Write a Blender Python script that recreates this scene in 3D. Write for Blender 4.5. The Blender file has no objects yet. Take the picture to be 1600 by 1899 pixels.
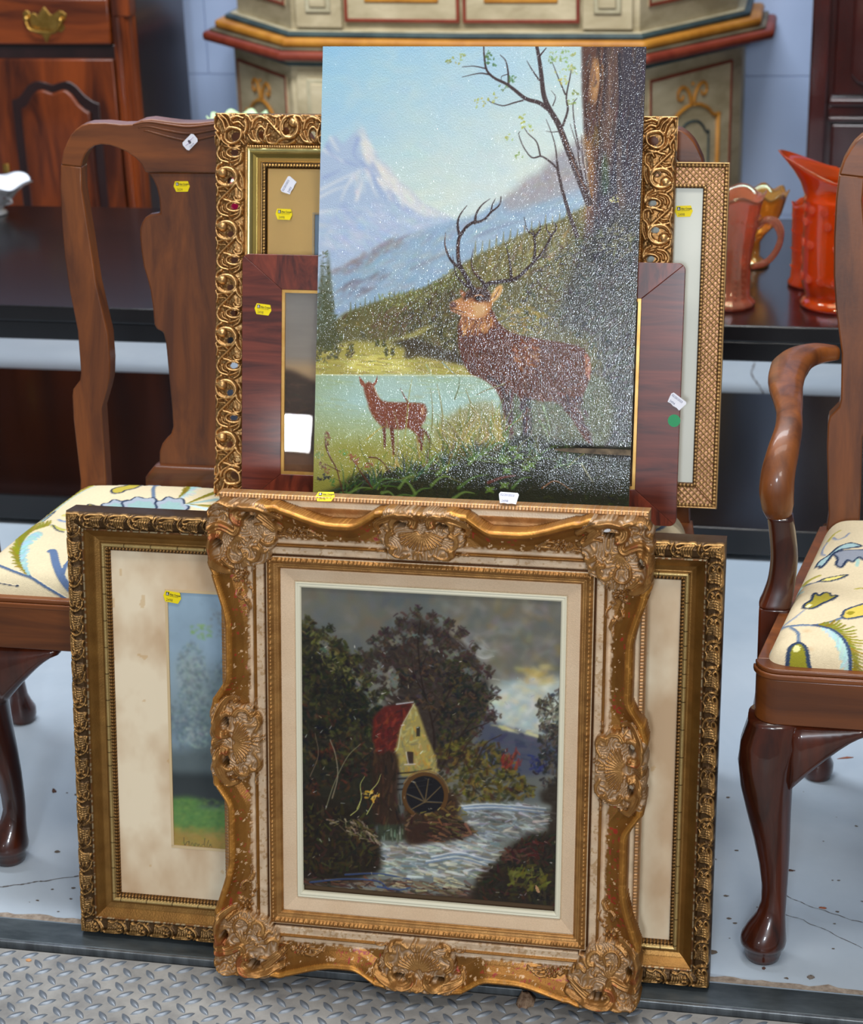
import bpy, bmesh, math, random
import numpy as np
from mathutils import Vector, Matrix, noise as mnoise

# ------------------------------------------------------------------ camera, world, lights, exposure
SC = bpy.context.scene
COL = SC.collection
rng = np.random.RandomState(7)
random.seed(7)
F_PX = 3570.0
CAM = np.array([0.0, 0.0, 1.51])

def cam_axes(yaw=11.7, pitch=22.3, roll=1.8):
    y, p, r = np.radians([yaw, pitch, roll])
    f = np.array([-np.sin(y)*np.cos(p), np.cos(y)*np.cos(p), -np.sin(p)])
    rt = np.array([np.cos(y), np.sin(y), 0.0]); up = np.cross(rt, f)
    return rt*np.cos(r) - up*np.sin(r), rt*np.sin(r) + up*np.cos(r), f
CR, CU, CF = cam_axes()
cam_d = bpy.data.cameras.new('camera'); cam_o = bpy.data.objects.new('camera', cam_d); COL.objects.link(cam_o)
m = Matrix(((CR[0], CU[0], -CF[0], CAM[0]), (CR[1], CU[1], -CF[1], CAM[1]), (CR[2], CU[2], -CF[2], CAM[2]), (0, 0, 0, 1)))
cam_o.matrix_world = m
cam_d.sensor_fit = 'HORIZONTAL'; cam_d.sensor_width = 36.0; cam_d.lens = F_PX/1600*36
cam_d.clip_start = 0.05; cam_d.clip_end = 60
cam_d.dof.use_dof = True; cam_d.dof.focus_distance = 2.42; cam_d.dof.aperture_fstop = 9.0
SC.camera = cam_o

W = bpy.data.worlds.new('world'); SC.world = W; W.use_nodes = True
bg = W.node_tree.nodes['Background']; bg.inputs[0].default_value = (0.86, 0.93, 1.0, 1); bg.inputs[1].default_value = 0.20
def area(name, loc, target, sx, sy, power, col):
    d = bpy.data.lights.new(name, 'AREA'); d.shape = 'RECTANGLE'; d.size = sx; d.size_y = sy; d.energy = power; d.color = col
    o = bpy.data.objects.new(name, d); COL.objects.link(o); o.location = loc
    o.rotation_euler = (Vector(target) - Vector(loc)).to_track_quat('-Z', 'Y').to_euler()
    return o
area('overhead_lamp_front', (-0.3, 1.2, 3.6), (-0.45, 2.2, 0), 2.4, 0.7, 46, (1.0, 0.96, 0.9))
area('overhead_lamp_back', (-1.1, 2.9, 3.5), (-0.9, 5.0, 0.6), 3.0, 0.6, 172, (0.9, 0.95, 1.0))
area('daylight_door', (-0.16, -1.95, 1.86), (-0.3, 2.4, 0.7), 0.34, 0.46, 62, (0.78, 0.89, 1.0))
area('front_fill_lamp', (0.55, -0.2, 1.95), (-0.45, 2.2, 0.3), 0.5, 0.5, 22, (1.0, 0.96, 0.9))  # unseen fill added near the camera to brighten the fronts
area('small_window', (-1.857, -1.80, 1.15), (-0.7, 2.4, 0.6), 0.12, 0.13, 5, (0.95, 0.97, 1.0))
vs = SC.view_settings
SC.display_settings.display_device = 'sRGB'
vs.view_transform = 'Standard'; vs.look = 'None'; vs.exposure = 0.0; vs.gamma = 1.0
vs.use_curve_mapping = False

# ------------------------------------------------------------------ helpers: measuring
def ray(px, py):
    d = CR*(px-800)/F_PX - CU*(py-949.5)/F_PX + CF
    return d/np.linalg.norm(d)
def on_z(px, py, z=0.0):
    d = ray(px, py); return CAM + d*((z-CAM[2])/d[2])
def on_y(px, py, y):
    d = ray(px, py); return CAM + d*((y-CAM[1])/d[1])

# ------------------------------------------------------------------ helpers: materials
def lin(c):
    c = np.asarray(c, float)
    return np.where(c <= 0.04045, c/12.92, ((c+0.055)/1.055)**2.4)
def L8(r, g, b):
    v = lin(np.array([r, g, b])/255.0); return (float(v[0]), float(v[1]), float(v[2]), 1.0)
MATS = {}
def mat(name, c1, c2=None, rough=0.5, metal=0.0, coat=0.0, scale=(8, 8, 8), kind='noise', bump=0.0, bscale=60, detail=5,
        coords='Object', trans=0.0, ior=1.45, spec=0.5, ramp=(0.35, 0.65), c3=None, dist=0.0, coat_r=0.08, iri=0.0, alpha=1.0):
    if name in MATS: return MATS[name]
    M = bpy.data.materials.new(name); M.use_nodes = True; nt = M.node_tree; N = nt.nodes; Lk = nt.links
    b = N['Principled BSDF']
    b.inputs['Roughness'].default_value = rough; b.inputs['Metallic'].default_value = metal
    b.inputs['Coat Weight'].default_value = coat; b.inputs['Coat Roughness'].default_value = coat_r
    b.inputs['Transmission Weight'].default_value = trans; b.inputs['IOR'].default_value = ior
    b.inputs['Specular IOR Level'].default_value = spec
    if iri: b.inputs['Thin Film Thickness'].default_value = iri
    tc = N.new('ShaderNodeTexCoord'); mp = N.new('ShaderNodeMapping'); mp.inputs['Scale'].default_value = scale
    Lk.new(tc.outputs[coords], mp.inputs['Vector'])
    if c2 is None: b.inputs['Base Color'].default_value = c1
    else:
        if kind == 'wave':
            t = N.new('ShaderNodeTexWave'); t.inputs['Scale'].default_value = 1.0; t.inputs['Distortion'].default_value = dist or 4.0
            t.inputs['Detail'].default_value = detail; t.inputs['Detail Scale'].default_value = 1.5; out = t.outputs['Fac']
        elif kind == 'voronoi':
            t = N.new('ShaderNodeTexVoronoi'); t.inputs['Scale'].default_value = 1.0; out = t.outputs['Distance']
        else:
            t = N.new('ShaderNodeTexNoise'); t.inputs['Scale'].default_value = 1.0; t.inputs['Detail'].default_value = detail
            t.inputs['Distortion'].default_value = dist; t.inputs['Roughness'].default_value = 0.6; out = t.outputs['Fac']
        Lk.new(mp.outputs[0], t.inputs['Vector'])
        r = N.new('ShaderNodeValToRGB'); e = r.color_ramp.elements
        e[0].position = ramp[0]; e[0].color = c1; e[1].position = ramp[1]; e[1].color = c2
        if c3 is not None:
            k = e.new(min(1.0, ramp[1]+0.12)); k.color = c3
        Lk.new(out, r.inputs[0]); Lk.new(r.outputs[0], b.inputs['Base Color'])
    if bump:
        n2 = N.new('ShaderNodeTexNoise'); n2.inputs['Scale'].default_value = bscale; n2.inputs['Detail'].default_value = 4
        Lk.new(tc.outputs['Object'], n2.inputs['Vector'])
        bp = N.new('ShaderNodeBump'); bp.inputs['Strength'].default_value = bump; bp.inputs['Distance'].default_value = 0.002
        Lk.new(n2.outputs['Fac'], bp.inputs['Height']); Lk.new(bp.outputs[0], b.inputs['Normal'])
        if coat: Lk.new(bp.outputs[0], b.inputs['Coat Normal'])
    MATS[name] = M; return M
def mat_paint(name, rough=0.5, coat=0.0, coat_r=0.2, bump=0.0, bscale=200, metal_alpha=False, spec=0.5, noise_amt=0.0, nscale=40, coat_bump=None, stretch=(1, 1, 1), metal=0.0, bdist=0.002, bdet=3):
    """colour comes from the mesh's own 'paint' attribute; its alpha is the gilding (metallic) mask"""
    if name in MATS: return MATS[name]
    M = bpy.data.materials.new(name); M.use_nodes = True; nt = M.node_tree; N = nt.nodes; Lk = nt.links
    b = N['Principled BSDF']; a = N.new('ShaderNodeAttribute'); a.attribute_name = 'paint'
    b.inputs['Roughness'].default_value = rough; b.inputs['Coat Weight'].default_value = coat
    b.inputs['Coat Roughness'].default_value = coat_r; b.inputs['Specular IOR Level'].default_value = spec
    b.inputs['Metallic'].default_value = metal
    tc = N.new('ShaderNodeTexCoord'); mp = N.new('ShaderNodeMapping'); mp.inputs['Scale'].default_value = stretch
    Lk.new(tc.outputs['Object'], mp.inputs['Vector'])
    if noise_amt:
        n1 = N.new('ShaderNodeTexNoise'); n1.inputs['Scale'].default_value = nscale; n1.inputs['Detail'].default_value = 6
        Lk.new(mp.outputs[0], n1.inputs['Vector'])
        mr = N.new('ShaderNodeMapRange'); mr.inputs['From Min'].default_value = 0.3; mr.inputs['From Max'].default_value = 0.7
        mr.inputs['To Min'].default_value = 1-noise_amt; mr.inputs['To Max'].default_value = 1+noise_amt
        Lk.new(n1.outputs['Fac'], mr.inputs['Value'])
        mx = N.new('ShaderNodeVectorMath'); mx.operation = 'SCALE'
        Lk.new(a.outputs['Color'], mx.inputs[0]); Lk.new(mr.outputs[0], mx.inputs['Scale']); Lk.new(mx.outputs[0], b.inputs['Base Color'])
    else: Lk.new(a.outputs['Color'], b.inputs['Base Color'])
    if metal_alpha: Lk.new(a.outputs['Alpha'], b.inputs['Metallic'])
    if bump:
        n2 = N.new('ShaderNodeTexNoise'); n2.inputs['Scale'].default_value = bscale; n2.inputs['Detail'].default_value = bdet
        Lk.new(mp.outputs[0], n2.inputs['Vector'])
        bp = N.new('ShaderNodeBump'); bp.inputs['Strength'].default_value = bump; bp.inputs['Distance'].default_value = bdist
        Lk.new(n2.outputs['Fac'], bp.inputs['Height']); Lk.new(bp.outputs[0], b.inputs['Normal']); Lk.new(bp.outputs[0], b.inputs['Coat Normal'])
    MATS[name] = M; return M

# ------------------------------------------------------------------ helpers: objects
def tag(o, label=None, cat=None, group=None, kind=None):
    if label: o['label'] = label
    if cat: o['category'] = cat
    if group: o['group'] = group
    if kind: o['kind'] = kind
    return o
def thing(name, label, cat, loc=(0, 0, 0), rot=(0, 0, 0), group=None):
    o = bpy.data.objects.new(name, None); COL.objects.link(o); o.location = loc; o.rotation_euler = rot
    o.empty_display_size = 0.05
    return tag(o, label, cat, group)
def link(name, me, parent=None, m=None, label=None, kind=None, loc=None, rot=None):
    o = bpy.data.objects.new(name, me); COL.objects.link(o)
    if m and not me.materials: me.materials.append(m)
    if parent: o.parent = parent
    if loc is not None: o.location = loc
    if rot is not None: o.rotation_euler = rot
    return tag(o, label, None, None, kind)
def np_mesh(name, v, q, m=None, parent=None, cols=None, smooth=True, **kw):
    """quads q (n,4) or triangles (n,3) over verts v; cols (n,4) linear"""
    v = np.asarray(v, np.float32); q = np.asarray(q, np.int32); k = q.shape[1]
    used = np.zeros(len(v), bool); used[q.ravel()] = True
    if not used.all():
        idx = np.cumsum(used)-1; q = idx[q]; v = v[used]
        if cols is not None: cols = np.asarray(cols)[used]
    me = bpy.data.meshes.new(name)
    me.vertices.add(len(v)); me.vertices.foreach_set('co', v.ravel())
    me.loops.add(q.size); me.loops.foreach_set('vertex_index', q.ravel().astype(np.int32))
    me.polygons.add(len(q)); me.polygons.foreach_set('loop_start', np.arange(0, q.size, k, dtype=np.int32))
    me.update(calc_edges=True)
    me.polygons.foreach_set('use_smooth', np.full(len(q), smooth))
    if cols is not None:
        at = me.attributes.new('paint', 'FLOAT_COLOR', 'POINT'); at.data.foreach_set('color', np.asarray(cols, np.float32).ravel())
    me.update()
    return link(name, me, parent, m, **kw)
def grid_q(nr, nc, keep=None):
    i = np.arange(nr*nc).reshape(nr, nc)
    q = np.stack([i[:-1, :-1], i[:-1, 1:], i[1:, 1:], i[1:, :-1]], -1)
    if keep is not None: return q[keep]
    return q.reshape(-1, 4)
class MB:
    """collects solids into one mesh"""
    def __init__(s): s.v = []; s.f = []
    def add(s, v, f):
        n = len(s.v); s.v += [tuple(float(k) for k in p) for p in v]; s.f += [tuple(i+n for i in g) for g in f]; return s
    def box(s, x0, x1, y0, y1, z0, z1):
        return s.add([(x0, y0, z0), (x1, y0, z0), (x1, y1, z0), (x0, y1, z0), (x0, y0, z1), (x1, y0, z1), (x1, y1, z1), (x0, y1, z1)],
                     [(0, 3, 2, 1), (4, 5, 6, 7), (0, 1, 5, 4), (1, 2, 6, 5), (2, 3, 7, 6), (3, 0, 4, 7)])
    def loft(s, rings, cap=True):
        n = len(rings[0]); v = [p for r in rings for p in r]; f = []
        for k in range(len(rings)-1):
            for i in range(n):
                j = (i+1) % n; f.append((k*n+i, k*n+j, (k+1)*n+j, (k+1)*n+i))
        if cap: f.append(tuple(range(n))[::-1]); f.append(tuple((len(rings)-1)*n+i for i in range(n)))
        return s.add(v, f)
    def tube(s, pts, r, n=8, flat=1.0, up=(0, 0, 1)):
        pts = [Vector(p) for p in pts]; R = r if hasattr(r, '__len__') else [r]*len(pts); rings = []
        for i, p in enumerate(pts):
            t = (pts[min(i+1, len(pts)-1)]-pts[max(i-1, 0)]).normalized(); u = Vector(up)
            a = t.cross(u)
            if a.length < 1e-3: a = t.cross(Vector((1, 0, 0)))
            a.normalize(); b = a.cross(t).normalized()
            rings.append([p+a*math.cos(2*math.pi*k/n)*R[i]+b*math.sin(2*math.pi*k/n)*R[i]*flat for k in range(n)])
        return s.loft(rings)
    def lathe(s, prof, n=32, c=(0, 0, 0), cap=False):
        rings = [[(c[0]+r*math.cos(2*math.pi*k/n), c[1]+r*math.sin(2*math.pi*k/n), c[2]+z) for k in range(n)] for r, z in prof]
        return s.loft(rings, cap)
    def ball(s, c, r, n=6, sq=(1, 1, 1)):
        rings = []
        for a in range(n+1):
            t = -math.pi/2+math.pi*a/n; rr = max(1e-5, math.cos(t))
            rings.append([(c[0]+sq[0]*r*rr*math.cos(2*math.pi*k/(2*n)), c[1]+sq[1]*r*rr*math.sin(2*math.pi*k/(2*n)), c[2]+sq[2]*r*math.sin(t)) for k in range(2*n)])
        return s.loft(rings, True)
    def prism(s, poly, y0, y1):
        """poly in x,z extruded along y"""
        n = len(poly); v = [(p[0], y0, p[1]) for p in poly]+[(p[0], y1, p[1]) for p in poly]
        f = [tuple(range(n)), tuple(range(2*n-1, n-1, -1))]+[(i, n+i, n+(i+1) % n, (i+1) % n) for i in range(n)]
        return s.add(v, f)
    def build(s, name, m, parent=None, smooth=False, bevel=0, seg=2, sub=0, auto=None, **kw):
        me = bpy.data.meshes.new(name); me.from_pydata(s.v, [], s.f); me.validate(); me.update()
        b = bmesh.new(); b.from_mesh(me); bmesh.ops.recalc_face_normals(b, faces=b.faces); b.to_mesh(me); b.free()
        for p in me.polygons: p.use_smooth = smooth or bool(bevel) or auto is not None
        o = link(name, me, parent, m, **kw)
        if bevel:
            k = o.modifiers.new('b', 'BEVEL'); k.width = bevel; k.segments = seg; k.limit_method = 'ANGLE'; k.angle_limit = math.radians(35)
            k.harden_normals = False
            me.set_sharp_from_angle(angle=math.radians(50))
        elif auto is not None: me.set_sharp_from_angle(angle=math.radians(auto))
        if sub: k = o.modifiers.new('s', 'SUBSURF'); k.levels = sub; k.render_levels = sub
        return o
def copy_tree(o, parent=None):
    c = o.copy(); COL.objects.link(c)
    if parent is not None: c.parent = parent
    for ch in list(o.children): copy_tree(ch, c)
    return c
def smooth_pts(pts, n=8):
    """Catmull-Rom through the points"""
    P = [np.array(p, float) for p in pts]; P = [2*P[0]-P[1]]+P+[2*P[-1]-P[-2]]; out = []
    for i in range(1, len(P)-2):
        for t in np.linspace(0, 1, n, endpoint=False):
            a, b, c, d = P[i-1:i+3]
            out.append(0.5*((2*b)+(-a+c)*t+(2*a-5*b+4*c-d)*t*t+(-a+3*b-3*c+d)*t**3))
    out.append(P[-2]); return out

# ------------------------------------------------------------------ helpers: a small painter working in numpy
def vnoise(h, w, sx, sy=None, r=rng, oct=1, per=0.5):
    """smooth noise in 0..1 with cells of sx x sy samples"""
    sy = sy or sx; out = np.zeros((h, w)); amp = 1; tot = 0
    for o in range(oct):
        gx = int(w/max(sx, 1))+3; gy = int(h/max(sy, 1))+3; g = r.rand(gy, gx)
        y = np.arange(h)/max(sy, 1)+r.rand(); x = np.arange(w)/max(sx, 1)+r.rand()
        y0 = np.minimum(y.astype(int), gy-2); x0 = np.minimum(x.astype(int), gx-2); fy = y-y0; fx = x-x0
        fy = np.clip(fy, 0, 1); fx = np.clip(fx, 0, 1); fy = fy*fy*(3-2*fy); fx = fx*fx*(3-2*fx)
        a = g[y0][:, x0]; b = g[y0][:, x0+1]; c = g[y0+1][:, x0]; d = g[y0+1][:, x0+1]
        out += amp*((a*(1-fx)+b*fx)*(1-fy[:, None])+(c*(1-fx)+d*fx)*fy[:, None]); tot += amp
        amp *= per; sx = sx/2; sy = sy/2
    return out/tot
def blur(a, k):
    if k < 1: return a
    for ax in (0, 1):
        for _ in range(2):
            c = np.cumsum(np.pad(a, [(k+1, k) if i == ax else (0, 0) for i in range(2)], mode='edge'), axis=ax)
            n = a.shape[ax]; i1 = np.arange(n)+2*k+1; i0 = np.arange(n)
            a = (np.take(c, i1, ax)-np.take(c, i0, ax))/(2*k+1)
    return a
def homog(src, dst):
    A = []
    for (x, y), (u, v) in zip(src, dst):
        A.append([x, y, 1, 0, 0, 0, -u*x, -u*y, -u]); A.append([0, 0, 0, x, y, 1, -v*x, -v*y, -v])
    return np.linalg.svd(np.array(A, float))[2][-1].reshape(3, 3)
class Cv:
    """a canvas: sRGB colours 0..1 and a paint thickness"""
    def __init__(s, h, w, quad=None, col=(128, 128, 128)):
        s.h, s.w = h, w; s.a = np.zeros((h, w, 3))+np.array(col)/255.0; s.t = np.zeros((h, w))
        s.H = homog(quad, [(0, 0), (w-1, 0), (w-1, h-1), (0, h-1)]) if quad else None
        s.k = (w/np.hypot(quad[1][0]-quad[0][0], quad[1][1]-quad[0][1])) if quad else 1.0
    def P(s, pts):
        p = np.asarray(pts, float).reshape(-1, 2)
        if s.H is None: return p
        q = np.c_[p, np.ones(len(p))] @ s.H.T
        return q[:, :2]/q[:, 2:]
    def blend(s, y0, x0, m, col, th=0.0):
        sl = (slice(y0, y0+m.shape[0]), slice(x0, x0+m.shape[1])); c = np.asarray(col, float)/255.0
        s.a[sl] = s.a[sl]*(1-m[..., None])+c*m[..., None]
        if th: s.t[sl] = np.maximum(s.t[sl]*(1-0.5*m), th*m)
    def mask(s, pts, soft=0, raw=False):
        p = np.asarray(pts, float) if raw else s.P(pts)
        pad = int(soft*2+2); x0 = int(max(0, p[:, 0].min()-pad)); x1 = int(min(s.w, p[:, 0].max()+pad+1)); y0 = int(max(0, p[:, 1].min()-pad)); y1 = int(min(s.h, p[:, 1].max()+pad+1))
        if x1 <= x0 or y1 <= y0: return None
        X, Y = np.meshgrid(np.arange(x0, x1), np.arange(y0, y1)); ins = np.zeros(X.shape, bool)
        for i in range(len(p)):
            xa, ya = p[i-1]; xb, yb = p[i]
            if ya == yb: continue
            c = ((ya > Y) != (yb > Y)) & (X < (xb-xa)*(Y-ya)/(yb-ya)+xa); ins ^= c
        return y0, x0, blur(ins.astype(float), int(round(soft)))
    def poly(s, pts, col, alpha=1.0, soft=0, tex=0.0, sm=True, th=0.0):
        if sm: pts = smooth_pts(list(pts)+[pts[0]], 6)
        r = s.mask(pts, soft)
        if r is None: return
        y0, x0, m = r
        if tex: m = m*np.clip(1-tex+2*tex*vnoise(m.shape[0], m.shape[1], 5, 3, oct=2), 0, 1)
        s.blend(y0, x0, m*alpha, col, th)
    def stroke(s, pts, w0, w1=None, col=(0, 0, 0), alpha=1.0, th=0.0, sm=True, raw=False, dense=False):
        w1 = w0 if w1 is None else w1
        p = np.asarray(pts, float) if raw else s.P(pts)
        if sm and len(p) > 2: p = np.array(smooth_pts(p, 6))
        k = 1.0 if raw else s.k
        n = len(p); r = np.linspace(w0, w1, n)*k/2; R = r.max()+1.5
        x0 = int(max(0, p[:, 0].min()-R)); x1 = int(min(s.w, p[:, 0].max()+R+2)); y0 = int(max(0, p[:, 1].min()-R)); y1 = int(min(s.h, p[:, 1].max()+R+2))
        if x1 <= x0 or y1 <= y0: return
        m = np.zeros((y1-y0, x1-x0))
        for i in range(n-1):
            a, b = p[i], p[i+1]; rr = max(r[i], r[i+1])+1.5
            xa = int(max(x0, min(a[0], b[0])-rr)); xb = int(min(x1, max(a[0], b[0])+rr+2)); ya = int(max(y0, min(a[1], b[1])-rr)); yb = int(min(y1, max(a[1], b[1])+rr+2))
            if xb <= xa or yb <= ya: continue
            X = np.arange(xa, xb)[None, :]-a[0]; Y = np.arange(ya, yb)[:, None]-a[1]; d = b-a; L = d@d+1e-9
            t = np.clip((X*d[0]+Y*d[1])/L, 0, 1); D = np.hypot(X-t*d[0], Y-t*d[1]); rad = r[i]+(r[i+1]-r[i])*t
            v = np.clip(rad+0.5-D, 0, 1)*np.clip(rad*2, 0.25, 1)
            sub = m[ya-y0:yb-y0, xa-x0:xb-x0]; np.maximum(sub, v, out=sub)
        s.blend(y0, x0, m*alpha, col, th)
    def dabs(s, n, pts, cols, ln=(4, 10), wd=(1.5, 4), ang=0, spread=0.5, alpha=0.8, th=0.0, soft=0, curve=0.0):
        """short brush dabs thrown inside a polygon"""
        r = s.mask(smooth_pts(list(pts)+[pts[0]], 5), 0)
        if r is None: return
        y0, x0, m = r; ys, xs = np.nonzero(m > 0.5)
        if len(ys) == 0: return
        idx = rng.randint(0, len(ys), n); cols = np.asarray(cols, float)
        for i in idx:
            x = xs[i]+x0; y = ys[i]+y0; a = ang+rng.normal(0, spread); l = rng.uniform(*ln)*s.k/2; w = rng.uniform(*wd)*s.k
            dx, dy = math.cos(a)*l, -math.sin(a)*l; c = cols[rng.randint(len(cols))]+rng.normal(0, 6, 3)
            q = [(x-dx, y-dy), (x+dy*curve, y+dx*curve), (x+dx, y+dy)] if curve else [(x-dx, y-dy), (x+dx, y+dy)]
            s.stroke(q, w, w*0.6, np.clip(c, 0, 255), alpha*rng.uniform(0.6, 1), th*rng.uniform(.4, 1), sm=False, raw=True)
    def grain(s, amt, sx=3, sy=3):
        s.a = np.clip(s.a*(1+amt*(vnoise(s.h, s.w, sx, sy, oct=2)-0.5)[..., None]*2), 0, 1)
    def mesh(s, name, w, h, m, parent, x0=0.0, z0=0.0, y=0.0, relief=0.0, fn=None, thick=0.0, **kw):
        """the painted sheet in the x-z plane, facing -y, lower left corner at x0,z0"""
        X, Z = np.meshgrid(x0+np.linspace(0, w, s.w), z0+np.linspace(h, 0, s.h)); Yv = y-s.t*relief
        if fn is not None: Yv = Yv+fn(X, Z)
        v = np.stack([X, Yv, Z], -1).reshape(-1, 3)
        c = np.concatenate([lin(np.clip(s.a, 0, 1)), np.zeros((s.h, s.w, 1))], -1).reshape(-1, 4)
        q = grid_q(s.h, s.w)[:, ::-1]
        return np_mesh(name, v, q, m, parent, c, **kw)

# ------------------------------------------------------------------ materials
WOOD = mat('chair_wood', L8(78, 38, 13), L8(126, 68, 24), rough=0.42, coat=0.22, scale=(26, 26, 2.6), detail=7, dist=0.6, bump=0.03, bscale=220, coat_r=0.09)
WOOD_H = mat('chair_wood_across', L8(76, 37, 12), L8(122, 65, 23), rough=0.42, coat=0.22, scale=(2.6, 26, 26), detail=7, dist=0.6, bump=0.03, bscale=220, coat_r=0.09)
WOOD_LEG = mat('chair_leg_wood', L8(38, 13, 6), L8(84, 34, 14), rough=0.28, coat=0.7, scale=(22, 22, 2.6), detail=7, dist=0.5, coat_r=0.05)
FLOORM = mat('painted_concrete', L8(158, 172, 186), L8(186, 196, 206), rough=0.42, scale=(1.6, 1.6, 1.6), detail=8, dist=0.3, bump=0.05, bscale=30)
WALLM = mat('painted_block', L8(176, 194, 228), L8(184, 202, 236), rough=0.6, scale=(2, 2, 2), bump=0.15, bscale=90)
STEEL = mat('dark_steel', L8(62, 70, 74), L8(98, 106, 110), rough=0.42, metal=0.55, scale=(9, 30, 9), detail=7, bump=0.06, bscale=90)
PLATE = mat('worn_plate', L8(122, 120, 118), L8(160, 157, 152), rough=0.55, metal=0.15, scale=(22, 22, 22), detail=8, ramp=(0.3, 0.72), bump=0.1, bscale=160)
LUGM = mat('lug_steel', L8(98, 106, 116), L8(132, 138, 146), rough=0.42, metal=0.35, scale=(40, 40, 40))

# ------------------------------------------------------------------ the setting
YE = 2.086                                                      # where the white floor ends
def slab(name, x0, x1, y0, y1, z0, z1, m, parent=None, bevel=0, kind='structure', **kw):
    return MB().box(x0, x1, y0, y1, z0, z1).build(name, m, parent, bevel=bevel, kind=kind, **kw)
fl = slab('floor', -4.2, 2.6, YE, 5.62, -0.12, 0.0, FLOORM)
# flaked paint along the front edge of the floor and hairline cracks in it
b = MB(); xs = np.arange(-2.0, 1.2, 0.012); dn = 0.006+0.012*np.abs(np.array([mnoise.noise((x*22, 0.3, 0)) for x in xs]))+0.003*rng.rand(len(xs))
for i in range(len(xs)-1):
    b.add([(xs[i], YE-0.0005, 0.0006), (xs[i+1], YE-0.0005, 0.0006), (xs[i+1], YE+dn[i+1], 0.0006), (xs[i], YE+dn[i], 0.0006)], [(0, 1, 2, 3)])
b.build('flaked_edge', mat('bare_concrete', L8(128, 112, 98), L8(168, 154, 140), rough=0.85, scale=(90, 90, 90), bump=0.3, bscale=300), fl, label='flaked strip of bare tan concrete along the floor edge')
def crack(pts, w):
    b = MB(); P = smooth_pts(pts, 10)
    P = [np.array(p)+np.array([mnoise.noise((p[0]*60, p[1]*60, 1)), mnoise.noise((p[0]*60, p[1]*60, 5))])*0.004 for p in P]
    for i in range(len(P)-1):
        d = P[i+1]-P[i]; n = np.array([-d[1], d[0]])/np.linalg.norm(d)*w*(0.4+0.8*rng.rand())
        b.add([(*(P[i]-n), .0005), (*(P[i+1]-n), .0005), (*(P[i+1]+n), .0005), (*(P[i]+n), .0005)], [(0, 1, 2, 3)])
    b.build('crack', mat('crack', L8(92, 84, 80), rough=0.9), fl)
def fp(x, y, z=0.0): return on_z(x, y, z)[:2]
crack([fp(-60, 1652), fp(40, 1640), fp(90, 1633), fp(160, 1622)], 0.0012)
crack([fp(1400, 672), fp(1394, 695), fp(1412, 722), fp(1420, 748)], 0.002)
crack([fp(1440, 1650), fp(1500, 1680), fp(1600, 1712)], 0.0006)
crack([fp(1440, 1690), fp(1530, 1725), fp(1600, 1760)], 0.0005)
# stains on the floor
b = MB()
for k in range(150):
    x = rng.uniform(-1.1, 0.12); y = rng.uniform(YE+0.02, 2.6); r = rng.uniform(0.0006, 0.0022)*(2 if rng.rand() < .08 else 1); a0 = rng.rand()*6
    n = 7; P = [(x+r*(0.6+0.8*rng.rand())*math.cos(a0+2*math.pi*i/n)*1.6, y+r*(0.6+0.8*rng.rand())*math.sin(a0+2*math.pi*i/n), 0.0005) for i in range(n)]
    b.add(P, [tuple(range(n))])
b.build('scuffs', mat('scuff', L8(96, 84, 74), rough=0.9), fl, kind='stuff')

st = slab('trim_1', -4.2, 2.6, 2.036, YE-0.001, -0.10, 0.0, STEEL, bevel=0.002, label='dark steel edge strip between white floor and tread plate')
slab('lip', -4.2, 2.6, 2.030, 2.0355, -0.1, 0.0012, mat('bright_edge', L8(128, 134, 138), L8(96, 100, 104), rough=0.35, metal=0.6, scale=(60, 8, 8)), st, bevel=0.0008, kind=None)
pl = slab('trim_2', -4.2, 2.6, 1.0, 2.024, -0.1, -0.006, PLATE, label='grey steel tread plate with raised lugs in front of the pictures')
# lugs: lens shaped, two directions in a regular lattice
def lug_mesh(ang):
    L_, w_, h_, n = 0.0125, 0.0042, 0.0022, 8; v = []; f = []
    for i in range(n+1):
        t = -1+2*i/n; w = w_*(1-t*t)+0.0002; h = h_*(1-t**4)
        for s in (-1, -0.45, 0.45, 1): v.append((t*L_, s*w, h if abs(s) < 1 else 0.0))
    for i in range(n):
        for j in range(3): a = i*4+j; f.append((a, a+4, a+5, a+1))
    R = Matrix.Rotation(ang, 4, 'Z'); me = bpy.data.meshes.new('tread_lug'); me.from_pydata([R @ Vector(p) for p in v], [], f)
    for p in me.polygons: p.use_smooth = True
    me.materials.append(LUGM); return me
LM = [lug_mesh(math.radians(-48)), lug_mesh(math.radians(38))]
def proj(p):
    d = np.asarray(p, float)-CAM; z = d @ CF; return 800+F_PX*(d @ CR)/z, 949.5-F_PX*(d @ CU)/z
far = MB(); nl = 0
for j in range(-2, 12):
    for i in range(-30, 60):
        for k in (0, 1):
            x = -0.968+0.0312*i+(0.0126 if k else 0); y = 1.966-0.0312*j-(0.015 if k else 0)
            if y > 2.016 or x > 1.0: continue
            px, py = proj((x, y, 0))
            if -15 < px < 1615 and py < 1912 and not (470 < px < 1110 and py < 1795+0.09*(px-470)) and nl < 298:
                o = link('tread_lug', LM[k], pl, loc=(x+rng.normal(0, .0003), y, -0.006)); nl += 1
            else:
                far.add([(LM[k].vertices[q].co.x+x, LM[k].vertices[q].co.y+y, LM[k].vertices[q].co.z-0.006) for q in range(len(LM[k].vertices))], [tuple(p.vertices) for p in LM[k].polygons])
far.build('further_lugs', LUGM, pl, smooth=True, kind='stuff')

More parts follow.
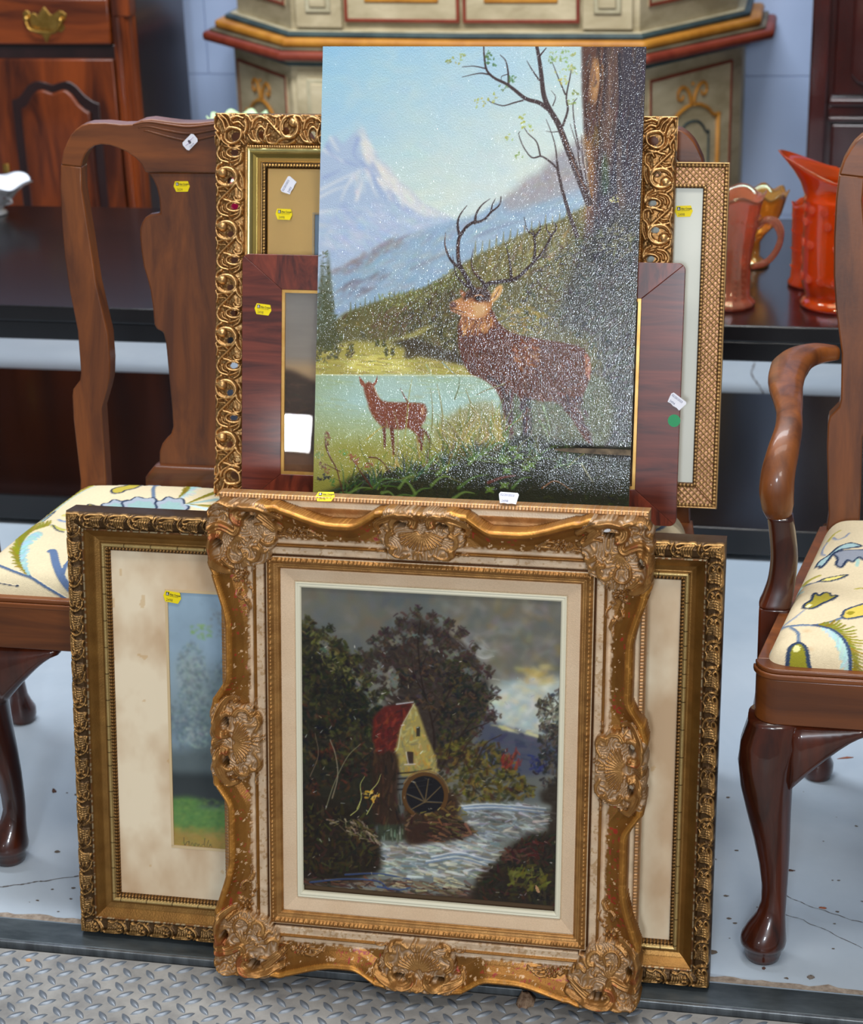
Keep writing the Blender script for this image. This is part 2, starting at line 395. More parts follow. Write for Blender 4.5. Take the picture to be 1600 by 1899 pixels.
# back wall of painted blocks, each block its own piece
wb = slab('wall_back', -4.2, 2.6, 5.62, 5.8, -0.1, 3.2, WALLM)
bm_ = bmesh.new(); bmesh.ops.create_cube(bm_, size=1); bmesh.ops.scale(bm_, vec=(0.5985, 0.03, 0.3985), verts=bm_.verts)
bmesh.ops.bevel(bm_, geom=bm_.edges[:], offset=0.0015, segments=1, affect='EDGES'); bme = bpy.data.meshes.new('block'); bm_.to_mesh(bme); bm_.free(); bme.materials.append(WALLM)
for r in range(8):
    for c in range(11):
        z = 0.5525+0.2+0.4*(r-2); x = -4.0+0.6*c+(0.3 if r % 2 else 0)
        link('block', bme, wb, loc=(x+0.10, 5.615, z))

# ------------------------------------------------------------------ the low black table
TB = mat('espresso_lacquer', L8(10, 8, 9), L8(18, 13, 14), rough=0.25, coat=0.25, scale=(3, 40, 40), detail=6, dist=.4, coat_r=0.12)
t = thing('coffee_table', 'long low black-brown lacquered table with a lower shelf behind the chairs', 'table', (-0.7, 3.84, 0))
def tb(name, x0, x1, y0, y1, z0, z1): return MB().box(x0+.7, x1+.7, y0-3.84, y1-3.84, z0, z1).build(name, TB, t, bevel=0.003)
tb('table_top', -2.5, 0.95, 3.43, 4.25, 0.44, 0.472)
tb('apron', -2.48, 0.93, 3.436, 3.46, 0.401, 0.44); tb('apron', -2.48, 0.93, 4.22, 4.24, 0.401, 0.44)
tb('lower_shelf', -2.48, 0.93, 3.435, 4.24, 0.012, 0.067)
for x in (-2.5, 0.87):
    for y in (3.43, 4.17): tb('leg', x, x+.08, y, y+.08, 0.0, 0.44)

# ------------------------------------------------------------------ chairs
def backy(z): return 0.195+(z-0.45)*0.15
STL = [(-0.1905, 0.43), (-0.1884, 0.4551), (-0.1952, 0.5485), (-0.1953, 0.585), (-0.1935, 0.595), (-0.182, 0.609), (-0.1801, 0.62), (-0.1822, 0.6838), (-0.1925, 0.745), (-0.1972, 0.79), (-0.1992, 0.84), (-0.1992, 0.891), (-0.1968, 0.9257)]
STR = [(-0.1650, 0.9224), (-0.1660, 0.8915), (-0.1563, 0.8137), (-0.1497, 0.7548), (-0.1345, 0.6795), (-0.1330, 0.64), (-0.1347, 0.6151), (-0.139, 0.598), (-0.1496, 0.5674), (-0.1478, 0.4918), (-0.1474, 0.4627), (-0.147, 0.43)]
CRT = [(-0.1968, 0.9257), (-0.1915, 0.945), (-0.1845, 0.9591), (-0.1790, 0.968), (-0.1712, 0.976), (-0.162, 0.982), (-0.1501, 0.9851), (-0.1253, 0.9857), (-0.1007, 0.9835), (-0.0842, 0.9840), (-0.0701, 0.9897), (-0.0553, 0.9914), (-0.0309, 0.9885), (-0.015, 0.9868), (0, 0.9864)]
CRB = [(-0.1650, 0.9224), (-0.1626, 0.932), (-0.1580, 0.941), (-0.1519, 0.9480), (-0.1432, 0.953), (-0.1332, 0.955), (-0.1202, 0.954), (-0.1080, 0.9505), (-0.0945, 0.945), (-0.0819, 0.9367), (-0.0725, 0.9275), (-0.0667, 0.9160)]
SPL = [(-0.0667, 0.9160), (-0.0585, 0.905), (-0.0532, 0.8931), (-0.0500, 0.8780), (-0.0489, 0.8570), (-0.0560, 0.8558), (-0.0646, 0.8544), (-0.0720, 0.8500), (-0.0775, 0.8425), (-0.0810, 0.833), (-0.0815, 0.823), (-0.0800, 0.8), (-0.0775, 0.7785), (-0.0735, 0.765), (-0.0687, 0.7457), (-0.0655, 0.72), (-0.0640, 0.6935), (-0.0600, 0.6870), (-0.0505, 0.6827), (-0.0475, 0.67), (-0.0461, 0.6541), (-0.0440, 0.6197), (-0.0407, 0.5697), (-0.0400, 0.5412), (-0.0440, 0.5300), (-0.0507, 0.5240), (-0.0580, 0.5150), (-0.0626, 0.5027), (-0.0641, 0.4800)]
def mir(p): return [(-x, z) for x, z in p][::-1]
def back_piece(name, poly, th, m, parent, bevel=0.0020, dy=0.0):
    b = MB(); n = len(poly)
    v = [(x, backy(z)+dy, z) for x, z in poly]+[(x, backy(z)+dy+th, z) for x, z in poly]
    b.add(v, [tuple(range(n)), tuple(range(2*n-1, n-1, -1))]+[(i, n+i, n+(i+1) % n, (i+1) % n) for i in range(n)])
    return b.build(name, m, parent, bevel=bevel, seg=2)
def tube_up(b, pts, r, ups, n=12, flat=0.7):
    rings = []; pts = [Vector(p) for p in pts]
    for i, p in enumerate(pts):
        t_ = (pts[min(i+1, len(pts)-1)]-pts[max(i-1, 0)]).normalized(); a = t_.cross(Vector(ups[i])).normalized(); c = a.cross(t_).normalized()
        rings.append([p+a*math.copysign(abs(math.cos(2*math.pi*k/n))**0.8, math.cos(2*math.pi*k/n))*r[i]+c*math.copysign(abs(math.sin(2*math.pi*k/n))**0.8, math.sin(2*math.pi*k/n))*r[i]*flat for k in range(n)])
    return b.loft(rings)
def seat_half(y, fy, ry, hf, hr): return hf+(hr-hf)*(y-fy)/(ry-fy)
def chair(name, label, cx, hf, fy, cushion_cv, arms=False, skip=()):
    """cx: centre; fy: front of the seat rail; hf: half width there.  Local origin on the floor below the seat"""
    T = thing(name, label, 'chair', (cx, 2.38, 0)); ry = 0.195; hr = 0.195 if not arms else 0.212; f = fy-2.38
    kx = 1.0 if not arms else 1.06
    sc = lambda P: [(x*kx, z) for x, z in P]
    for s in (1, -1):
        P = sc(STL+STR); P = P if s == 1 else mir(P)
        back_piece('stile', P, 0.027, WOOD, T)
    back_piece('crest_rail', sc(CRT+mir(CRT)[1:]+mir(CRB)[::1]+[]+CRB[::-1]) if False else sc(CRT+mir(CRT[:-1])+[(-x, z) for x, z in CRB]+CRB[::-1]), 0.026, WOOD_H, T)
    cr = T.children[-1] if T.children else None
    for k in range(3):                                          # carved lines of the yoke
        pts = [(-0.083+0.008*k, 0.9835-0.0045*k), (-0.06, 0.9875-0.0065*k), (-0.03, 0.984-0.0085*k), (0, 0.981-0.0095*k), (0.03, 0.984-0.0085*k), (0.06, 0.9875-0.0065*k), (0.083-0.008*k, 0.9835-0.0045*k)]
        P = [(x*kx, backy(z)-0.0002, z) for x, z in smooth_pts(pts, 6)]
        MB().tube(P, [0.0006+0.0016*math.sin(math.pi*i/(len(P)-1)) for i in range(len(P))], n=6).build('carved_line', WOOD_H, cr, smooth=True)
    back_piece('splat', sc(SPL+mir(SPL)), 0.014, WOOD, T, dy=0.006, bevel=0.003)
    P = [(-0.083, 0.43), (-0.083, 0.466), (-0.079, 0.472), (-0.068, 0.4853), (0.068, 0.4853), (0.079, 0.472), (0.083, 0.466), (0.083, 0.43)]
    back_piece('shoe', sc(P), 0.024, WOOD_H, T, dy=-0.006, bevel=0.004)
    MB().box(-hr+.03, hr-.03, ry+0.004, ry+0.026, 0.36, 0.43).build('rear_rail', WOOD_H, T, bevel=0.002)
    # seat frame
    r = 0.028; arc = [(-hf+r-r*math.cos(a), f+r-r*math.sin(a)) for a in np.linspace(0, math.pi/2, 7)]
    out = arc+[(-x, y) for x, y in arc[::-1]]
    def rail(nm, outer, inner, m):
        b = MB()
        for grow, z0, z1 in ((0, 0.358, 0.420), (0.0035, 0.4205, 0.428), (0.001, 0.428, 0.434)):
            cxn = sum(p[0] for p in outer)/len(outer)
            O = []
            for i, p in enumerate(outer):
                a_ = np.array(outer[max(i-1, 0)]); c_ = np.array(outer[min(i+1, len(outer)-1)]); d = c_-a_; nrm = np.array([d[1], -d[0]])/np.linalg.norm(d)
                O.append((p[0]+nrm[0]*grow, p[1]+nrm[1]*grow))
            poly = O+inner[::-1]; n = len(poly)
            b.add([(x, y, z0) for x, y in poly]+[(x, y, z1) for x, y in poly], [tuple(range(n)), tuple(range(2*n-1, n-1, -1))]+[(i, n+i, n+(i+1) % n, (i+1) % n) for i in range(n)])
        return b.build(nm, m, T, bevel=0.0016)
    inn = [(-hf+0.026, f+0.03), (hf-0.026, f+0.03)]
    rail('front_rail', out, inn, WOOD_H)
    for s in (1, -1):
        o_ = [(-hf, f+r+.0005), (-hr, ry+0.01)]; i_ = [(-hf+.024, f+r+.001), (-hr+.024, ry+0.01)]
        if s == -1: o_ = [(-x, y) for x, y in o_][::-1]; i_ = [(-x, y) for x, y in i_][::-1]
        rail('side_rail', o_[::-1], i_[::-1], WOOD) if False else rail('side_rail', o_ if s == -1 else o_[::-1][::-1], i_, WOOD)
    # cushion
    nv, nu = 230, 300; V, U = np.meshgrid(np.linspace(0, 1, nv)**1.7, np.linspace(-1, 1, nu), indexing='ij')
    fy_, ry_ = f+0.009, ry-0.004; Y = fy_+(ry_-fy_)*V
    HWm = (hf-0.009)+((hr-0.011)-(hf-0.009))*V
    yy = np.minimum(Y-fy_, ry_-Y); rr = np.where(V < .5, 0.03, 0.035); ins = np.where(yy < rr, rr-np.sqrt(np.maximum(rr**2-(rr-yy)**2, 0)), 0)
    X = U*(HWm-ins); e1 = (HWm-ins)-np.abs(X); e = np.minimum(e1, yy+0.0)
    e = -0.006*np.log(np.exp(-e1/0.006)+np.exp(-yy/0.006)); e = np.maximum(e, 0)
    Z = 0.430+0.032*(1-np.exp(-e/0.010))+0.017*(1-U**2)*(1-(2*V-1)**2)**0.8+0.0006*(vnoise(nv, nu, 40)-.5)
    Z = np.where((V == 0) | (V == 1) | (np.abs(U) == 1), 0.428, Z)
    if cushion_cv is None: C = np.tile(np.r_[lin(np.array([226, 208, 172])/255), 0], (nv*nu, 1))
    else:
        cv, (xa, xb, ya, yb) = cushion_cv
        ci = np.clip(((X-xa)/(xb-xa)*(cv.w-1)), 0, cv.w-1).astype(int); Yc = Y-np.where(V < .5, np.maximum(0, .472-Z), 0)*1.75; ri = np.clip(((yb-Yc)/(yb-ya)*(cv.h-1)), 0, cv.h-1).astype(int)
        C = np.concatenate([lin(cv.a[ri, ci]), np.zeros((nv, nu, 1))], -1).reshape(-1, 4); Z = Z+cv.t[ri, ci]*0.0012
    np_mesh('seat_cushion', np.stack([X, Y, Z], -1).reshape(-1, 3), grid_q(nv, nu), mat_paint('crewel_linen', rough=0.9, bump=0.35, bscale=900, spec=0.15, noise_amt=0.05, nscale=300), T, C)
    # cabriole legs
    for s in (-1, 1):
        ax, ay = s*(hf-0.030), f+0.034; dg = np.array([s*0.7071, -0.7071])
        S = [(0.425, 0.000, 0.027), (0.385, 0.002, 0.028), (0.352, 0.008, 0.032), (0.325, 0.014, 0.0355), (0.295, 0.0175, 0.0355), (0.26, 0.016, 0.0325), (0.22, 0.010, 0.028), (0.18, 0.003, 0.0235), (0.14, -0.003, 0.0195), (0.105, -0.006, 0.0168), (0.08, -0.006, 0.0162), (0.062, -0.002, 0.0185), (0.047, 0.005, 0.0245), (0.034, 0.0095, 0.0290), (0.026, 0.010, 0.0300), (0.021, 0.010, 0.0290), (0.019, 0.010, 0.0250), (0.008, 0.010, 0.0240), (0.0, 0.010, 0.0215)]
        rings = []
        for z, d, R in S:
            ex = 0.75 if z > 0.30 else 1.0
            rings.append([(ax+dg[0]*d+R*math.copysign(abs(math.cos(a))**ex, math.cos(a)), ay+dg[1]*d+R*math.copysign(abs(math.sin(a))**ex, math.sin(a)), min(z, 0.357)if z > .357 else z) for a in np.linspace(0, 2*math.pi, 28, endpoint=False)])
        rings = rings[2:]; rings.insert(0, [(p[0]*0.999, p[1], 0.3575) for p in rings[0]])
        leg = MB().loft(rings).build('leg', WOOD_LEG, T, smooth=True)
        # ears where the knee runs out along the rails
        for dirx, diry in ((-s, 0), (0, 1)):
            rr_ = []
            for q in np.linspace(0, 1, 9):
                d = 0.018+0.092*q; hz = 0.088*(1-q)**1.3+0.012; R = 0.031*(1-0.25*q)
                cx_, cy_ = ax+dirx*d+(0 if dirx else s*0.006), ay+diry*d-(0.006 if dirx else 0); ring = []
                for a in np.linspace(0, 2*math.pi, 14, endpoint=False):
                    off = math.copysign(abs(math.cos(a))**.7, math.cos(a))*R; zz = 0.3575-hz/2+math.copysign(abs(math.sin(a))**.6, math.sin(a))*hz/2
                    ring.append((cx_+(0 if dirx else off), cy_+(off if dirx else 0), zz))
                rr_.append(ring)
            MB().loft(rr_).build('knee_bracket', WOOD_LEG, T, smooth=True)
        # rear legs
        S = [(0.43, 0.215, 0.017), (0.3, 0.218, 0.0165), (0.18, 0.228, 0.0155), (0.10, 0.240, 0.0145), (0.05, 0.248, 0.0150), (0.035, 0.25, 0.019), (0.024, 0.252, 0.0235), (0.012, 0.252, 0.0235), (0.004, 0.252, 0.021), (0, 0.252, 0.020)]
        x0 = s*(hr-0.022)
        MB().loft([[(x0+s*(0.43-z)*0.012+R*math.cos(a), y+R*math.sin(a), z) for a in np.linspace(0, 2*math.pi, 18, endpoint=False)] for z, y, R in S]).build('rear_leg', WOOD_LEG, T, smooth=True)
        if arms:
            A = [(0.200, 2.612, .684), (0.226, 2.600, .686), (0.248, 2.575, .687), (0.262, 2.53, .687), (0.266, 2.47, .684), (0.262, 2.42, .680), (0.259, 2.385, .673), (0.259, 2.355, .661), (0.264, 2.328, .642), (0.269, 2.312, .618), (0.270, 2.306, .596), (0.268, 2.308, .576), (0.266, 2.314, .560)]
            Rr = [.012, .018, .0235, .026, .0235, .0195, .0165, .0175, .020, .0215, .0220, .0205, .016]
            up = [(0, 0, 1)]*5+[(0, -.1, 1), (0, -.3, 1), (0, -.6, .8), (0, -.9, .6), (0, -1, .3), (0, -1, 0), (0, -1, -.3), (0, -1, -.4)]
            fl_ = [.8, .75, .6, .55, .55, .62, .72, .8, .85, .9, .9, .9, .8]
            PA = smooth_pts([(s*p[0], p[1]-2.38, p[2]) for p in A], 5); n_ = len(PA); ii = np.linspace(0, len(A)-1, n_)
            Ri = np.interp(ii, range(len(A)), Rr); Ui = [[np.interp(i, range(len(A)), [u[k] for u in up]) for k in range(3)] for i in ii]; Fi = np.interp(ii, range(len(A)), fl_)
            b = MB(); rings = []
            for i, p in enumerate(PA):
                p = Vector(p); t_ = (Vector(PA[min(i+1, n_-1)])-Vector(PA[max(i-1, 0)])).normalized(); a_ = t_.cross(Vector(Ui[i])).normalized(); c_ = a_.cross(t_).normalized()
                rings.append([p+a_*math.copysign(abs(math.cos(w))**.75, math.cos(w))*Ri[i]+c_*math.copysign(abs(math.sin(w))**.75, math.sin(w))*Ri[i]*Fi[i] for w in np.linspace(0, 2*math.pi, 16, endpoint=False)])
            b.loft(rings).build('arm', WOOD, T, smooth=True)
            B_ = [(.265, 2.316, .562, .0165), (.260, 2.318, .53, .017), (.257, 2.316, .50, .0175), (.259, 2.312, .47, .0180), (.263, 2.308, .450, .0195), (.266, 2.306, .440, .0205), (.2665, 2.306, .4385, .0195)]
            b = MB().loft([[(s*x+R*math.copysign(abs(math.cos(w))**.5, math.cos(w)), y-2.38+R*math.copysign(abs(math.sin(w))**.5, math.sin(w)), z) for w in np.linspace(0, 2*math.pi, 20, endpoint=False)] for x, y, z, R in smooth_pts(B_, 4)])
            b.build('arm_support', WOOD_LEG, T, smooth=True)
            MB().box(s*.2665-.0195, s*.2665+.0195, 2.2875-2.38, 2.3255-2.38, .358, .438).build('support_block', WOOD_LEG, T, bevel=0.003)
    return T
# crewel embroidery drawn in plan; measured in the plane of the cushion top
def plan_cv(cx, hf, fy, ry=0.195, z=0.472, h=500, w=520):
    xa, xb, ya, yb = -hf, hf, fy-2.38-0.08, ry
    q = [proj((cx+xa, 2.38+yb, z)), proj((cx+xb, 2.38+yb, z)), proj((cx+xb, 2.38+ya, z)), proj((cx+xa, 2.38+ya, z))]
    return Cv(h, w, q, (216, 200, 166)), (xa, xb, ya, yb)
NAVY, SLATE, PALE, OLIVE, YEL = (36, 50, 76), (100, 118, 142), (152, 176, 172), (128, 118, 36), (184, 166, 66)
def outlined(cv, pts, col, w=4.5, oc=NAVY, th=1.0):
    cv.poly(pts, col, 1, 0, sm=True, th=th*.7); cv.stroke(list(pts)+[pts[0]], w, w, oc, 1, th)
def leaf(cv, spine, side, col, n=9, ln=26, w=7):
    """stitched half leaf hanging on one side of a spine"""
    P = smooth_pts(spine, 6); P = np.array(P)
    for i in range(0, len(P)-1, max(1, len(P)//(n*3))):
        t_ = i/len(P); d = P[min(i+1, len(P)-1)]-P[i]; d = d/(np.linalg.norm(d)+1e-6); nrm = np.array([-d[1], d[0]])*side
        l = ln*math.sin(math.pi*(0.08+0.9*t_))**0.7*(0.75+0.25*((i//2) % 2))
        q = P[i]+nrm*l+d*l*0.9; c = np.array(col)+rng.normal(0, 7, 3); cv.stroke([P[i], (P[i]+q)/2+d*2, q], w, w*0.5, c, 0.95, 0.8)
def cushion_left():
    cv, ext = plan_cv(-0.89, 0.235, 2.2); S = cv.stroke
    cv.a *= (1+0.05*(vnoise(cv.h, cv.w, 60, oct=3)-.5))[..., None]
    S([(-40, 1035), (20, 1060), (40, 1068), (60, 1085), (85, 1105), (110, 1125)], 7, 7, (84, 104, 134), 1, 1)
    S([(40, 1066), (30, 1040), (34, 1010), (50, 985), (80, 975), (95, 973)], 4, 2, (80, 100, 130), 1, 1)
    leaf(cv, [(38, 1062), (28, 1035), (32, 1008), (50, 985), (92, 972)], -1, (132, 126, 34), ln=20); leaf(cv, [(38, 1062), (34, 1035), (38, 1010), (52, 992), (70, 985)], 1, (150, 186, 190), ln=17)
    S([(92, 1022), (97, 1024), (99, 1050), (100, 1080), (112, 1110), (116, 1125)], 13, 15, (92, 112, 146), 1, 1); S([(104, 1062), (116, 1048), (130, 1036)], 8, 6, (92, 112, 146), 1, 1)
    S([(112, 1095), (118, 1080), (124, 1072)], 6, 3, OLIVE, 1, 1)
    leaf(cv, [(75, 960), (110, 925), (150, 900), (172, 890)], -1, (140, 132, 40), ln=8, w=5); S([(75, 962), (112, 928), (150, 903), (176, 893)], 6, 3, PALE, 1, .6); S([(75, 956), (100, 940), (96, 946), (72, 966)], 4, 2, NAVY, 1, 1)
    S([(55, 972), (75, 966)], 3, 2, OLIVE, .9, .5)
    outlined(cv, [(222, 882), (240, 879), (258, 884), (262, 892), (250, 903), (232, 908), (225, 913), (210, 914), (206, 906), (214, 900), (226, 897), (236, 892), (232, 889), (222, 888)], YEL, 4)
    S([(285, 930), (284, 905), (290, 895), (300, 888), (320, 884), (360, 884), (385, 890)], 7, 5, SLATE, 1, 1); S([(287, 897), (275, 890), (262, 886)], 5, 4, SLATE, 1, 1); S([(293, 880), (290, 896)], 6, 6, SLATE, 1, 1)
    outlined(cv, [(350, 880), (375, 884), (388, 891), (372, 892)], (196, 206, 220), 4)
    S([(334, 925), (350, 905), (352, 893), (342, 882)], 4, 3, SLATE, 1, 1); leaf(cv, [(334, 928), (350, 908), (354, 893), (342, 882)], -1, OLIVE, ln=16, w=6); leaf(cv, [(336, 928), (352, 910), (356, 896)], 1, (166, 196, 196), ln=16, w=6)
    outlined(cv, [(160, 940), (164, 935), (176, 940), (182, 948), (190, 958), (176, 956), (164, 950)], YEL, 4)
    for cx_, cy_, rx, ry_ in ((218, 945, 30, 14), (262, 945, 36, 18), (318, 948, 30, 20)):
        P = [(cx_+(rx+3*math.cos(7*a))*math.cos(a), cy_+(ry_+2.4*math.cos(7*a))*math.sin(a)) for a in np.linspace(0, 2*math.pi, 44, endpoint=False)]
        cv.poly(P, (158, 166, 178), 1, 0, sm=False, th=.7); P2 = [(cx_+(p[0]-cx_)*.72, cy_+2+(p[1]-cy_)*.66) for p in P]; cv.poly(P2, (144, 174, 172), 1, 1, th=.7); S(P+[P[0]], 4, 4, NAVY, 1, 1, sm=False)
    for a, c in ((-0.55, OLIVE), (-0.22, PALE), (0.03, OLIVE), (0.2, (186, 206, 212))):
        S([(344, 942), (400, 942+56*math.sin(a))], 4, 13, c, 1, .8)
    S([(120, 953), (135, 957), (160, 962)], 12, 8, (196, 184, 110), 1, .7); S([(96, 975), (102, 978), (118, 984)], 9, 8, (186, 178, 90), 1, .7); S([(96, 974), (104, 983), (118, 988)], 3, 3, NAVY, 1, 1); S([(105, 962), (112, 966), (122, 968)], 6, 5, (120, 140, 170), 1, 1)
    S([(-30, 1075), (0, 1080), (4, 1078)], 3, 3, NAVY, 1, 1)
    S([(-60, 1102), (0, 1110), (60, 1116), (120, 1117)], 3, 3, (110, 150, 160), .8, .5)
    # right half of the design, mirrored in spirit (only its far corner is seen on the middle chair)
    S([(430, 1000), (470, 960), (520, 940), (560, 905)], 8, 6, SLATE, 1, 1); leaf(cv, [(430, 1000), (480, 985), (520, 990), (550, 1010)], 1, OLIVE, ln=24); leaf(cv, [(430, 1060), (480, 1050), (530, 1060)], -1, PALE, ln=24)
    cvm = cv
    return cv, ext
def cushion_arm():
    cv, ext = plan_cv(0.24, 0.284, 2.125); S = cv.stroke
    cv.a = np.zeros_like(cv.a)+np.array((214, 196, 162))/255; cv.a *= (1+0.05*(vnoise(cv.h, cv.w, 60, oct=3)-.5))[..., None]
    S([(1405, 1185), (1440, 1163), (1480, 1158), (1512, 1158), (1540, 1152), (1560, 1145), (1562, 1143)], 7, 6, SLATE, 1, 1); S([(1440, 1163), (1470, 1145), (1490, 1130)], 4, 3, (140, 146, 160), 1, .8)
    S([(1466, 1162), (1478, 1172), (1480, 1188)], 7, 6, SLATE, 1, 1)
    outlined(cv, [(1456, 1250), (1459, 1225), (1462, 1202), (1470, 1193), (1480, 1190), (1490, 1194), (1496, 1206), (1499, 1225), (1504, 1250)], (140, 134, 40), 7, (50, 64, 88)); cv.poly([(1469, 1200), (1474, 1195), (1482, 1196), (1483, 1203), (1476, 1206), (1470, 1205)], (226, 218, 150), 1, 0, th=1)
    outlined(cv, [(1488, 1126), (1492, 1118), (1503, 1112), (1508, 1100), (1513, 1099), (1518, 1104), (1528, 1098), (1538, 1100), (1540, 1104), (1552, 1104), (1540, 1112), (1525, 1118), (1506, 1127)], (158, 144, 52), 5); cv.poly([(1492, 1125), (1498, 1119), (1504, 1121), (1500, 1125)], (232, 222, 170), 1, 0)
    outlined(cv, [(1560, 1142), (1566, 1132), (1580, 1126), (1600, 1120), (1630, 1112), (1640, 1130), (1610, 1140), (1580, 1146), (1566, 1147)], (214, 186, 86), 5, (60, 72, 96)); cv.poly([(1568, 1138), (1576, 1133), (1584, 1136), (1576, 1141)], (150, 136, 36), 1, 0)
    S([(1470, 1091), (1490, 1083), (1518, 1077)], 4, 4, (70, 88, 116), 1, 1); outlined(cv, [(1518, 1077), (1528, 1072), (1550, 1068), (1570, 1066), (1558, 1072), (1538, 1077)], (224, 206, 116), 4); S([(1488, 1082), (1500, 1073), (1520, 1065)], 8, 5, (156, 146, 66), 1, .8); S([(1484, 1084), (1478, 1096), (1488, 1094)], 7, 5, (160, 186, 184), 1, .7)
    outlined(cv, [(1512, 1036), (1518, 1027), (1536, 1020), (1556, 1006), (1578, 1002), (1596, 1010), (1580, 1012), (1560, 1013), (1544, 1020), (1532, 1034), (1522, 1042), (1518, 1037)], (158, 184, 184), 5)
    outlined(cv, [(1544, 1020), (1560, 1016), (1600, 1018), (1640, 1020), (1636, 1030), (1618, 1030), (1602, 1038), (1592, 1032), (1580, 1040), (1570, 1036), (1560, 1048), (1550, 1042), (1552, 1030)], (138, 142, 152), 5)
    S([(1590, 1036), (1588, 1048)], 7, 6, (160, 190, 178), 1, .8)
    S([(1530, 1018), (1524, 1010), (1527, 998), (1534, 990)], 5, 4, (130, 138, 158), 1, 1); S([(1545, 984), (1552, 991), (1565, 989), (1574, 981)], 5, 4, (130, 138, 158), 1, 1); S([(1535, 988), (1545, 978), (1558, 972)], 6, 4, (170, 158, 70), 1, .8)
    leaf(cv, [(1522, 1160), (1550, 1172), (1570, 1195), (1580, 1225), (1580, 1250)], 1, (172, 198, 196), ln=22, w=7); leaf(cv, [(1520, 1158), (1552, 1168), (1572, 1190), (1584, 1220), (1586, 1250)], -1, (130, 122, 34), ln=26, w=7)
    S([(1508, 1158), (1540, 1166), (1562, 1182), (1576, 1208), (1580, 1252)], 6, 6, (56, 72, 104), 1, 1)
    S([(1425, 1200), (1418, 1215), (1410, 1235)], 7, 5, (176, 200, 198), .8, .5); S([(1586, 1092), (1600, 1091), (1640, 1096)], 4, 5, (170, 158, 60), 1, .8)
    for x, y, r in ((1495, 1168, 8), (1502, 1200, 6)): cv.poly([(x-r, y), (x, y-3), (x+r, y), (x, y+3)], (200, 162, 120), .6, 2)
    S([(1640, 1070), (1690, 1050), (1740, 1060)], 6, 5, SLATE, 1, 1); outlined(cv, [(1660, 1180), (1680, 1165), (1700, 1170), (1705, 1190), (1690, 1205), (1668, 1200)], (158, 144, 52), 5)
    return cv, ext
CL = cushion_left(); CA = cushion_arm()
ch1 = chair('dining_chair', 'mahogany side chair at left, vase splat, floral seat, white ticket on its crest', -0.89, 0.235, 2.2, CL)
ch2 = chair('dining_chair', 'mahogany side chair mostly hidden behind the leaning pictures, crest corner showing', -0.345, 0.235, 2.2, CL)
ch3 = chair('dining_chair', 'dark wooden chair off to the far left, only its rear pad foot in view', -1.425, 0.205, 2.3, None)
ch4 = chair('armchair', 'mahogany armchair at right with curved arm, cabriole legs and floral seat', 0.24, 0.284, 2.125, CA, arms=True)

# ------------------------------------------------------------------ relief tools
class HF:
    """height field in metres; strokes are rounded ridges along curves"""
    def __init__(s, w, h, res): s.res = res; s.w = int(round(w/res)); s.h = int(round(h/res)); s.a = np.zeros((s.h, s.w)); s.hole = np.zeros((s.h, s.w), bool)
    def st(s, pts, r0, r1=None, hg=0.004, sm=True, fn=None):
        r1 = r0 if r1 is None else r1; p = np.array([fn(*q) if fn else q for q in pts], float)/s.res
        if sm and len(p) > 2: p = np.array(smooth_pts(p, 5))
        n = len(p); r = np.linspace(r0, r1, n)/s.res; rm = max(r0, r1)/s.res
        for i in range(max(1, n-1)):
            a, b = p[i], p[min(i+1, n-1)]; rr = max(r[i], r[min(i+1, n-1)])+1
            xa = int(max(0, min(a[0], b[0])-rr)); xb = int(min(s.w, max(a[0], b[0])+rr+2)); ya = int(max(0, min(a[1], b[1])-rr)); yb = int(min(s.h, max(a[1], b[1])+rr+2))
            if xb <= xa or yb <= ya: continue
            X = np.arange(xa, xb)[None, :]-a[0]; Y = np.arange(ya, yb)[:, None]-a[1]; d = b-a; L = d@d+1e-9
            t = np.clip((X*d[0]+Y*d[1])/L, 0, 1); D = np.hypot(X-t*d[0], Y-t*d[1]); rad = r[i]+(r[min(i+1, n-1)]-r[i])*t+1e-6
            v = hg*(rad/rm)**0.6*np.sqrt(np.clip(1-(D/rad)**2, 0, 1)); sub = s.a[ya:yb, xa:xb]; np.maximum(sub, v, out=sub)
    def ball(s, c, r, hg, fn=None): s.st([c, c], r, r, hg, sm=False, fn=fn)
    def cut(s, c, rx, ry, fn=None):
        if fn:
            c2 = fn(*c); ex = np.array(fn(c[0]+rx, c[1]))-c2; ey = np.array(fn(c[0], c[1]+ry))-c2; rx, ry = abs(ex[0])+abs(ey[0]), abs(ex[1])+abs(ey[1]); c = c2
        X, Y = np.meshgrid((np.arange(s.w)*s.res-c[0])/rx, (np.arange(s.h)*s.res-c[1])/ry); s.hole |= X**2+Y**2 < 1
    def at(s, X, Y, per=None):
        x = X % per if per else X
        i = np.clip(Y/s.res, 0, s.h-1.001); j = np.clip(x/s.res, 0, s.w-1.001); i0 = i.astype(int); j0 = j.astype(int); fi = i-i0; fj = j-j0; A = s.a
        v = A[i0, j0]*(1-fi)*(1-fj)+A[i0, j0+1]*(1-fi)*fj+A[i0+1, j0]*fi*(1-fj)+A[i0+1, j0+1]*fi*fj
        return v
    def hol(s, X, Y, per=None):
        x = X % per if per else X
        return s.hole[np.clip(np.round(Y/s.res).astype(int), 0, s.h-1), np.clip(np.round(x/s.res).astype(int), 0, s.w-1)]
def side_xy(side, S, T, Wd, Hd):
    if side == 0: return S, T
    if side == 1: return Wd-T, S
    if side == 2: return Wd-S, Hd-T
    return T, Hd-S
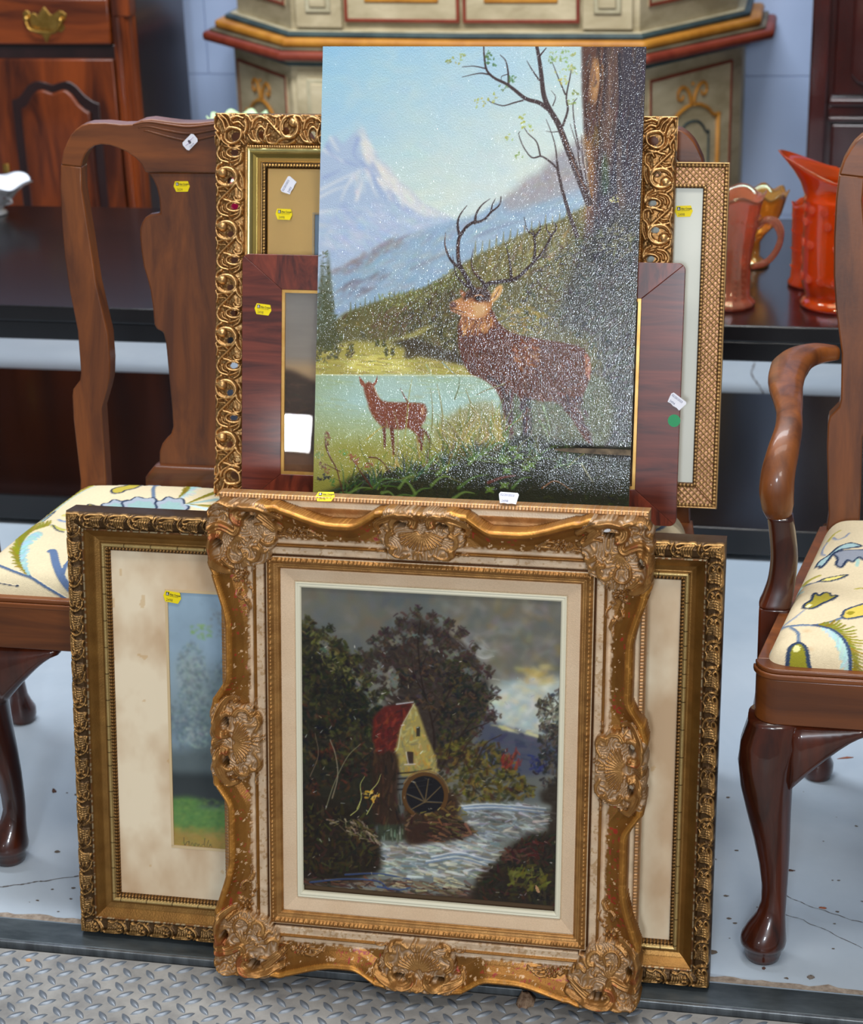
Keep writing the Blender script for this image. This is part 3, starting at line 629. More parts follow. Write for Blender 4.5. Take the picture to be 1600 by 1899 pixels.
def ring(name, Wd, Hd, t0, t1, hf, cf, ds, dt, parent, m, back=0.02, inner=0.0, straight=0.0, holes=None, off=(0, 0)):
    """four rails of a frame with a modelled profile; height towards the viewer is -y. Mitred, or straight between corner squares"""
    out = []
    for side in range(4):
        L = Wd if side % 2 == 0 else Hd; a = straight if straight else t0
        s = np.linspace(a, L-a, int(round((L-2*a)/ds))+1); t = np.linspace(t0, t1, max(3, int(round((t1-t0)/dt))+1)); t = np.r_[t0, t, t1]
        T, S0 = np.meshgrid(t, s, indexing='ij'); S = S0 if straight else np.clip(S0, T, L-T)
        h = hf(side, S, T, L); h[0] = -back; h[-1] = inner; x, z = side_xy(side, S, T, Wd, Hd)
        c = cf(side, S, T, L, h); c[0] = c[1]; c[-1] = c[-2]
        k = (np.abs(np.diff(S, axis=1))[:-1] > 1e-7) | (np.abs(np.diff(S, axis=1))[1:] > 1e-7)
        if holes is not None:
            hm = holes(side, S, T, L); k &= ~(hm[:-1, :-1] & hm[1:, 1:])
        v = np.stack([x+off[0], -h, z+off[1]], -1).reshape(-1, 3)
        q = grid_q(len(t), len(s), k)
        out.append(np_mesh(name, v, q, m, parent, c.reshape(-1, 4)))
    return out
def colr(*c): return lin(np.array(c)/255.0)
def mixc(a, b, f): return a*(1-f[..., None])+b*f[..., None]
def pack(rgb, metal): return np.concatenate([np.clip(rgb, 0, 1), (np.zeros(rgb.shape[:-1])+metal)[..., None]], -1)
def n2(X, Z, sc, sd=0):
    """cheap smooth noise on coordinates"""
    g = np.random.RandomState(sd).rand(64, 64); x = X*sc; z = Z*sc; x0 = np.floor(x).astype(int); z0 = np.floor(z).astype(int); fx = x-x0; fz = z-z0; fx = fx*fx*(3-2*fx); fz = fz*fz*(3-2*fz)
    f = lambda i, j: g[i % 64, j % 64]
    return (f(x0, z0)*(1-fx)+f(x0+1, z0)*fx)*(1-fz)+(f(x0, z0+1)*(1-fx)+f(x0+1, z0+1)*fx)*fz
def fbm(X, Z, sc, sd=0, o=4): return sum(n2(X, Z, sc*2**k, sd+k)*0.5**k for k in range(o))/sum(0.5**k for k in range(o))
GOLDM = mat_paint('gilding', rough=0.38, metal_alpha=True, bump=0.15, bscale=500, noise_amt=0.12, nscale=60)
GOLDS = mat_paint('gilding_smooth', rough=0.27, metal_alpha=True, noise_amt=0.06, nscale=30)
def seg(T, pts): return np.interp(T, [p[0] for p in pts], [p[1] for p in pts])

# text and stickers -------------------------------------------------
INK = mat('black_ink', L8(20, 18, 20), rough=0.6); PURP = mat('purple_ink', L8(120, 30, 120), rough=0.6); BLUEI = mat('blue_grey_ink', L8(80, 84, 120), rough=0.6)
YELP = mat('yellow_paper', L8(238, 214, 20), rough=0.55, spec=0.3); WHP = mat('white_paper', L8(228, 228, 238), rough=0.55, spec=0.3); GRNP = mat('green_paper', L8(18, 140, 84), rough=0.5)
def text(s, size, m, parent, x, z, y=-0.0004, rz=0.0, bold=0.0, shear=0.0, sx=1.0):
    c = bpy.data.curves.new('lettering', 'FONT'); c.body = s; c.size = size; c.offset = bold; c.shear = shear; c.space_character = 1.0; c.resolution_u = 2
    tmp = bpy.data.objects.new('lettering', c); COL.objects.link(tmp); bpy.context.view_layer.update(); me = bpy.data.meshes.new_from_object(tmp.evaluated_get(bpy.context.evaluated_depsgraph_get())); bpy.data.objects.remove(tmp); bpy.data.curves.remove(c)
    me.name = 'lettering'; me.materials.clear(); me.materials.append(m); o = bpy.data.objects.new('lettering', me); COL.objects.link(o); o.parent = parent; o.location = (x, y, z); o.rotation_euler = (math.pi/2, 0, 0); o.scale = (sx, 1, 1)
    if rz: o.rotation_euler = (Matrix.Rotation(-rz, 3, 'Y') @ Matrix.Rotation(math.pi/2, 3, 'X')).to_euler()
    return o
def sticker(parent, x, z, y, kind='yellow', rz=0.0, num='2498', w=0.0245, h=0.0150, lean=0.0):
    k = 0.0035
    if kind == 'yellow': P = [(k, 0), (w-k, 0), (w, h*.5), (w-k*.7, h), (k*.7, h), (0, h*.52)]
    elif kind == 'white': P = [(k*.8, 0), (w*.3, 0.0008), (w*.5, 0), (w*.7, .0008), (w-k*.6, 0), (w-.001, h*.45), (w, h*.85), (w-k*.5, h), (k*.5, h), (0, h*.8), (.001, h*.45)]
    else: P = [(w/2+w/2*math.cos(a), w/2+w/2*math.sin(a)) for a in np.linspace(0, 2*math.pi, 24, endpoint=False)]
    o = MB().prism(P, -0.0002, 0.0002).build('price_sticker' if kind != 'dot' else 'dot_sticker', {'yellow': YELP, 'white': WHP, 'dot': GRNP}[kind], parent)
    o.location = (x, y, z); o.rotation_euler = (lean, rz, 0)
    o['label'] = {'yellow': 'yellow auction house lot sticker', 'white': 'small white date sticker', 'dot': 'round green dot sticker'}[kind]
    if kind == 'yellow':
        lg = MB().box(0.0036, 0.0078, -.0006, -.0003, h-.0062, h-.0016).build('logo_square', INK, o)
        text('&', 0.0052, WHP, o, 0.0040, h-.0056, y=-.0008)
        text('Alex Cooper', 0.0036, INK, o, 0.0086, h-.0052, y=-.0006, bold=.00008, sx=.78)
        MB().box(0.0086, 0.0205, -.0005, -.0003, h-.0067, h-.0064).build('thin_rule', INK, o)
        text(num, 0.0050, mat('dot_print', L8(110, 100, 30), rough=.6), o, 0.0046, 0.0016, y=-.0006, sx=.9)
    elif kind == 'white':
        text('02/20/2023', 0.0042, BLUEI, o, 0.0016, h-.0050, y=-.0006, sx=.92); text(num, 0.0042, BLUEI, o, 0.004, 0.0020, y=-.0006)
    elif kind == 'ticket': pass
    return o
def ticket(parent, x, z, y, rz, lean):
    P = [(0.002, 0), (0.021, 0), (0.0235, .003), (0.0235, .0115), (0.021, .0145), (0.002, .0145), (0, .0115), (0, .003)]
    o = MB().prism(P, -.0002, .0002).build('price_sticker', WHP, parent, label='white hand-marked ticket with a purple slash'); o.location = (x, y-.0032, z); o.rotation_euler = (lean, rz, 0)
    MB().tube([(0.003, -.0005, .0085), (0.009, -.0005, .0072), (0.015, -.0005, .0090), (0.0215, -.0005, .0088)], [.0004, .0007, .0006, .0003], n=6, flat=.3).build('pen_stroke', PURP, o)
    text('8', 0.0075, INK, o, 0.0095, 0.0055, y=-.0007, bold=.0003); text('12610', 0.0036, BLUEI, o, 0.006, 0.0010, y=-.0006)

# ------------------------------------------------------------------ the wide picture at the back of the floor stack
BIGA = math.radians(10)
big = thing('framed_pastel', 'wide bronze framed pastel with mottled tan mat, on the floor behind the mill painting', 'picture', (-0.932, 2.091, 0.0), (-BIGA, 0, 0))
BW, BH = 0.846, 0.5845
tile = HF(0.033, 0.0225, 0.00025)
for sh in (-0.033, 0, 0.033):
    F = lambda a, b, sh=sh: ((a*0.001+sh), b*0.001)
    for k in range(5): tile.st([(3+k*3.1, 3.5+k*.5), (6+k*3.3, 6.5), (8+k*3.2, 11), (7.5+k*2.8, 17)], .0013, .0008, .0032, fn=F)
    tile.st([(1, 4), (5, 1.8), (14, 2.6), (22, 3.0), (27, 5.5), (25, 9), (21.5, 8)], .0015, .0011, .0042, fn=F)
    tile.st([(30, 3), (33, 9), (31, 15), (26, 19), (20, 20)], .0014, .0008, .004, fn=F); tile.ball((23, 14), .0019, .0038, fn=F); tile.ball((30, 20), .0013, .003, fn=F); tile.st([(8, 19.5), (14, 18), (19, 21)], .0012, .0008, .003, fn=F)
    tile.st([(25, 12), (28, 15), (27, 18)], .001, .0006, .003, fn=F)
def big_h(side, S, T, L):
    h = seg(T, [(0, .024), (.002, .028), (.010, .0315), (.018, .030), (.0222, .027), (.0224, .0295), (.0238, .0295), (.0242, .026), (.028, .0225), (.034, .0165), (.040, .0140), (.0425, .0145), (.0428, .017), (.0455, .0185), (.0478, .0165), (.048, .0135), (.0505, .0148), (.053, .012)])
    orn = tile.at(S+.0016*(fbm(S, T, 70, 15, 2)-.5)*4, np.clip(T+.001*(n2(S, T, 110, 16)-.5), 0, .0224), 0.033)*(.8+.4*n2(S, T, 45, 17))*(T < .0222)*seg(T, [(0, .3), (.003, 1), (.02, 1), (.0222, .3)])
    b = 0.0011*np.clip(np.sin(S*2*np.pi/.0046)*np.sin((T-.048)/.005*np.pi), -.4, 1)*((T > .048) & (T < .053))
    return h+orn+b
def big_c(side, S, T, L, h):
    x, z = side_xy(side, S, T, BW, BH); n = fbm(x, z, 60, 3); orn = tile.at(S, T, 0.033)
    gold = colr(178, 134, 78); dark = colr(52, 36, 20); c = mixc(colr(74, 52, 28), gold, np.clip(orn/.0028, 0, 1)*(.6+.5*n))  # bronze on the highs; recess brown also carries some painted-in crevice shade
    cove = T > .0242; c = np.where(cove[..., None], mixc(colr(120, 82, 36), colr(146, 106, 52), n), c)
    ln = (T > .0222) & (T < .0240); c = np.where(ln[..., None], mixc(colr(168, 150, 118), colr(120, 78, 44), (fbm(S, T*0, 400, 8, 2) > .5)*1.0), c)
    g = (T > .0428) & (T < .048); c = np.where(g[..., None], colr(188, 160, 104), c)
    cr = g & ((S*55+side*.3) % 1 < .035); c = np.where(cr[..., None], dark, c)
    e = (T >= .048); c = np.where(e[..., None], mixc(dark, colr(146, 104, 52), np.clip(np.sin(S*2*np.pi/.0046)*.5+.5, 0, 1)), c)
    return pack(c, .72)
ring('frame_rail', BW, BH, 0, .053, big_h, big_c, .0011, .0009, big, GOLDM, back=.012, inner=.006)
# the mat and the pastel under it, drawn flat
def corners(o_loc, ang, x0, z0, w, h, y=0.0):
    """image positions of a leaning rectangle's corners, to lay out its drawing in"""
    M = Matrix.Translation(Vector(o_loc)) @ Matrix.Rotation(ang, 4, 'X')
    return [proj(M @ Vector(p)) for p in ((x0, y, z0+h), (x0+w, y, z0+h), (x0+w, y, z0), (x0, y, z0))]
BO = (-0.932, 2.091, 0.0)
MATW = mat_paint('mat_board', rough=0.5, coat=0.35, coat_r=0.05, spec=0.4)
mx0, mz0, mw, mh = .052, .052, BW-.104, BH-.104
def mat_cv(h, w, c1, c2):
    cv = Cv(h, w); n = vnoise(h, w, 40, 60, oct=5); n = np.clip((n-.32)/.36, 0, 1); cv.a = (np.array(c1)*(1-n[..., None])+np.array(c2)*n[..., None])/255
    f = (vnoise(h, w, 9, 9, oct=2) > .86); cv.a[f] = cv.a[f]*.75+np.array((176, 120, 50))/255*.25
    return cv
cv = mat_cv(300, 460, (196, 164, 128), (232, 214, 184))
px0, pz0, pw, ph = .1285, .1265, BW-.257, .3525
# mat as four boards round the picture opening: cut the opening out of the sheet
X, Z = np.meshgrid(mx0+np.linspace(0, mw, cv.w), mz0+np.linspace(mh, 0, cv.h))
ops = (X > px0-.001) & (X < px0+pw+.001) & (Z > pz0-.001) & (Z < pz0+ph+.001)
v = np.stack([X, np.full_like(X, -.0075), Z], -1).reshape(-1, 3); C = np.concatenate([lin(cv.a), np.zeros(X.shape+(1,))], -1).reshape(-1, 4)
np_mesh('mat_board', v, grid_q(cv.h, cv.w, ~(ops[:-1, :-1] & ops[1:, 1:]))[:, ::-1], MATW, big, C)
for (a, b_, c_, d) in ((px0-.003, px0+.0006, pz0, pz0+ph), (px0+pw-.0006, px0+pw+.003, pz0, pz0+ph), (px0-.003, px0+pw+.003, pz0+ph-.0006, pz0+ph+.003), (px0-.003, px0+pw+.003, pz0-.003, pz0+.0006)):
    MB().box(a, b_, -.0082, -.006, c_, d).build('mat_bevel', mat('bevel_card', L8(206, 180, 138), rough=.7), big)
cv = Cv(330, 560, corners(BO, -BIGA, px0, pz0, pw, ph, -.006), (142, 166, 184)); P_ = cv
yy = np.linspace(0, 1, cv.h)[:, None, None]; cv.a = np.array((146, 170, 188))/255*(1-yy*.2)+np.zeros_like(cv.a); cv.a *= (1+.10*(vnoise(cv.h, cv.w, 18, oct=4)-.5))[..., None]
for cx_, cy_, rx, ry_, c in ((352, 1250, 26, 40, (150, 160, 150)), (400, 1300, 40, 60, (104, 120, 124)), (345, 1340, 34, 36, (84, 100, 108)), (395, 1370, 40, 40, (92, 108, 110)), (450, 1290, 50, 80, (90, 106, 110)), (370, 1300, 26, 26, (130, 144, 140)), (330, 1300, 26, 30, (128, 144, 150)), (600, 1320, 160, 110, (90, 106, 110)), (800, 1320, 160, 110, (90, 106, 110))): cv.poly([(cx_+rx*math.cos(a), cy_+ry_*math.sin(a)) for a in np.linspace(0, 6.28, 10)[:-1]], c, .6, 9)
GR = [(118, 138, 140), (88, 104, 112), (140, 156, 150), (70, 84, 92), (160, 176, 170)]
for k, (cx_, cy_, rx, ry_) in enumerate([(355, 1240, 26, 50), (390, 1300, 45, 70), (440, 1290, 60, 80), (350, 1330, 35, 50), (400, 1380, 80, 60), (520, 1280, 80, 90), (620, 1330, 90, 80), (760, 1320, 90, 90)]):
    cv.dabs(260, [(cx_+rx*math.cos(a), cy_+ry_*math.sin(a)) for a in np.linspace(0, 6.28, 12)], GR, (3, 9), (2, 5), .5, 1.2, .4)
cv.poly([(312, 1390), (420, 1385), (800, 1400), (1200, 1400), (1200, 1480), (800, 1470), (420, 1460), (312, 1450)], (74, 84, 84), .8, 8)
cv.poly([(314, 1432), (420, 1436), (1200, 1450), (1200, 1520), (420, 1500), (314, 1482)], (36, 44, 46), .95, 4)
cv.poly([(314, 1480), (350, 1478), (390, 1488), (430, 1500), (1200, 1520), (1200, 1570), (430, 1550), (314, 1540)], (86, 128, 58), .95, 3); cv.dabs(260, [(314, 1478), (430, 1490), (430, 1540), (314, 1525)], [(98, 140, 70), (60, 100, 50), (120, 150, 70)], (4, 9), (2, 4), .2, .5, .5)
cv.poly([(314, 1532), (430, 1545), (1200, 1570), (1200, 1640), (430, 1620), (314, 1600)], (164, 132, 58), .95, 5); cv.dabs(160, [(316, 1535), (430, 1535), (430, 1590), (316, 1590)], [(150, 120, 50), (176, 146, 66), (120, 130, 50)], (4, 10), (2, 5), .1, .4, .4)
cv.dabs(60, [(340, 1350), (385, 1350), (380, 1385), (345, 1380)], [(176, 190, 184), (150, 164, 160)], (3, 9), (1.5, 4), 1, 1, .7); cv.dabs(22, [(355, 1160), (395, 1155), (390, 1185), (360, 1180)], [(120, 160, 70), (130, 170, 84)], (3, 6), (3, 5), 0, .6, .7)
cv.dabs(110, [(385, 1125), (440, 1115), (440, 1190), (400, 1180)], [(110, 100, 90), (90, 80, 72), (128, 120, 90)], (2, 5), (1, 3), 1, 1, .5); cv.dabs(60, [(330, 1120), (420, 1120), (420, 1300), (330, 1300)], [(60, 66, 80)], (1, 2), (.6, 1.4), 0, 1, .5)
cv.a = np.stack([blur(cv.a[..., i], 1) for i in range(3)], -1)
SIG = [[(341, 1553), (342, 1566), (350, 1574), (362, 1577), (372, 1574)], [(343, 1568), (347, 1561), (352, 1562)], [(350, 1560), (352, 1572), (356, 1563), (361, 1571)], [(361, 1571), (362, 1564), (366, 1566), (367, 1572)], [(367, 1572), (369, 1565), (373, 1573)], [(380, 1555), (379, 1566), (382, 1573), (376, 1572), (374, 1567), (379, 1566)], [(387, 1558), (384, 1568), (386, 1574)], [(386, 1574), (390, 1566), (393, 1572), (398, 1573), (406, 1575)]]
for p in SIG: cv.stroke(p, 1.1, .8, (36, 40, 38), .9, 0)
PASTEL = mat_paint('pastel_paper', rough=0.75, coat=0.35, coat_r=0.05)
cv.mesh('pastel_drawing', pw, ph, PASTEL, big, px0, pz0, -.006)
MB().box(.01, BW-.01, .002, .010, .01, BH-.01).build('backing_board', mat('brown_board', L8(96, 74, 52), rough=.9), big)
sticker(big, .1225, .466, -.0085, 'yellow', rz=.13)

# ------------------------------------------------------------------ mill painting, carved swept frame
MA = math.radians(10.6)
MO = (-0.7225, 2.030, 0.0)
mill = thing('framed_painting', 'watermill oil painting in carved gilt swept frame with linen liner, front of the stack', 'picture', MO, (-MA, 0, 0))
MW, MH = 0.556, 0.634
orn = HF(MW, MH, 0.0006)
def corner_fn(fx, fz):
    def f(X, Y):
        a = (X*.1115-10.2)*.001; b = (Y*.1115-10.2)*.001
        return ((a if fx else MW-a), (MH-b if fz else b))
    return f
def center_fn(side):
    def f(X, Y):
        a = (Y-930)*.1259e-3; b = (X-78)*.1259e-3
        if side == 3: return (b, MH*.503-a)
        if side == 1: return (MW-b, MH*.503-a)
        if side == 2: return (MW*.49+a, MH-b)
        return (MW*.49+a, b)
    return f
def P3(o, pts, r, hg, fn, n=3, gap=22, taper=.5):
    r *= 1.25; hg *= 1.1
    """a scroll made of parallel reeds"""
    p = np.array(smooth_pts(pts, 4)); d = np.gradient(p, axis=0); nr = np.stack([-d[:, 1], d[:, 0]], -1); nr /= np.linalg.norm(nr, axis=1)[:, None]+1e-6
    for k in range(n):
        off = (k-(n-1)/2)*gap; tt = np.linspace(1, taper, len(p))[:, None]; o.st([tuple(q) for q in (p+nr*off*tt)], r*(1.15 if k == 0 else .85), r*.5, hg*(1-.12*k), sm=False, fn=fn)
for fx in (1, 0):
    for fz in (1, 0):
        F = corner_fn(fx, fz); o = orn
        P3(o, [(500, 330), (440, 310), (425, 240), (490, 185), (610, 175), (730, 205), (840, 255), (940, 300)], .0030, .0085, F, 3, 34)
        o.ball((500, 330), .0034, .0105, F)
        P3(o, [(700, 250), (790, 320), (870, 390), (930, 440)], .002, .006, F, 3, 34); o.st([(660, 360), (740, 350), (800, 390), (860, 440)], .0019, .0012, .0055, fn=F)
        P3(o, [(250, 505), (190, 480), (140, 540), (122, 650), (150, 765), (210, 850), (300, 915), (360, 925)], .0030, .0085, F, 3, 34); o.ball((250, 500), .0034, .0105, F)
        P3(o, [(250, 800), (320, 860), (400, 890)], .0018, .005, F, 3, 30)
        P3(o, [(160, 430), (250, 400), (340, 430), (420, 470), (455, 420), (440, 370)], .0034, .0085, F, 2, 44, .8)
        P3(o, [(515, 130), (470, 175), (400, 160), (330, 130), (250, 112), (180, 140), (150, 200)], .0018, .0052, F, 2, 26); P3(o, [(150, 250), (105, 300), (95, 380), (135, 440)], .0018, .0052, F, 2, 24)
        o.ball((250, 205), .0016, .004, F); o.ball((190, 270), .0016, .004, F)
        for q in ([(250, 270), (310, 250), (340, 300), (300, 350)], [(330, 200), (370, 240), (350, 290)], [(210, 330), (260, 340), (290, 390)]): o.st(q, .0014, .0009, .0034, fn=F)
        for ex, ey in ((345, 640), (380, 650), (420, 655), (460, 650), (500, 630), (535, 600), (560, 560)): o.st([(450, 480), ((450+ex)/2+8, (480+ey)/2), (ex, ey)], .0014, .0012, .0036, fn=F)
        o.st([(350, 650), (345, 740), (400, 810), (480, 800), (525, 740), (500, 660)], .0021, .0017, .0048, fn=F)
        for a in np.linspace(-.35, 3.4, 15): o.st([(430+92*math.cos(a), 720+92*math.sin(a)), (430+132*math.cos(a), 720+142*math.sin(a))], .0013, .0010, .0034, fn=F)
        for c_, r in (((480, 640), .0022), ((352, 650), .0022), ((610, 510), .0026), ((645, 570), .0016)): o.ball(c_, r, .005, F)
        P3(o, [(635, 640), (685, 650), (690, 725), (640, 780), (570, 765), (560, 700)], .0019, .0048, F, 2, 26); o.ball((635, 640), .0022, .005, F)
        P3(o, [(725, 550), (790, 590), (860, 560), (880, 500)], .0018, .0045, F, 2, 24); P3(o, [(690, 600), (750, 680), (800, 650)], .0017, .004, F, 2, 22)
        for q in ([(560, 820), (590, 870), (575, 930)], [(600, 800), (615, 860), (605, 900)], [(900, 510), (960, 500), (1000, 520)]): o.st(q, .0012, .0008, .003, fn=F)
        for cx_, cy_ in ((480, 960), (1110, 455)):                 # flower heads
            for a in np.linspace(0, 6.28, 7)[:-1]: o.ball((cx_+52*math.cos(a), cy_+46*math.sin(a)), .0024, .0038, F)
            o.ball((cx_, cy_), .0016, .005, F)
        for cx_, cy_ in ((410, 1010), (540, 1050), (1020, 430), (1190, 480), (1290, 440)):
            for k in range(4): o.st([(cx_, cy_), (cx_+34*math.cos(k*.7+.5), cy_+34*math.sin(k*.7+.5))], .0014, .001, .0032, fn=F)
        for q in ([(440, 1140), (425, 1200), (470, 1245), (520, 1220)], [(560, 1110), (600, 1170), (580, 1240)], [(510, 1260), (545, 1340), (525, 1440)], [(535, 1260), (565, 1330), (560, 1370)],
                  [(1180, 420), (1250, 415), (1330, 455), (1390, 500)], [(1230, 480), (1310, 480), (1390, 470)]): o.st(q, .0020, .0009, .004, fn=F)
        o.cut((585, 275), 62, 52, F); o.cut((232, 590), 34, 62, F)
for side in range(4):
    F = center_fn(side); o = orn
    o.ball((118, 925), .0045, .007, F)
    for k in range(-3, 4): o.st([(135, 925+k*18), (215, 925+k*30)], .0013, .0014, .0045, fn=F)
    for sg in (1, -1):
        M_ = lambda pts, sg=sg: [(x, 930+sg*(y-930)) for x, y in pts]
        P3(o, M_([(260, 835), (200, 850), (160, 770), (185, 685), (245, 632), (290, 640)]), .0026, .0075, F, 3, 26); o.ball(M_([(262, 835)])[0], .0036, .0095, F)
        P3(o, M_([(160, 720), (205, 580), (265, 480), (345, 495)]), .0022, .0062, F, 3, 28); o.ball(M_([(345, 505)])[0], .0026, .0065, F)
        P3(o, M_([(500, 640), (560, 632), (592, 720), (545, 815)]), .0018, .0045, F, 2, 24); o.ball(M_([(500, 645)])[0], .0019, .0048, F); o.ball(M_([(440, 740)])[0], .0019, .0045, F)
        P3(o, M_([(330, 650), (375, 592), (465, 600), (492, 690)]), .0018, .0048, F, 2, 28); o.st(M_([(545, 480), (530, 530), (560, 580)]), .0018, .001, .0038, fn=F)
        for a in np.linspace(.2, 1.25, 5): o.st(M_([(410+60*math.cos(a+2), 660-60*math.sin(a)), (410+100*math.cos(a+2), 640-90*math.sin(a))]), .0012, .001, .0034, fn=F)
        o.cut(M_([(246, 725)])[0], 28, 56, F)
    for a in np.linspace(-1.25, 1.25, 15): o.st([(300+40*math.cos(a), 930+40*math.sin(a)), (300+125*math.cos(a*1.02), 930+130*math.sin(a)), (300+196*math.cos(a*.98), 930+225*math.sin(a))], .0011, .0019, .0042, fn=F)
    for q in ([(520, 880), (560, 850), (620, 870)], [(520, 905), (580, 900), (620, 905)], [(525, 930), (570, 950)]): o.st(q, .0016, .001, .0036, fn=F)
orn.a = blur(orn.a, 0)
def sstep(x, a, b): t = np.clip((x-a)/(b-a), 0, 1); return t*t*(3-2*t)
def mill_fields(u, v):
    """height, colour and outline of the swept frame at u, v"""
    x1 = np.minimum(u, MW-u); z1 = np.minimum(v, MH-v); lr = x1 < z1; t = np.where(lr, x1, z1)
    s = np.where(lr, v, u); L = np.where(lr, MH, MW); c = np.where(lr, MH*.503, MW*.49); e = np.minimum(s, L-s); m_ = np.abs(s-c)
    inset = .0205*sstep(e, .070, .165)*sstep(m_, .045, .090)
    wav = .0012*np.sin(s*260)*(inset < .004)+.0012
    rc = np.hypot(np.maximum(.030-x1, 0), np.maximum(.030-z1, 0)); cornerout = (x1 < .030) & (z1 < .030) & (rc > .031)
    edge = t-inset-wav
    tp = np.clip(edge, 0, 1)
    h = np.interp(tp, [0, .0015, .005, .009, .010, .014, .022, .032], [.030, .0385, .0420, .0395, .0375, .0320, .0250, .0205])
    tt = t
    h = np.where(tt > .050, np.interp(tt, [.050, .0545, .0555, .0575, .0595, .060, .0690, .0695, .0715, .072, .0735, .0775, .0812, .082, .0835, .0845, .087, .0895], [.0195, .0195, .0225, .0255, .0225, .0215, .0215, .0185, .0185, .0205, .0205, .0235, .0205, .0190, .0200, .0175, .0180, .0135]), np.maximum(h, .0195))
    bd = (tt > .0735) & (tt < .0812); ph_ = (s % .046)/.046
    bump = np.where(ph_ < .52, .0014*np.abs(np.sin(s*np.pi/.0046)), .0016*np.clip(np.cos((ph_-.76)*2*np.pi*6), -.2, 1))*np.sin(np.clip((tt-.0735)/.0077, 0, 1)*np.pi)
    h = h+np.where(bd, bump, 0)
    cd = np.hypot(x1-.040, z1-.040); plate = (.0325-.25*np.maximum(cd-.036, 0))*(cd < .075); md = np.hypot(m_*.85, t-.030); plate2 = (.0315-.22*np.maximum(md-.032, 0))*(md < .07)
    fill = n2(u, v, 95, 77)*.9+.35*n2(u, v, 240, 78); pc = (cd < .042+.012*fill) & (tt < .0755); pm = (md < .036+.012*fill) & (tt < .066)
    a = orn.at(u, v); rg_ = np.abs(np.sin(n2(u, v, 60, 79)*26+n2(u, v, 140, 80)*5)); a = np.maximum(a, (.0030*np.sqrt(rg_)-.0008)*(pc | pm))
    h2 = np.where(pc, np.maximum(h, plate), h); h2 = np.where(pm, np.maximum(h2, plate2), h2)
    H = np.maximum(h2, h)+a*1.15*np.where(edge < .003, .5, 1)
    n = fbm(u, v, 90, 11); n3 = fbm(u, v, 260, 21, 3); nb = fbm(u, v, 22, 31)
    gold = mixc(colr(132, 88, 42), colr(176, 128, 70), n); scoop = mixc(colr(112, 70, 24), colr(158, 108, 46), nb)
    cream = mixc(colr(178, 146, 114), colr(208, 184, 154), n)
    col = scoop.copy(); met = np.full(u.shape, .62)
    red = (n3 > .70) & (nb > .45) & (tt < .055); col = np.where(red[..., None], colr(150, 44, 26), col); met = np.where(red, .1, met)
    chip = (n3 < .27) & (n > .48) & (tt < .056); col = np.where(chip[..., None], colr(206, 168, 128), col); met = np.where(chip, .1, met)
    ce = sstep(tt+(.008*(n3-.5)), .0475, .0515)*(tt < .0557); col = mixc(col, cream, ce); met = met*(1-ce)
    fl_ = (tt > .0600) & (tt < .0692); col = np.where(fl_[..., None], mixc(cream, colr(150, 112, 62), ((n3 > .62)*.6)), col); met = np.where(fl_, .1, met)
    dk = (tt >= .0695) & (tt < .0722); col = np.where(dk[..., None], colr(84, 50, 20), col)
    th_ = (tt >= .0722) & (tt < .0735); col = np.where(th_[..., None], colr(206, 180, 146), col); met = np.where(th_, .1, met)
    bb = tt >= .0735; col = np.where(bb[..., None], gold, col)
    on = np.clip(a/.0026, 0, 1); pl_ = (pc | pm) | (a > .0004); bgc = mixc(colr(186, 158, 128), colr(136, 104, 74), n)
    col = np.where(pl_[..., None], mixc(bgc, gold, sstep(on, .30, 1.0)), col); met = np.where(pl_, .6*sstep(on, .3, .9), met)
    rim = (edge < .010) & ~pl_; col = np.where(rim[..., None], mixc(colr(140, 88, 32), colr(196, 136, 58), n), col)
    red2 = (a > .0072) & (n > .52); col = np.where(red2[..., None], mixc(col, colr(140, 52, 30), np.full(u.shape, .55)), col)
    ok = (edge > 0) & ~cornerout & ~orn.hol(u, v)
    part = np.where(pc | ((e < .155) & (a > .0003) & (tt < .058) & (m_ > .07)), 1, np.where(pm | ((m_ < .07) & (a > .0003) & (tt < .068)), 2, 0))
    return H, pack(col, met), ok, part, tt
du = .00096
us = np.linspace(0, MW, int(MW/du)+1); vs_ = np.linspace(0, MH, int(MH/du)+1); V, U = np.meshgrid(vs_, us, indexing='ij')
H, Cc, ok, part, tt = mill_fields(U, V); tin = .0895
okf = ok[:-1, :-1] & ok[1:, 1:] & ok[1:, :-1] & ok[:-1, 1:]; inn = tt < tin; okf &= (inn[:-1, :-1] | inn[1:, 1:])
nr, nc = U.shape; idx = np.arange(nr*nc).reshape(nr, nc); Q = np.stack([idx[:-1, :-1], idx[:-1, 1:], idx[1:, 1:], idx[1:, :-1]], -1)
vert = np.stack([U, -H, V], -1).reshape(-1, 3)
# skirts: walls from every open edge back to the rebate
sk = []
def skirt(a, b): sk.append((a, b))
pad = np.pad(okf, 1); b0 = pad[1:-1, 1:-1]
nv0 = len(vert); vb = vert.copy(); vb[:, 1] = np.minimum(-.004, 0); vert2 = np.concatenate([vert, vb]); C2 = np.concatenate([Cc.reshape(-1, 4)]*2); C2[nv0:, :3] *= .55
def edgeq(m, i0, i1, flip):
    r, c = np.nonzero(m); a = idx[r+i0[0], c+i0[1]]; b_ = idx[r+i1[0], c+i1[1]]; q = np.stack([a, b_, b_+nv0, a+nv0], -1); return (q[:, ::-1] if flip else q), (r, c)
cells = part[:-1, :-1]; side_of = np.where(np.minimum(U, MW-U) < np.minimum(V, MH-V), np.where(U < MW/2, 3, 1), np.where(V < MH/2, 0, 2))[:-1, :-1]
quad_of = (U[:-1, :-1] > MW/2).astype(int)+2*(V[:-1, :-1] > MH/2)
groups = []
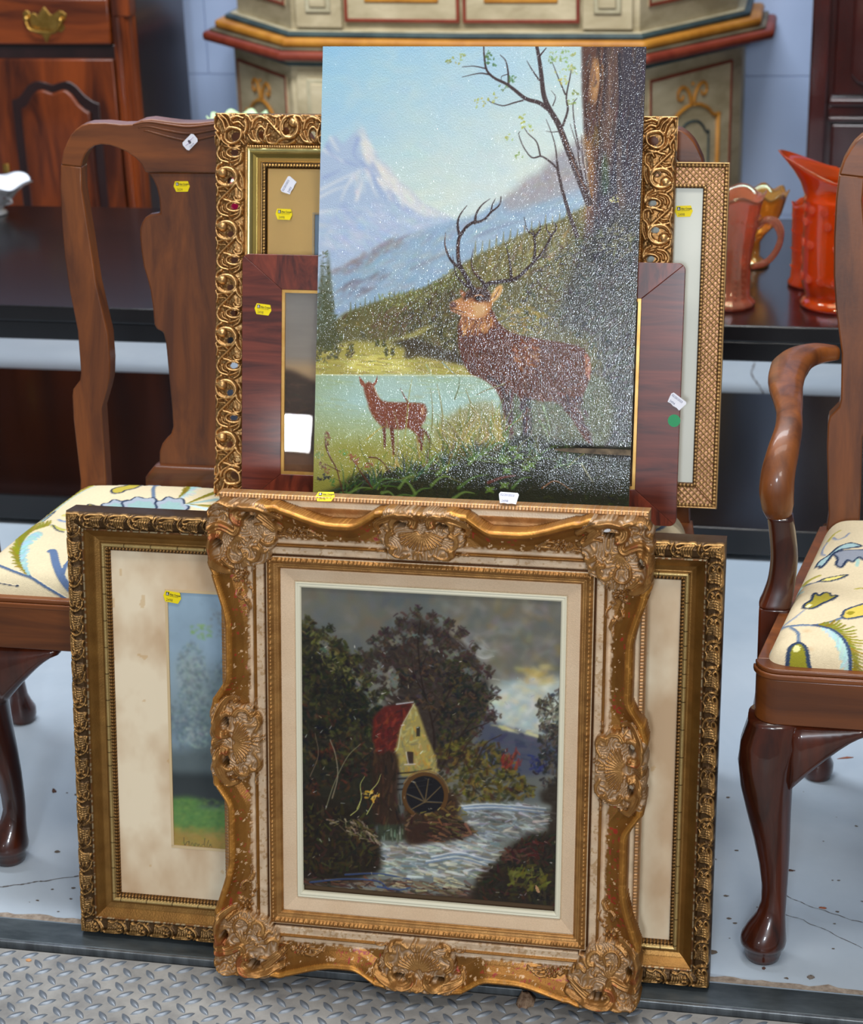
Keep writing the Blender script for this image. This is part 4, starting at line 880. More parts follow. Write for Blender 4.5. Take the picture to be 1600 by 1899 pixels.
lab = np.where(cells == 0, side_of, np.where(cells == 1, 10+quad_of, 20+side_of))
es = [edgeq(b0 & ~pad[:-2, 1:-1], (0, 0), (0, 1), True), edgeq(b0 & ~pad[2:, 1:-1], (1, 0), (1, 1), False), edgeq(b0 & ~pad[1:-1, :-2], (0, 0), (1, 0), False), edgeq(b0 & ~pad[1:-1, 2:], (0, 1), (1, 1), True)]
for k in list(range(4))+list(range(10, 14))+list(range(20, 24)):
    q = [Q[okf & (lab == k)]]+[e[0][lab[e[1]] == k] for e in es]; q = np.concatenate(q)
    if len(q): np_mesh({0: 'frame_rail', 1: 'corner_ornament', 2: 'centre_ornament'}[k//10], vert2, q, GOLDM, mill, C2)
# the straight moulding behind the swept front
def back_h(side, S, T, L): return seg(T, [(0, .006), (.001, .0105), (.006, .0115), (.0075, .009), (.0085, .007), (.016, .008), (.022, .006), (.034, .006)])+.0012*np.abs(np.sin(S*np.pi/.0042))*((T > .001) & (T < .0068))
def back_c(side, S, T, L, h):
    x, z = side_xy(side, S, T, MW-.019, MH-.005); n = fbm(x, z, 120, 5); c = mixc(colr(150, 100, 56), colr(190, 144, 92), n); cr = (T > .0068) & (T < .015)
    c = np.where(cr[..., None], colr(210, 186, 154), c); dk = (np.abs(np.sin(S*np.pi/.0042)) < .35) & (T < .0068); c = np.where(dk[..., None], colr(170, 136, 104), c)
    return pack(c, np.where(cr, .05, .5))
ring('rear_moulding', MW-.019, MH-.005, 0, .030, back_h, back_c, .0012, .0012, mill, GOLDM, back=.012, inner=.0, off=(.0095, .009))
# linen liner and its painted fillet
LIN = mat_paint('linen', rough=0.85, bump=0.5, bscale=1100, noise_amt=0.05, nscale=500, spec=.2, stretch=(1, 1, 1))
def lin_h(side, S, T, L): return seg(T, [(.0895, .0142), (.1065, .0085), (.1068, .0072)])
def lin_c(side, S, T, L, h):
    x, z = side_xy(side, S, T, MW, MH); n = fbm(x, z, 30, 41); w = (np.sin(x*4200)+np.sin(z*4200))*.02
    c = mixc(colr(206, 176, 144), colr(216, 190, 160), n)*(1+w[..., None]); return pack(c, 0)
for r in ring('linen_liner', MW, MH, .0893, .1068, lin_h, lin_c, .003, .0015, mill, LIN, back=0, inner=.004): pass
def fil_h(side, S, T, L): return seg(T, [(.1064, .0085), (.1072, .0105), (.1085, .0108), (.1095, .0092), (.1105, .0105), (.1125, .0100), (.1140, .0078)])
def fil_c(side, S, T, L, h): return pack(np.zeros(S.shape+(3,))+colr(214, 208, 184), 0)
ring('fillet', MW, MH, .1064, .1142, fil_h, fil_c, .006, .0008, mill, mat_paint('cream_lacquer', rough=.4), back=0, inner=.003)

# ------------------------------------------------------------------ the mill picture itself
ox0, oz0, ow, oh = .1135, .1225, .3415, .4370
cv = Cv(478, 372, corners(MO, -MA, ox0, oz0, ow, oh, -.0065), (112, 114, 108)); S = cv.stroke
def D(n, pts, cols, ln=(4, 10), wd=(1.5, 4), ang=0, spread=.5, alpha=.8, th=0.0, **k): cv.dabs(int(n*.8), pts, cols, (ln[0]*1.2, ln[1]*1.5), (wd[0]*1.2, wd[1]*1.6), ang, spread*1.25, alpha, th*.6, **k)
n1 = vnoise(cv.h, cv.w, 70, 50, oct=4)[..., None]; n2_ = vnoise(cv.h, cv.w, 45, 45, oct=3)[..., None]
cv.a = (np.array((94, 100, 100))*(1-n1)+np.array((130, 124, 108))*n1+(n2_-.5)*np.array((26, 8, -16)))/255
D(420, [(560, 1060), (1050, 1080), (1050, 1260), (900, 1260), (700, 1200), (560, 1170)], [(104, 112, 112), (128, 116, 90), (92, 104, 108), (140, 134, 124), (118, 112, 96)], (8, 22), (5, 11), .6, .9, .35, .3)
D(160, [(800, 1130), (1000, 1120), (1040, 1240), (920, 1260), (860, 1200)], [(140, 134, 138), (152, 146, 126), (120, 116, 100), (160, 156, 150), (146, 120, 70)], (8, 20), (4, 9), .4, .9, .45, .5)
cv.poly([(890, 1290), (930, 1265), (985, 1262), (1040, 1255), (1052, 1270), (1052, 1330), (1000, 1370), (940, 1350), (895, 1330)], (186, 196, 190), .85, 5)
D(240, [(890, 1290), (940, 1262), (1050, 1262), (1050, 1320), (1000, 1365), (930, 1345)], [(206, 206, 184), (170, 186, 196), (214, 200, 150), (222, 222, 206), (150, 170, 186)], (6, 16), (3, 6), .2, .6, .7, .9)
D(40, [(960, 1240), (1020, 1235), (1030, 1262), (980, 1270)], [(210, 190, 126), (196, 160, 70)], (6, 14), (3, 6), .3, .4, .7, .8)
D(36, [(850, 1190), (910, 1185), (915, 1215), (860, 1225)], [(176, 172, 168), (190, 190, 184)], (8, 16), (2, 4), -.4, .4, .7, 1)
S([(846, 1190), (868, 1208), (895, 1222), (915, 1218)], 5, 3, (196, 194, 186), .8, 1); S([(880, 1236), (900, 1256), (925, 1262)], 4, 3, (204, 200, 184), .8, 1)
cv.a = np.stack([blur(cv.a[..., i], 3) for i in range(3)], -1)*.8+cv.a*.2
cv.poly([(888, 1338), (920, 1342), (960, 1355), (1010, 1368), (1050, 1372), (1050, 1430), (900, 1430)], (84, 88, 106), .95, 3); D(70, [(890, 1342), (1010, 1370), (1010, 1425), (900, 1420)], [(70, 76, 104), (96, 90, 110), (54, 58, 92)], (6, 14), (3, 6), -.2, .3, .6, .5)
D(36, [(920, 1345), (1010, 1362), (1005, 1370), (930, 1352)], [(210, 200, 130), (200, 196, 160)], (8, 16), (2, 3), -.25, .1, .7, .8)
cv.a = np.stack([blur(cv.a[..., i], 1) for i in range(3)], -1)*.6+cv.a*.4
cv.poly([(540, 1600), (800, 1600), (1080, 1640), (1080, 1760), (540, 1760)], (84, 56, 44), 1, 3)
# left wood
cv.poly([(554, 1165), (580, 1162), (606, 1186), (640, 1202), (664, 1240), (690, 1276), (704, 1310), (718, 1360), (710, 1460), (690, 1540), (556, 1560)], (44, 40, 26), 1, 2, .2)
D(900, [(556, 1160), (592, 1166), (640, 1200), (690, 1276), (706, 1320), (700, 1400), (556, 1400)], [(60, 60, 24), (34, 34, 22), (84, 82, 34), (22, 24, 20), (74, 56, 36), (96, 90, 46)], (4, 10), (2, 5), .9, 1, .75, .9, curve=.3)
D(130, [(558, 1165), (610, 1185), (665, 1240), (696, 1290), (660, 1280), (600, 1230)], [(120, 116, 54), (140, 132, 76), (98, 100, 40)], (3, 7), (1.5, 3.5), .7, .8, .8, 1)
D(300, [(556, 1300), (690, 1320), (716, 1400), (700, 1500), (556, 1500)], [(84, 44, 28), (104, 54, 30), (40, 26, 18), (26, 22, 18), (60, 46, 24), (30, 40, 42)], (4, 10), (2, 4), 1.2, .7, .7, .8)
# middle trees
cv.poly([(668, 1222), (690, 1208), (712, 1188), (738, 1166), (766, 1150), (790, 1152), (812, 1164), (842, 1182), (866, 1200), (888, 1232), (904, 1270), (906, 1312), (890, 1340), (870, 1372), (846, 1420), (760, 1420), (700, 1340), (720, 1310), (690, 1270)], (58, 42, 34), .9, 3, .35)
D(620, [(670, 1222), (712, 1188), (766, 1152), (812, 1164), (866, 1204), (892, 1240), (850, 1290), (740, 1300)], [(66, 46, 46), (84, 58, 50), (44, 34, 34), (96, 78, 58), (76, 70, 66), (54, 40, 26)], (3, 8), (1.5, 4), .8, 1, .75, .9, curve=.4)
D(420, [(830, 1220), (880, 1230), (906, 1290), (890, 1340), (850, 1400), (810, 1380), (820, 1300)], [(40, 44, 24), (66, 64, 30), (26, 30, 26), (92, 84, 44), (30, 36, 40)], (3, 8), (2, 4), .9, .9, .8, .9)
D(60, [(700, 1240), (730, 1240), (735, 1290), (700, 1300)], [(126, 126, 112), (140, 138, 126)], (4, 9), (3, 5), .5, .8, .8, .8)
for p, w in (([(795, 1440), (806, 1380), (800, 1330), (784, 1270), (776, 1200), (780, 1150)], 5), ([(802, 1340), (830, 1290), (850, 1240)], 3), ([(790, 1290), (768, 1250), (764, 1210)], 2.5), ([(815, 1430), (850, 1370), (880, 1330)], 4), ([(800, 1450), (822, 1400), (860, 1360), (905, 1340)], 4), ([(785, 1230), (800, 1190), (812, 1170)], 2)): S(p, w, w*.4, (46, 30, 24), .9, .8)
def clumps(pts, r, cols, n=14, j=8):
    for x, y in pts:
        for _ in range(3): cx_, cy_, q = x+rng.normal(0, j), y+rng.normal(0, j), r*rng.uniform(.5, 1.2); D(n, [(cx_+q*math.cos(a), cy_+q*.8*math.sin(a)) for a in np.linspace(0, 6.28, 9)], cols, (3, 8), (1.5, 4), .8, 1.4, .8, .8, curve=.5)
SKYC = [(112, 116, 108), (124, 122, 106), (104, 110, 110), (136, 130, 112)]
clumps([(700, 1236), (730, 1200), (690, 1300), (842, 1210), (720, 1260), (800, 1180), (752, 1180), (870, 1250), (664, 1262), (610, 1200), (700, 1270)], 12, SKYC, 9, 7)
clumps([(676, 1212), (664, 1232), (700, 1190), (716, 1170), (742, 1150), (770, 1142), (798, 1146), (826, 1160), (852, 1178), (880, 1204), (904, 1244), (914, 1290), (908, 1330), (890, 1352)], 13, [(66, 46, 46), (84, 58, 50), (52, 40, 36), (74, 66, 40)], 12, 6)
clumps([(570, 1156), (600, 1176), (632, 1192), (660, 1222), (684, 1258), (704, 1290), (716, 1330)], 13, [(70, 70, 30), (48, 46, 26), (96, 92, 44), (34, 34, 24)], 13, 6)
clumps([(590, 1230), (630, 1260), (660, 1300), (600, 1290), (640, 1340), (580, 1350), (680, 1330)], 22, [(22, 22, 18), (30, 28, 20), (44, 42, 24), (18, 20, 22)], 18, 8)
clumps([(760, 1260), (800, 1240), (840, 1260), (780, 1300), (830, 1310), (870, 1300)], 22, [(40, 28, 26), (30, 24, 22), (26, 30, 28), (88, 60, 36), (110, 84, 52)], 16, 8)
clumps([(600, 1400), (640, 1440), (580, 1460), (670, 1420), (620, 1380)], 20, [(24, 18, 16), (70, 36, 24), (110, 56, 34), (36, 28, 18)], 16, 8)
clumps([(860, 1400), (900, 1420), (940, 1440), (880, 1450), (960, 1460)], 16, [(50, 44, 20), (120, 104, 34), (30, 28, 20), (150, 120, 50)], 12, 8)
clumps([(1006, 1310), (1020, 1350), (1036, 1400), (1030, 1450), (1010, 1420)], 14, [(60, 52, 44), (40, 36, 34), (104, 96, 78)], 12, 6)
# house
cv.poly([(692, 1330), (712, 1310), (764, 1303), (768, 1306), (744, 1350), (736, 1402), (700, 1402), (690, 1370)], (106, 32, 24), 1, 1, sm=False); D(130, [(694, 1330), (764, 1306), (742, 1350), (734, 1400), (696, 1398)], [(132, 40, 26), (86, 28, 24), (154, 58, 36), (60, 30, 26)], (4, 9), (2, 4), 1, .4, .7, .9)
cv.poly([(768, 1303), (778, 1325), (792, 1366), (808, 1402), (812, 1432), (800, 1440), (745, 1440), (732, 1420), (732, 1396), (742, 1350)], (168, 150, 84), 1, 1, sm=False)
D(170, [(768, 1306), (790, 1366), (808, 1404), (808, 1434), (738, 1434), (734, 1396), (746, 1350)], [(190, 166, 76), (150, 142, 92), (206, 170, 70), (128, 126, 92), (200, 190, 130), (196, 140, 54)], (4, 9), (2, 4), 1.2, .5, .7, 1)
cv.poly([(772, 1348), (778, 1348), (778, 1366), (772, 1366)], (50, 42, 36), .9, 0, sm=False); cv.poly([(754, 1393), (766, 1394), (766, 1416), (754, 1415)], (60, 40, 34), .9, 0, sm=False); S([(753, 1395), (757, 1416)], 2, 2, (226, 216, 196), .9, 1.2); S([(750, 1418), (770, 1417)], 2, 2, (216, 200, 200), .9, 1.2)
S([(768, 1305), (756, 1326), (744, 1350), (738, 1386), (730, 1396)], 2, 2, (200, 200, 170), .8, 1); S([(735, 1306), (766, 1302)], 2.5, 2, (216, 222, 226), .9, 1.3)
cv.poly([(690, 1400), (736, 1400), (738, 1500), (756, 1524), (700, 1530), (690, 1480)], (60, 38, 24), .95, 2); D(120, [(690, 1400), (738, 1404), (750, 1520), (700, 1524)], [(80, 50, 30), (44, 28, 20), (96, 64, 40), (30, 24, 20)], (5, 14), (1.5, 3), 1.57, .15, .7, .8)
for y in (1432, 1442, 1452, 1462): S([(738, y+2), (764, y), (800, y-6)], 3, 2, (24, 18, 18), .8, .6)
# bushes right of the house, far bank
D(620, [(812, 1390), (860, 1370), (930, 1385), (960, 1430), (990, 1476), (850, 1490), (820, 1450)], [(92, 84, 26), (120, 104, 36), (60, 56, 22), (40, 36, 22), (78, 50, 30), (140, 118, 44)], (4, 10), (2, 5), .7, .8, .75, .9)
D(46, [(930, 1392), (962, 1390), (966, 1420), (936, 1424)], [(150, 44, 36), (170, 70, 50), (100, 40, 34)], (4, 9), (2, 4), 1.4, .3, .8, 1); D(26, [(985, 1400), (1010, 1405), (1010, 1430), (990, 1426)], [(36, 42, 96), (50, 60, 120)], (4, 9), (2, 4), 1, .6, .8, .6)
for p in ([(828, 1400), (840, 1360), (842, 1330)], [(846, 1420), (866, 1380), (896, 1350)], [(880, 1420), (900, 1380), (930, 1362)]): S(p, 3, 1.5, (60, 40, 28), .8, .8)
# right tree
D(520, [(996, 1300), (1030, 1282), (1052, 1280), (1052, 1480), (1012, 1480), (1002, 1400)], [(70, 58, 48), (48, 42, 34), (96, 84, 66), (36, 34, 36), (110, 100, 84), (60, 66, 74)], (3, 8), (1.5, 4), 1.2, .7, .75, .9); D(60, [(1000, 1310), (1050, 1286), (1050, 1330), (1006, 1340)], [(130, 124, 100), (150, 146, 120)], (3, 7), (1.5, 3), 1, .8, .8, 1)
cv.poly([(1000, 1470), (1052, 1450), (1052, 1620), (1020, 1560), (1010, 1510)], (54, 42, 30), .9, 3, .2)
# water
cv.poly([(850, 1492), (900, 1488), (1010, 1490), (1020, 1505), (1000, 1518), (1014, 1532), (1004, 1545), (960, 1552), (930, 1575), (905, 1600), (880, 1625), (900, 1650), (860, 1660), (600, 1650), (620, 1625), (700, 1612), (706, 1560), (760, 1552), (800, 1556), (850, 1545), (872, 1520)], (126, 130, 124), 1, 2)
WC = [(188, 192, 190), (150, 158, 160), (112, 120, 128), (206, 200, 176), (96, 88, 86), (120, 108, 100), (170, 176, 190)]
D(520, [(852, 1494), (1010, 1494), (1004, 1540), (940, 1560), (880, 1590), (760, 1584), (706, 1570), (800, 1556), (872, 1525)], WC, (6, 18), (1.5, 3.5), -.12, .25, .8, 1.1)
D(480, [(704, 1570), (900, 1560), (930, 1590), (880, 1625), (760, 1628), (704, 1612)], [(160, 170, 174), (206, 204, 182), (120, 132, 140), (214, 216, 214), (136, 128, 104)], (8, 22), (1.5, 4), -.05, .16, .8, 1.1)
for p in ([(852, 1498), (900, 1494), (960, 1497), (1012, 1502)], [(860, 1502), (920, 1500), (1008, 1508)], [(800, 1592), (850, 1584), (900, 1596), (930, 1600)], [(790, 1600), (850, 1592), (904, 1606)]): S(p, 4, 2, (120, 142, 170), .8, 1); S([(q[0], q[1]-3) for q in p], 2.5, 1.5, (216, 220, 220), .9, 1.3)
cv.poly([(702, 1530), (752, 1532), (752, 1556), (704, 1556)], (60, 66, 46), .9, 1); D(60, [(702, 1530), (752, 1532), (752, 1556), (704, 1556)], [(150, 170, 150), (40, 40, 30), (100, 110, 80), (190, 200, 180)], (5, 10), (1, 2.2), 1.57, .05, .8, 1)
cv.a = np.stack([blur(cv.a[..., i], 1) for i in range(3)], -1)*.45+cv.a*.55
# wheel and pier
cv.poly([(752, 1470), (840, 1470), (846, 1520), (800, 1556), (752, 1560)], (66, 42, 26), .95, 3); D(110, [(756, 1480), (840, 1490), (830, 1540), (760, 1556)], [(96, 56, 32), (50, 32, 22), (120, 84, 44), (70, 64, 30), (150, 110, 80)], (5, 11), (2, 4), .2, .7, .7, .9)
cv.poly([(762+36*math.cos(a)+26, 1474+36*math.sin(a)) for a in np.linspace(0, 6.28, 24)[:-1]], (26, 22, 28), 1, 1)
ringp = [(788+39*math.cos(a), 1475+40*math.sin(a)) for a in np.linspace(2.2, 6.9, 26)]; S(ringp, 8, 8, (104, 68, 30), 1, 1.1); S([(788+44*math.cos(a), 1473+44*math.sin(a)) for a in np.linspace(3.6, 6.2, 18)], 2.5, 2, (150, 110, 60), .8, 1.2)
for a in (2.4, 3.3, 4.1, 4.9, 5.7, 6.6): S([(788, 1487), (788+34*math.cos(a), 1478+34*math.sin(a))], 3, 2, (112, 92, 60), .9, 1)
D(40, [(780, 1500), (850, 1494), (860, 1520), (800, 1530)], [(150, 140, 60), (120, 100, 40), (180, 160, 90)], (4, 9), (2, 4), .2, .5, .8, .9)
cv.poly([(800, 1516), (850, 1520), (880, 1544), (830, 1560), (760, 1560), (770, 1530)], (66, 40, 28), .9, 2, .3); D(80, [(770, 1520), (850, 1520), (880, 1544), (800, 1560)], [(110, 60, 44), (60, 40, 26), (40, 28, 20), (150, 100, 70), (110, 100, 50)], (6, 14), (2, 4), -.3, .3, .75, .9)
# left bank and foreground
cv.poly([(556, 1470), (640, 1490), (680, 1520), (700, 1550), (706, 1590), (690, 1622), (556, 1640)], (42, 32, 20), .98, 3, .2)
D(380, [(558, 1490), (650, 1500), (696, 1545), (700, 1600), (560, 1620)], [(60, 52, 22), (84, 76, 34), (34, 26, 16), (74, 42, 28), (26, 22, 16)], (4, 12), (2, 5), 1.1, .6, .75, .8)
D(70, [(600, 1520), (670, 1524), (704, 1560), (680, 1560), (640, 1540)], [(130, 116, 84), (150, 130, 104), (104, 90, 44), (180, 160, 140)], (5, 12), (1.5, 3), -.7, .4, .8, 1)
S([(616, 1480), (626, 1440), (622, 1400), (612, 1372)], 2.5, 2, (150, 136, 112), .8, 1); S([(604, 1500), (620, 1452), (644, 1404), (668, 1380)], 2.5, 1.5, (130, 126, 96), .8, 1); S([(575, 1440), (590, 1400), (584, 1360)], 2, 1.5, (120, 100, 80), .8, 1)
for p in ([(662, 1500), (670, 1480), (668, 1456), (676, 1440)], [(680, 1510), (690, 1492), (700, 1470)], [(650, 1512), (664, 1500), (668, 1486)], [(686, 1468), (700, 1452), (706, 1436)]): S(p, 2, 1.2, (196, 196, 110), .85, 1.3)
D(24, [(676, 1468), (700, 1468), (700, 1484), (680, 1484)], [(214, 160, 50), (230, 190, 90)], (2, 4), (2, 3), 0, 1, .9, 1.3)
D(300, [(560, 1630), (880, 1640), (1046, 1690), (1046, 1700), (562, 1665)], [(92, 56, 42), (116, 78, 56), (60, 38, 30), (140, 110, 84), (84, 72, 60)], (8, 20), (2, 4), -.1, .25, .7, .9)
D(300, [(560, 1655), (1060, 1690), (1060, 1740), (560, 1700)], [(92, 56, 42), (116, 78, 56), (70, 46, 36), (140, 110, 84)], (8, 20), (2, 5), -.1, .25, .8, .9)
for p in ([(575, 1636), (640, 1630), (700, 1634), (720, 1650)], [(640, 1622), (700, 1620), (760, 1630)], [(700, 1644), (740, 1650), (760, 1646)]): S(p, 4, 2.5, (58, 80, 132), .8, 1.1)
D(60, [(700, 1620), (900, 1625), (880, 1650), (760, 1650)], [(206, 196, 150), (190, 180, 140), (150, 150, 130)], (6, 14), (2, 3.5), -.1, .2, .8, 1.2)
cv.poly([(900, 1620), (930, 1590), (960, 1560), (1000, 1545), (1050, 1560), (1052, 1702), (960, 1694), (880, 1670), (880, 1640)], (44, 34, 22), .97, 4, .2)
D(460, [(900, 1620), (960, 1562), (1046, 1556), (1046, 1696), (960, 1690), (890, 1664)], [(56, 40, 24), (36, 28, 20), (70, 62, 28), (84, 34, 26), (50, 50, 30), (30, 24, 18)], (4, 12), (2, 5), .9, .8, .75, .9)
D(90, [(940, 1612), (990, 1606), (1020, 1640), (980, 1650), (945, 1640)], [(110, 106, 30), (90, 92, 34), (130, 124, 50)], (4, 10), (2, 5), 1, .6, .75, 1); D(60, [(930, 1580), (1000, 1560), (1010, 1580), (950, 1600)], [(90, 30, 26), (110, 70, 60), (60, 24, 24)], (5, 12), (2, 4), -.2, .4, .7, .9)
cv.poly([(993, 1640), (999, 1648), (1000, 1656), (994, 1652)], (200, 150, 110), .9, 0); cv.poly([(1042, 1106), (1056, 1099), (1058, 1104), (1050, 1107), (1043, 1113)], (226, 212, 190), 1, 0, sm=False)
for p in ([(986, 1664), (984, 1660), (987, 1659)], [(994, 1660), (998, 1660), (994, 1666), (999, 1666)], [(1005, 1662), (1004, 1668), (1009, 1668)], [(1004, 1665), (1008, 1664)], [(1014, 1669), (1014, 1662), (1018, 1664), (1014, 1666), (1019, 1670)], [(1024, 1664), (1024, 1671)], [(1030, 1664), (1031, 1672)], [(1027, 1666), (1035, 1665)], [(1040, 1666), (1041, 1674)], [(1045, 1666), (1046, 1674)], [(1040, 1670), (1046, 1670)]): S(p, 1.6, 1.4, (16, 12, 12), .95, .5, sm=False)
D(160, [(560, 1170), (1050, 1280), (1050, 1690), (560, 1650)], [(214, 214, 206), (190, 180, 150), (170, 176, 180)], (2, 5), (.8, 1.6), .5, 1.2, .75, 1.4)
x_ = np.clip(cv.a, 0, 1); cv.a = np.clip(x_*(.70+.34*x_.mean(-1, keepdims=True)), 0, 1)*1.0
OIL = mat_paint('oil_paint', rough=0.45, coat=0.12, coat_r=0.15, bump=0.3, bscale=1000, bdist=.0003, spec=.2)
cv.mesh('oil_canvas', ow, oh, OIL, mill, ox0, oz0, -.0065, relief=.0005)
MB().box(.02, MW-.02, .004, .012, .02, MH-.02).build('backing_board', MATS['brown_board'], mill)
sticker(mill, .134, .6325, -.0150, 'yellow', rz=-.03, lean=-.9); sticker(mill, .3625, .6400, -.0120, 'white', rz=.03, lean=-.6, num='2498')
# chipped plaster on the lower left and upper right corners
for x, z, r in ((.075, .010, .004), (.060, .006, .003), (.497, .617, .004)):
    b = MB(); b.ball((x, -.031, z), r, 5, (1.5, .6, .7)); b.build('plaster_chip', mat('bare_plaster', L8(228, 228, 230), rough=.9, bump=.8, bscale=500), mill, smooth=True, label='chalky white chip in the gilding')

# ------------------------------------------------------------------ the unframed stag canvas
SA = math.radians(17); SO = (-0.6665, 2.398, 0.485); SW, SH = .4395, .6490
stag = thing('stag_painting', 'unframed oil of a stag and doe below snowy mountains, tallest picture in the stack', 'painting', SO, (-SA, 0, 0))
cv = Cv(770, 520, corners(SO, -SA, 0, 0, SW, SH), (170, 200, 215)); D = cv.dabs; S = cv.stroke
gx = np.linspace(0, 1, cv.w)[None, :, None]; gy = np.linspace(0, 1, cv.h)[:, None, None]
nz = vnoise(cv.h, cv.w, 120, 90, oct=4)[..., None]
sky = np.array((146, 192, 220))*(1-np.clip(gy*2.0+gx*.75, 0, 1))+np.array((214, 224, 214))*np.clip(gy*2.0+gx*.75, 0, 1); cv.a = (sky+(nz-.5)*np.array((22, 12, -16)))/255+np.zeros_like(cv.a)
D(500, [(600, 95), (1080, 95), (1080, 330), (840, 400), (700, 260), (600, 240)], [(160, 200, 222), (186, 212, 216), (206, 218, 210), (216, 218, 196)], (14, 34), (8, 20), .1, .5, .10)
cv.a *= .93
def soften(cv, k): cv.a = np.stack([blur(cv.a[..., i], k) for i in range(3)], -1)
soften(cv, 2)
# snow mountains
cv.poly([(575, 292), (597, 282), (604, 266), (612, 253), (622, 252), (631, 262), (637, 266), (650, 252), (664, 240), (672, 236), (680, 248), (690, 270), (703, 296), (722, 310), (736, 334), (762, 352), (782, 376), (806, 388), (838, 404), (850, 420), (850, 520), (575, 560)], (160, 176, 198), 1, 1.2, sm=False)
MT = [(196, 202, 206), (214, 212, 200), (222, 210, 198)]
cv.poly([(672, 238), (682, 262), (700, 296), (722, 312), (738, 336), (760, 352), (784, 378), (810, 392), (836, 404), (800, 402), (770, 392), (748, 368), (724, 344), (706, 330), (694, 310), (680, 300), (672, 280)], (206, 202, 198), .9, 3, .2)
D(150, [(664, 240), (676, 240), (704, 300), (740, 340), (800, 392), (760, 390), (716, 360), (690, 320), (676, 300)], MT, (8, 22), (2, 5), -.9, .25, .55)
D(24, [(650, 325), (680, 314), (690, 330), (664, 366)], MT, (8, 16), (3, 6), -1.3, .2, .5)
for p in ([(594, 352), (625, 336), (655, 322), (680, 313)], [(600, 278), (622, 292), (645, 304)], [(612, 254), (622, 272), (628, 280)], [(660, 372), (668, 350), (672, 330)], [(682, 316), (690, 345), (700, 366)], [(652, 330), (640, 352), (632, 372)], [(592, 366), (620, 352), (640, 346)], [(700, 330), (716, 352), (738, 378)], [(730, 352), (752, 376), (780, 392)], [(590, 394), (620, 390), (640, 392)]): S(p, 6, 2.5, (216, 214, 210), .6, 0)
for p in ([(670, 300), (690, 322), (700, 346), (716, 372)], [(640, 300), (665, 308)], [(664, 256), (656, 282), (664, 300)], [(690, 304), (706, 330)], [(720, 356), (742, 384), (772, 398)], [(606, 270), (614, 286), (630, 300)], [(640, 380), (650, 400), (680, 410)], [(600, 330), (630, 316)]): S(p, 8, 3, (134, 148, 188), .5, 0)
D(260, [(590, 400), (700, 380), (830, 408), (700, 450), (600, 480)], [(162, 178, 206), (178, 190, 208), (190, 196, 204), (150, 166, 196)], (10, 24), (5, 10), -.4, .4, .35)
# blue middle hills
cv.poly([(575, 520), (620, 505), (670, 480), (700, 460), (740, 440), (775, 430), (810, 418), (850, 406), (885, 398), (920, 376), (960, 360), (990, 340), (1020, 306), (1045, 280), (1090, 262), (1100, 620), (575, 640)], (138, 162, 184), 1, 2.2, sm=False)
D(400, [(600, 520), (700, 462), (800, 424), (920, 390), (1040, 330), (1080, 400), (900, 470), (700, 560), (610, 600)], [(150, 172, 192), (128, 150, 172), (166, 182, 190), (144, 160, 168), (160, 158, 150)], (12, 28), (4, 9), .45, .25, .35)
D(120, [(610, 505), (690, 462), (740, 436), (760, 444), (700, 480), (640, 510)], [(132, 110, 108), (120, 104, 110), (150, 134, 128)], (6, 14), (2, 5), .5, .3, .45)
D(60, [(620, 540), (660, 516), (720, 500), (700, 530), (640, 560)], [(112, 100, 108), (134, 120, 120), (96, 92, 104)], (8, 20), (2, 5), .6, .2, .5)
for p in ([(636, 540), (650, 524), (676, 518), (704, 508)], [(690, 470), (720, 452), (760, 436)], [(760, 500), (800, 482), (830, 470)], [(880, 440), (930, 420), (970, 410)]): S(p, 5, 2, (112, 104, 114), .45, 0)
cv.poly([(930, 368), (955, 350), (975, 330), (1000, 318), (1020, 292), (1045, 276), (1090, 256), (1090, 340), (1000, 376), (940, 390)], (152, 146, 148), .85, 5, .2); D(110, [(940, 366), (1000, 322), (1045, 280), (1088, 262), (1085, 320), (1000, 360)], [(136, 120, 118), (160, 144, 134), (146, 144, 156)], (6, 14), (4, 8), .5, .6, .4)
soften(cv, 2)
# slopes of dark wood
cv.poly([(575, 650), (612, 602), (640, 580), (690, 562), (745, 546), (790, 532), (830, 508), (862, 486), (890, 470), (930, 452), (960, 438), (1000, 420), (1030, 412), (1060, 396), (1090, 380), (1200, 380), (1195, 760), (860, 720), (575, 700)], (92, 86, 48), 1, 2.5, .1, sm=False)
GRN = [(98, 90, 44), (70, 66, 36), (124, 112, 56), (56, 52, 34), (84, 72, 40)]
D(1100, [(640, 585), (745, 548), (830, 512), (930, 456), (1030, 415), (1090, 400), (1180, 420), (1180, 700), (860, 690), (640, 640)], GRN, (4, 12), (3, 7), 1.3, .6, .5)
D(260, [(850, 500), (930, 458), (1010, 424), (1070, 420), (1000, 500), (900, 520)], [(134, 122, 66), (150, 136, 76), (110, 100, 56)], (6, 14), (3, 7), 1.3, .4, .5)
D(160, [(700, 545), (780, 535), (850, 490), (860, 500), (800, 560), (720, 580)], [(140, 138, 74), (112, 116, 60)], (4, 10), (2, 5), .6, .5, .55)
D(420, [(740, 570), (860, 530), (850, 690), (760, 690), (740, 640)], [(52, 46, 30), (66, 56, 36), (44, 38, 28), (84, 66, 40)], (5, 12), (3, 7), 1.0, .8, .5); D(120, [(690, 580), (760, 570), (750, 620), (690, 625)], [(96, 72, 52), (78, 60, 48), (112, 88, 66)], (5, 12), (2, 5), .9, .5, .5)
for x in range(650, 860, 9): S([(x, 590-(x-640)*.28+rng.uniform(-6, 6)), (x, 570-(x-640)*.28+rng.uniform(-8, 4))], 5, 1.2, (92, 92, 52), .75, 0)
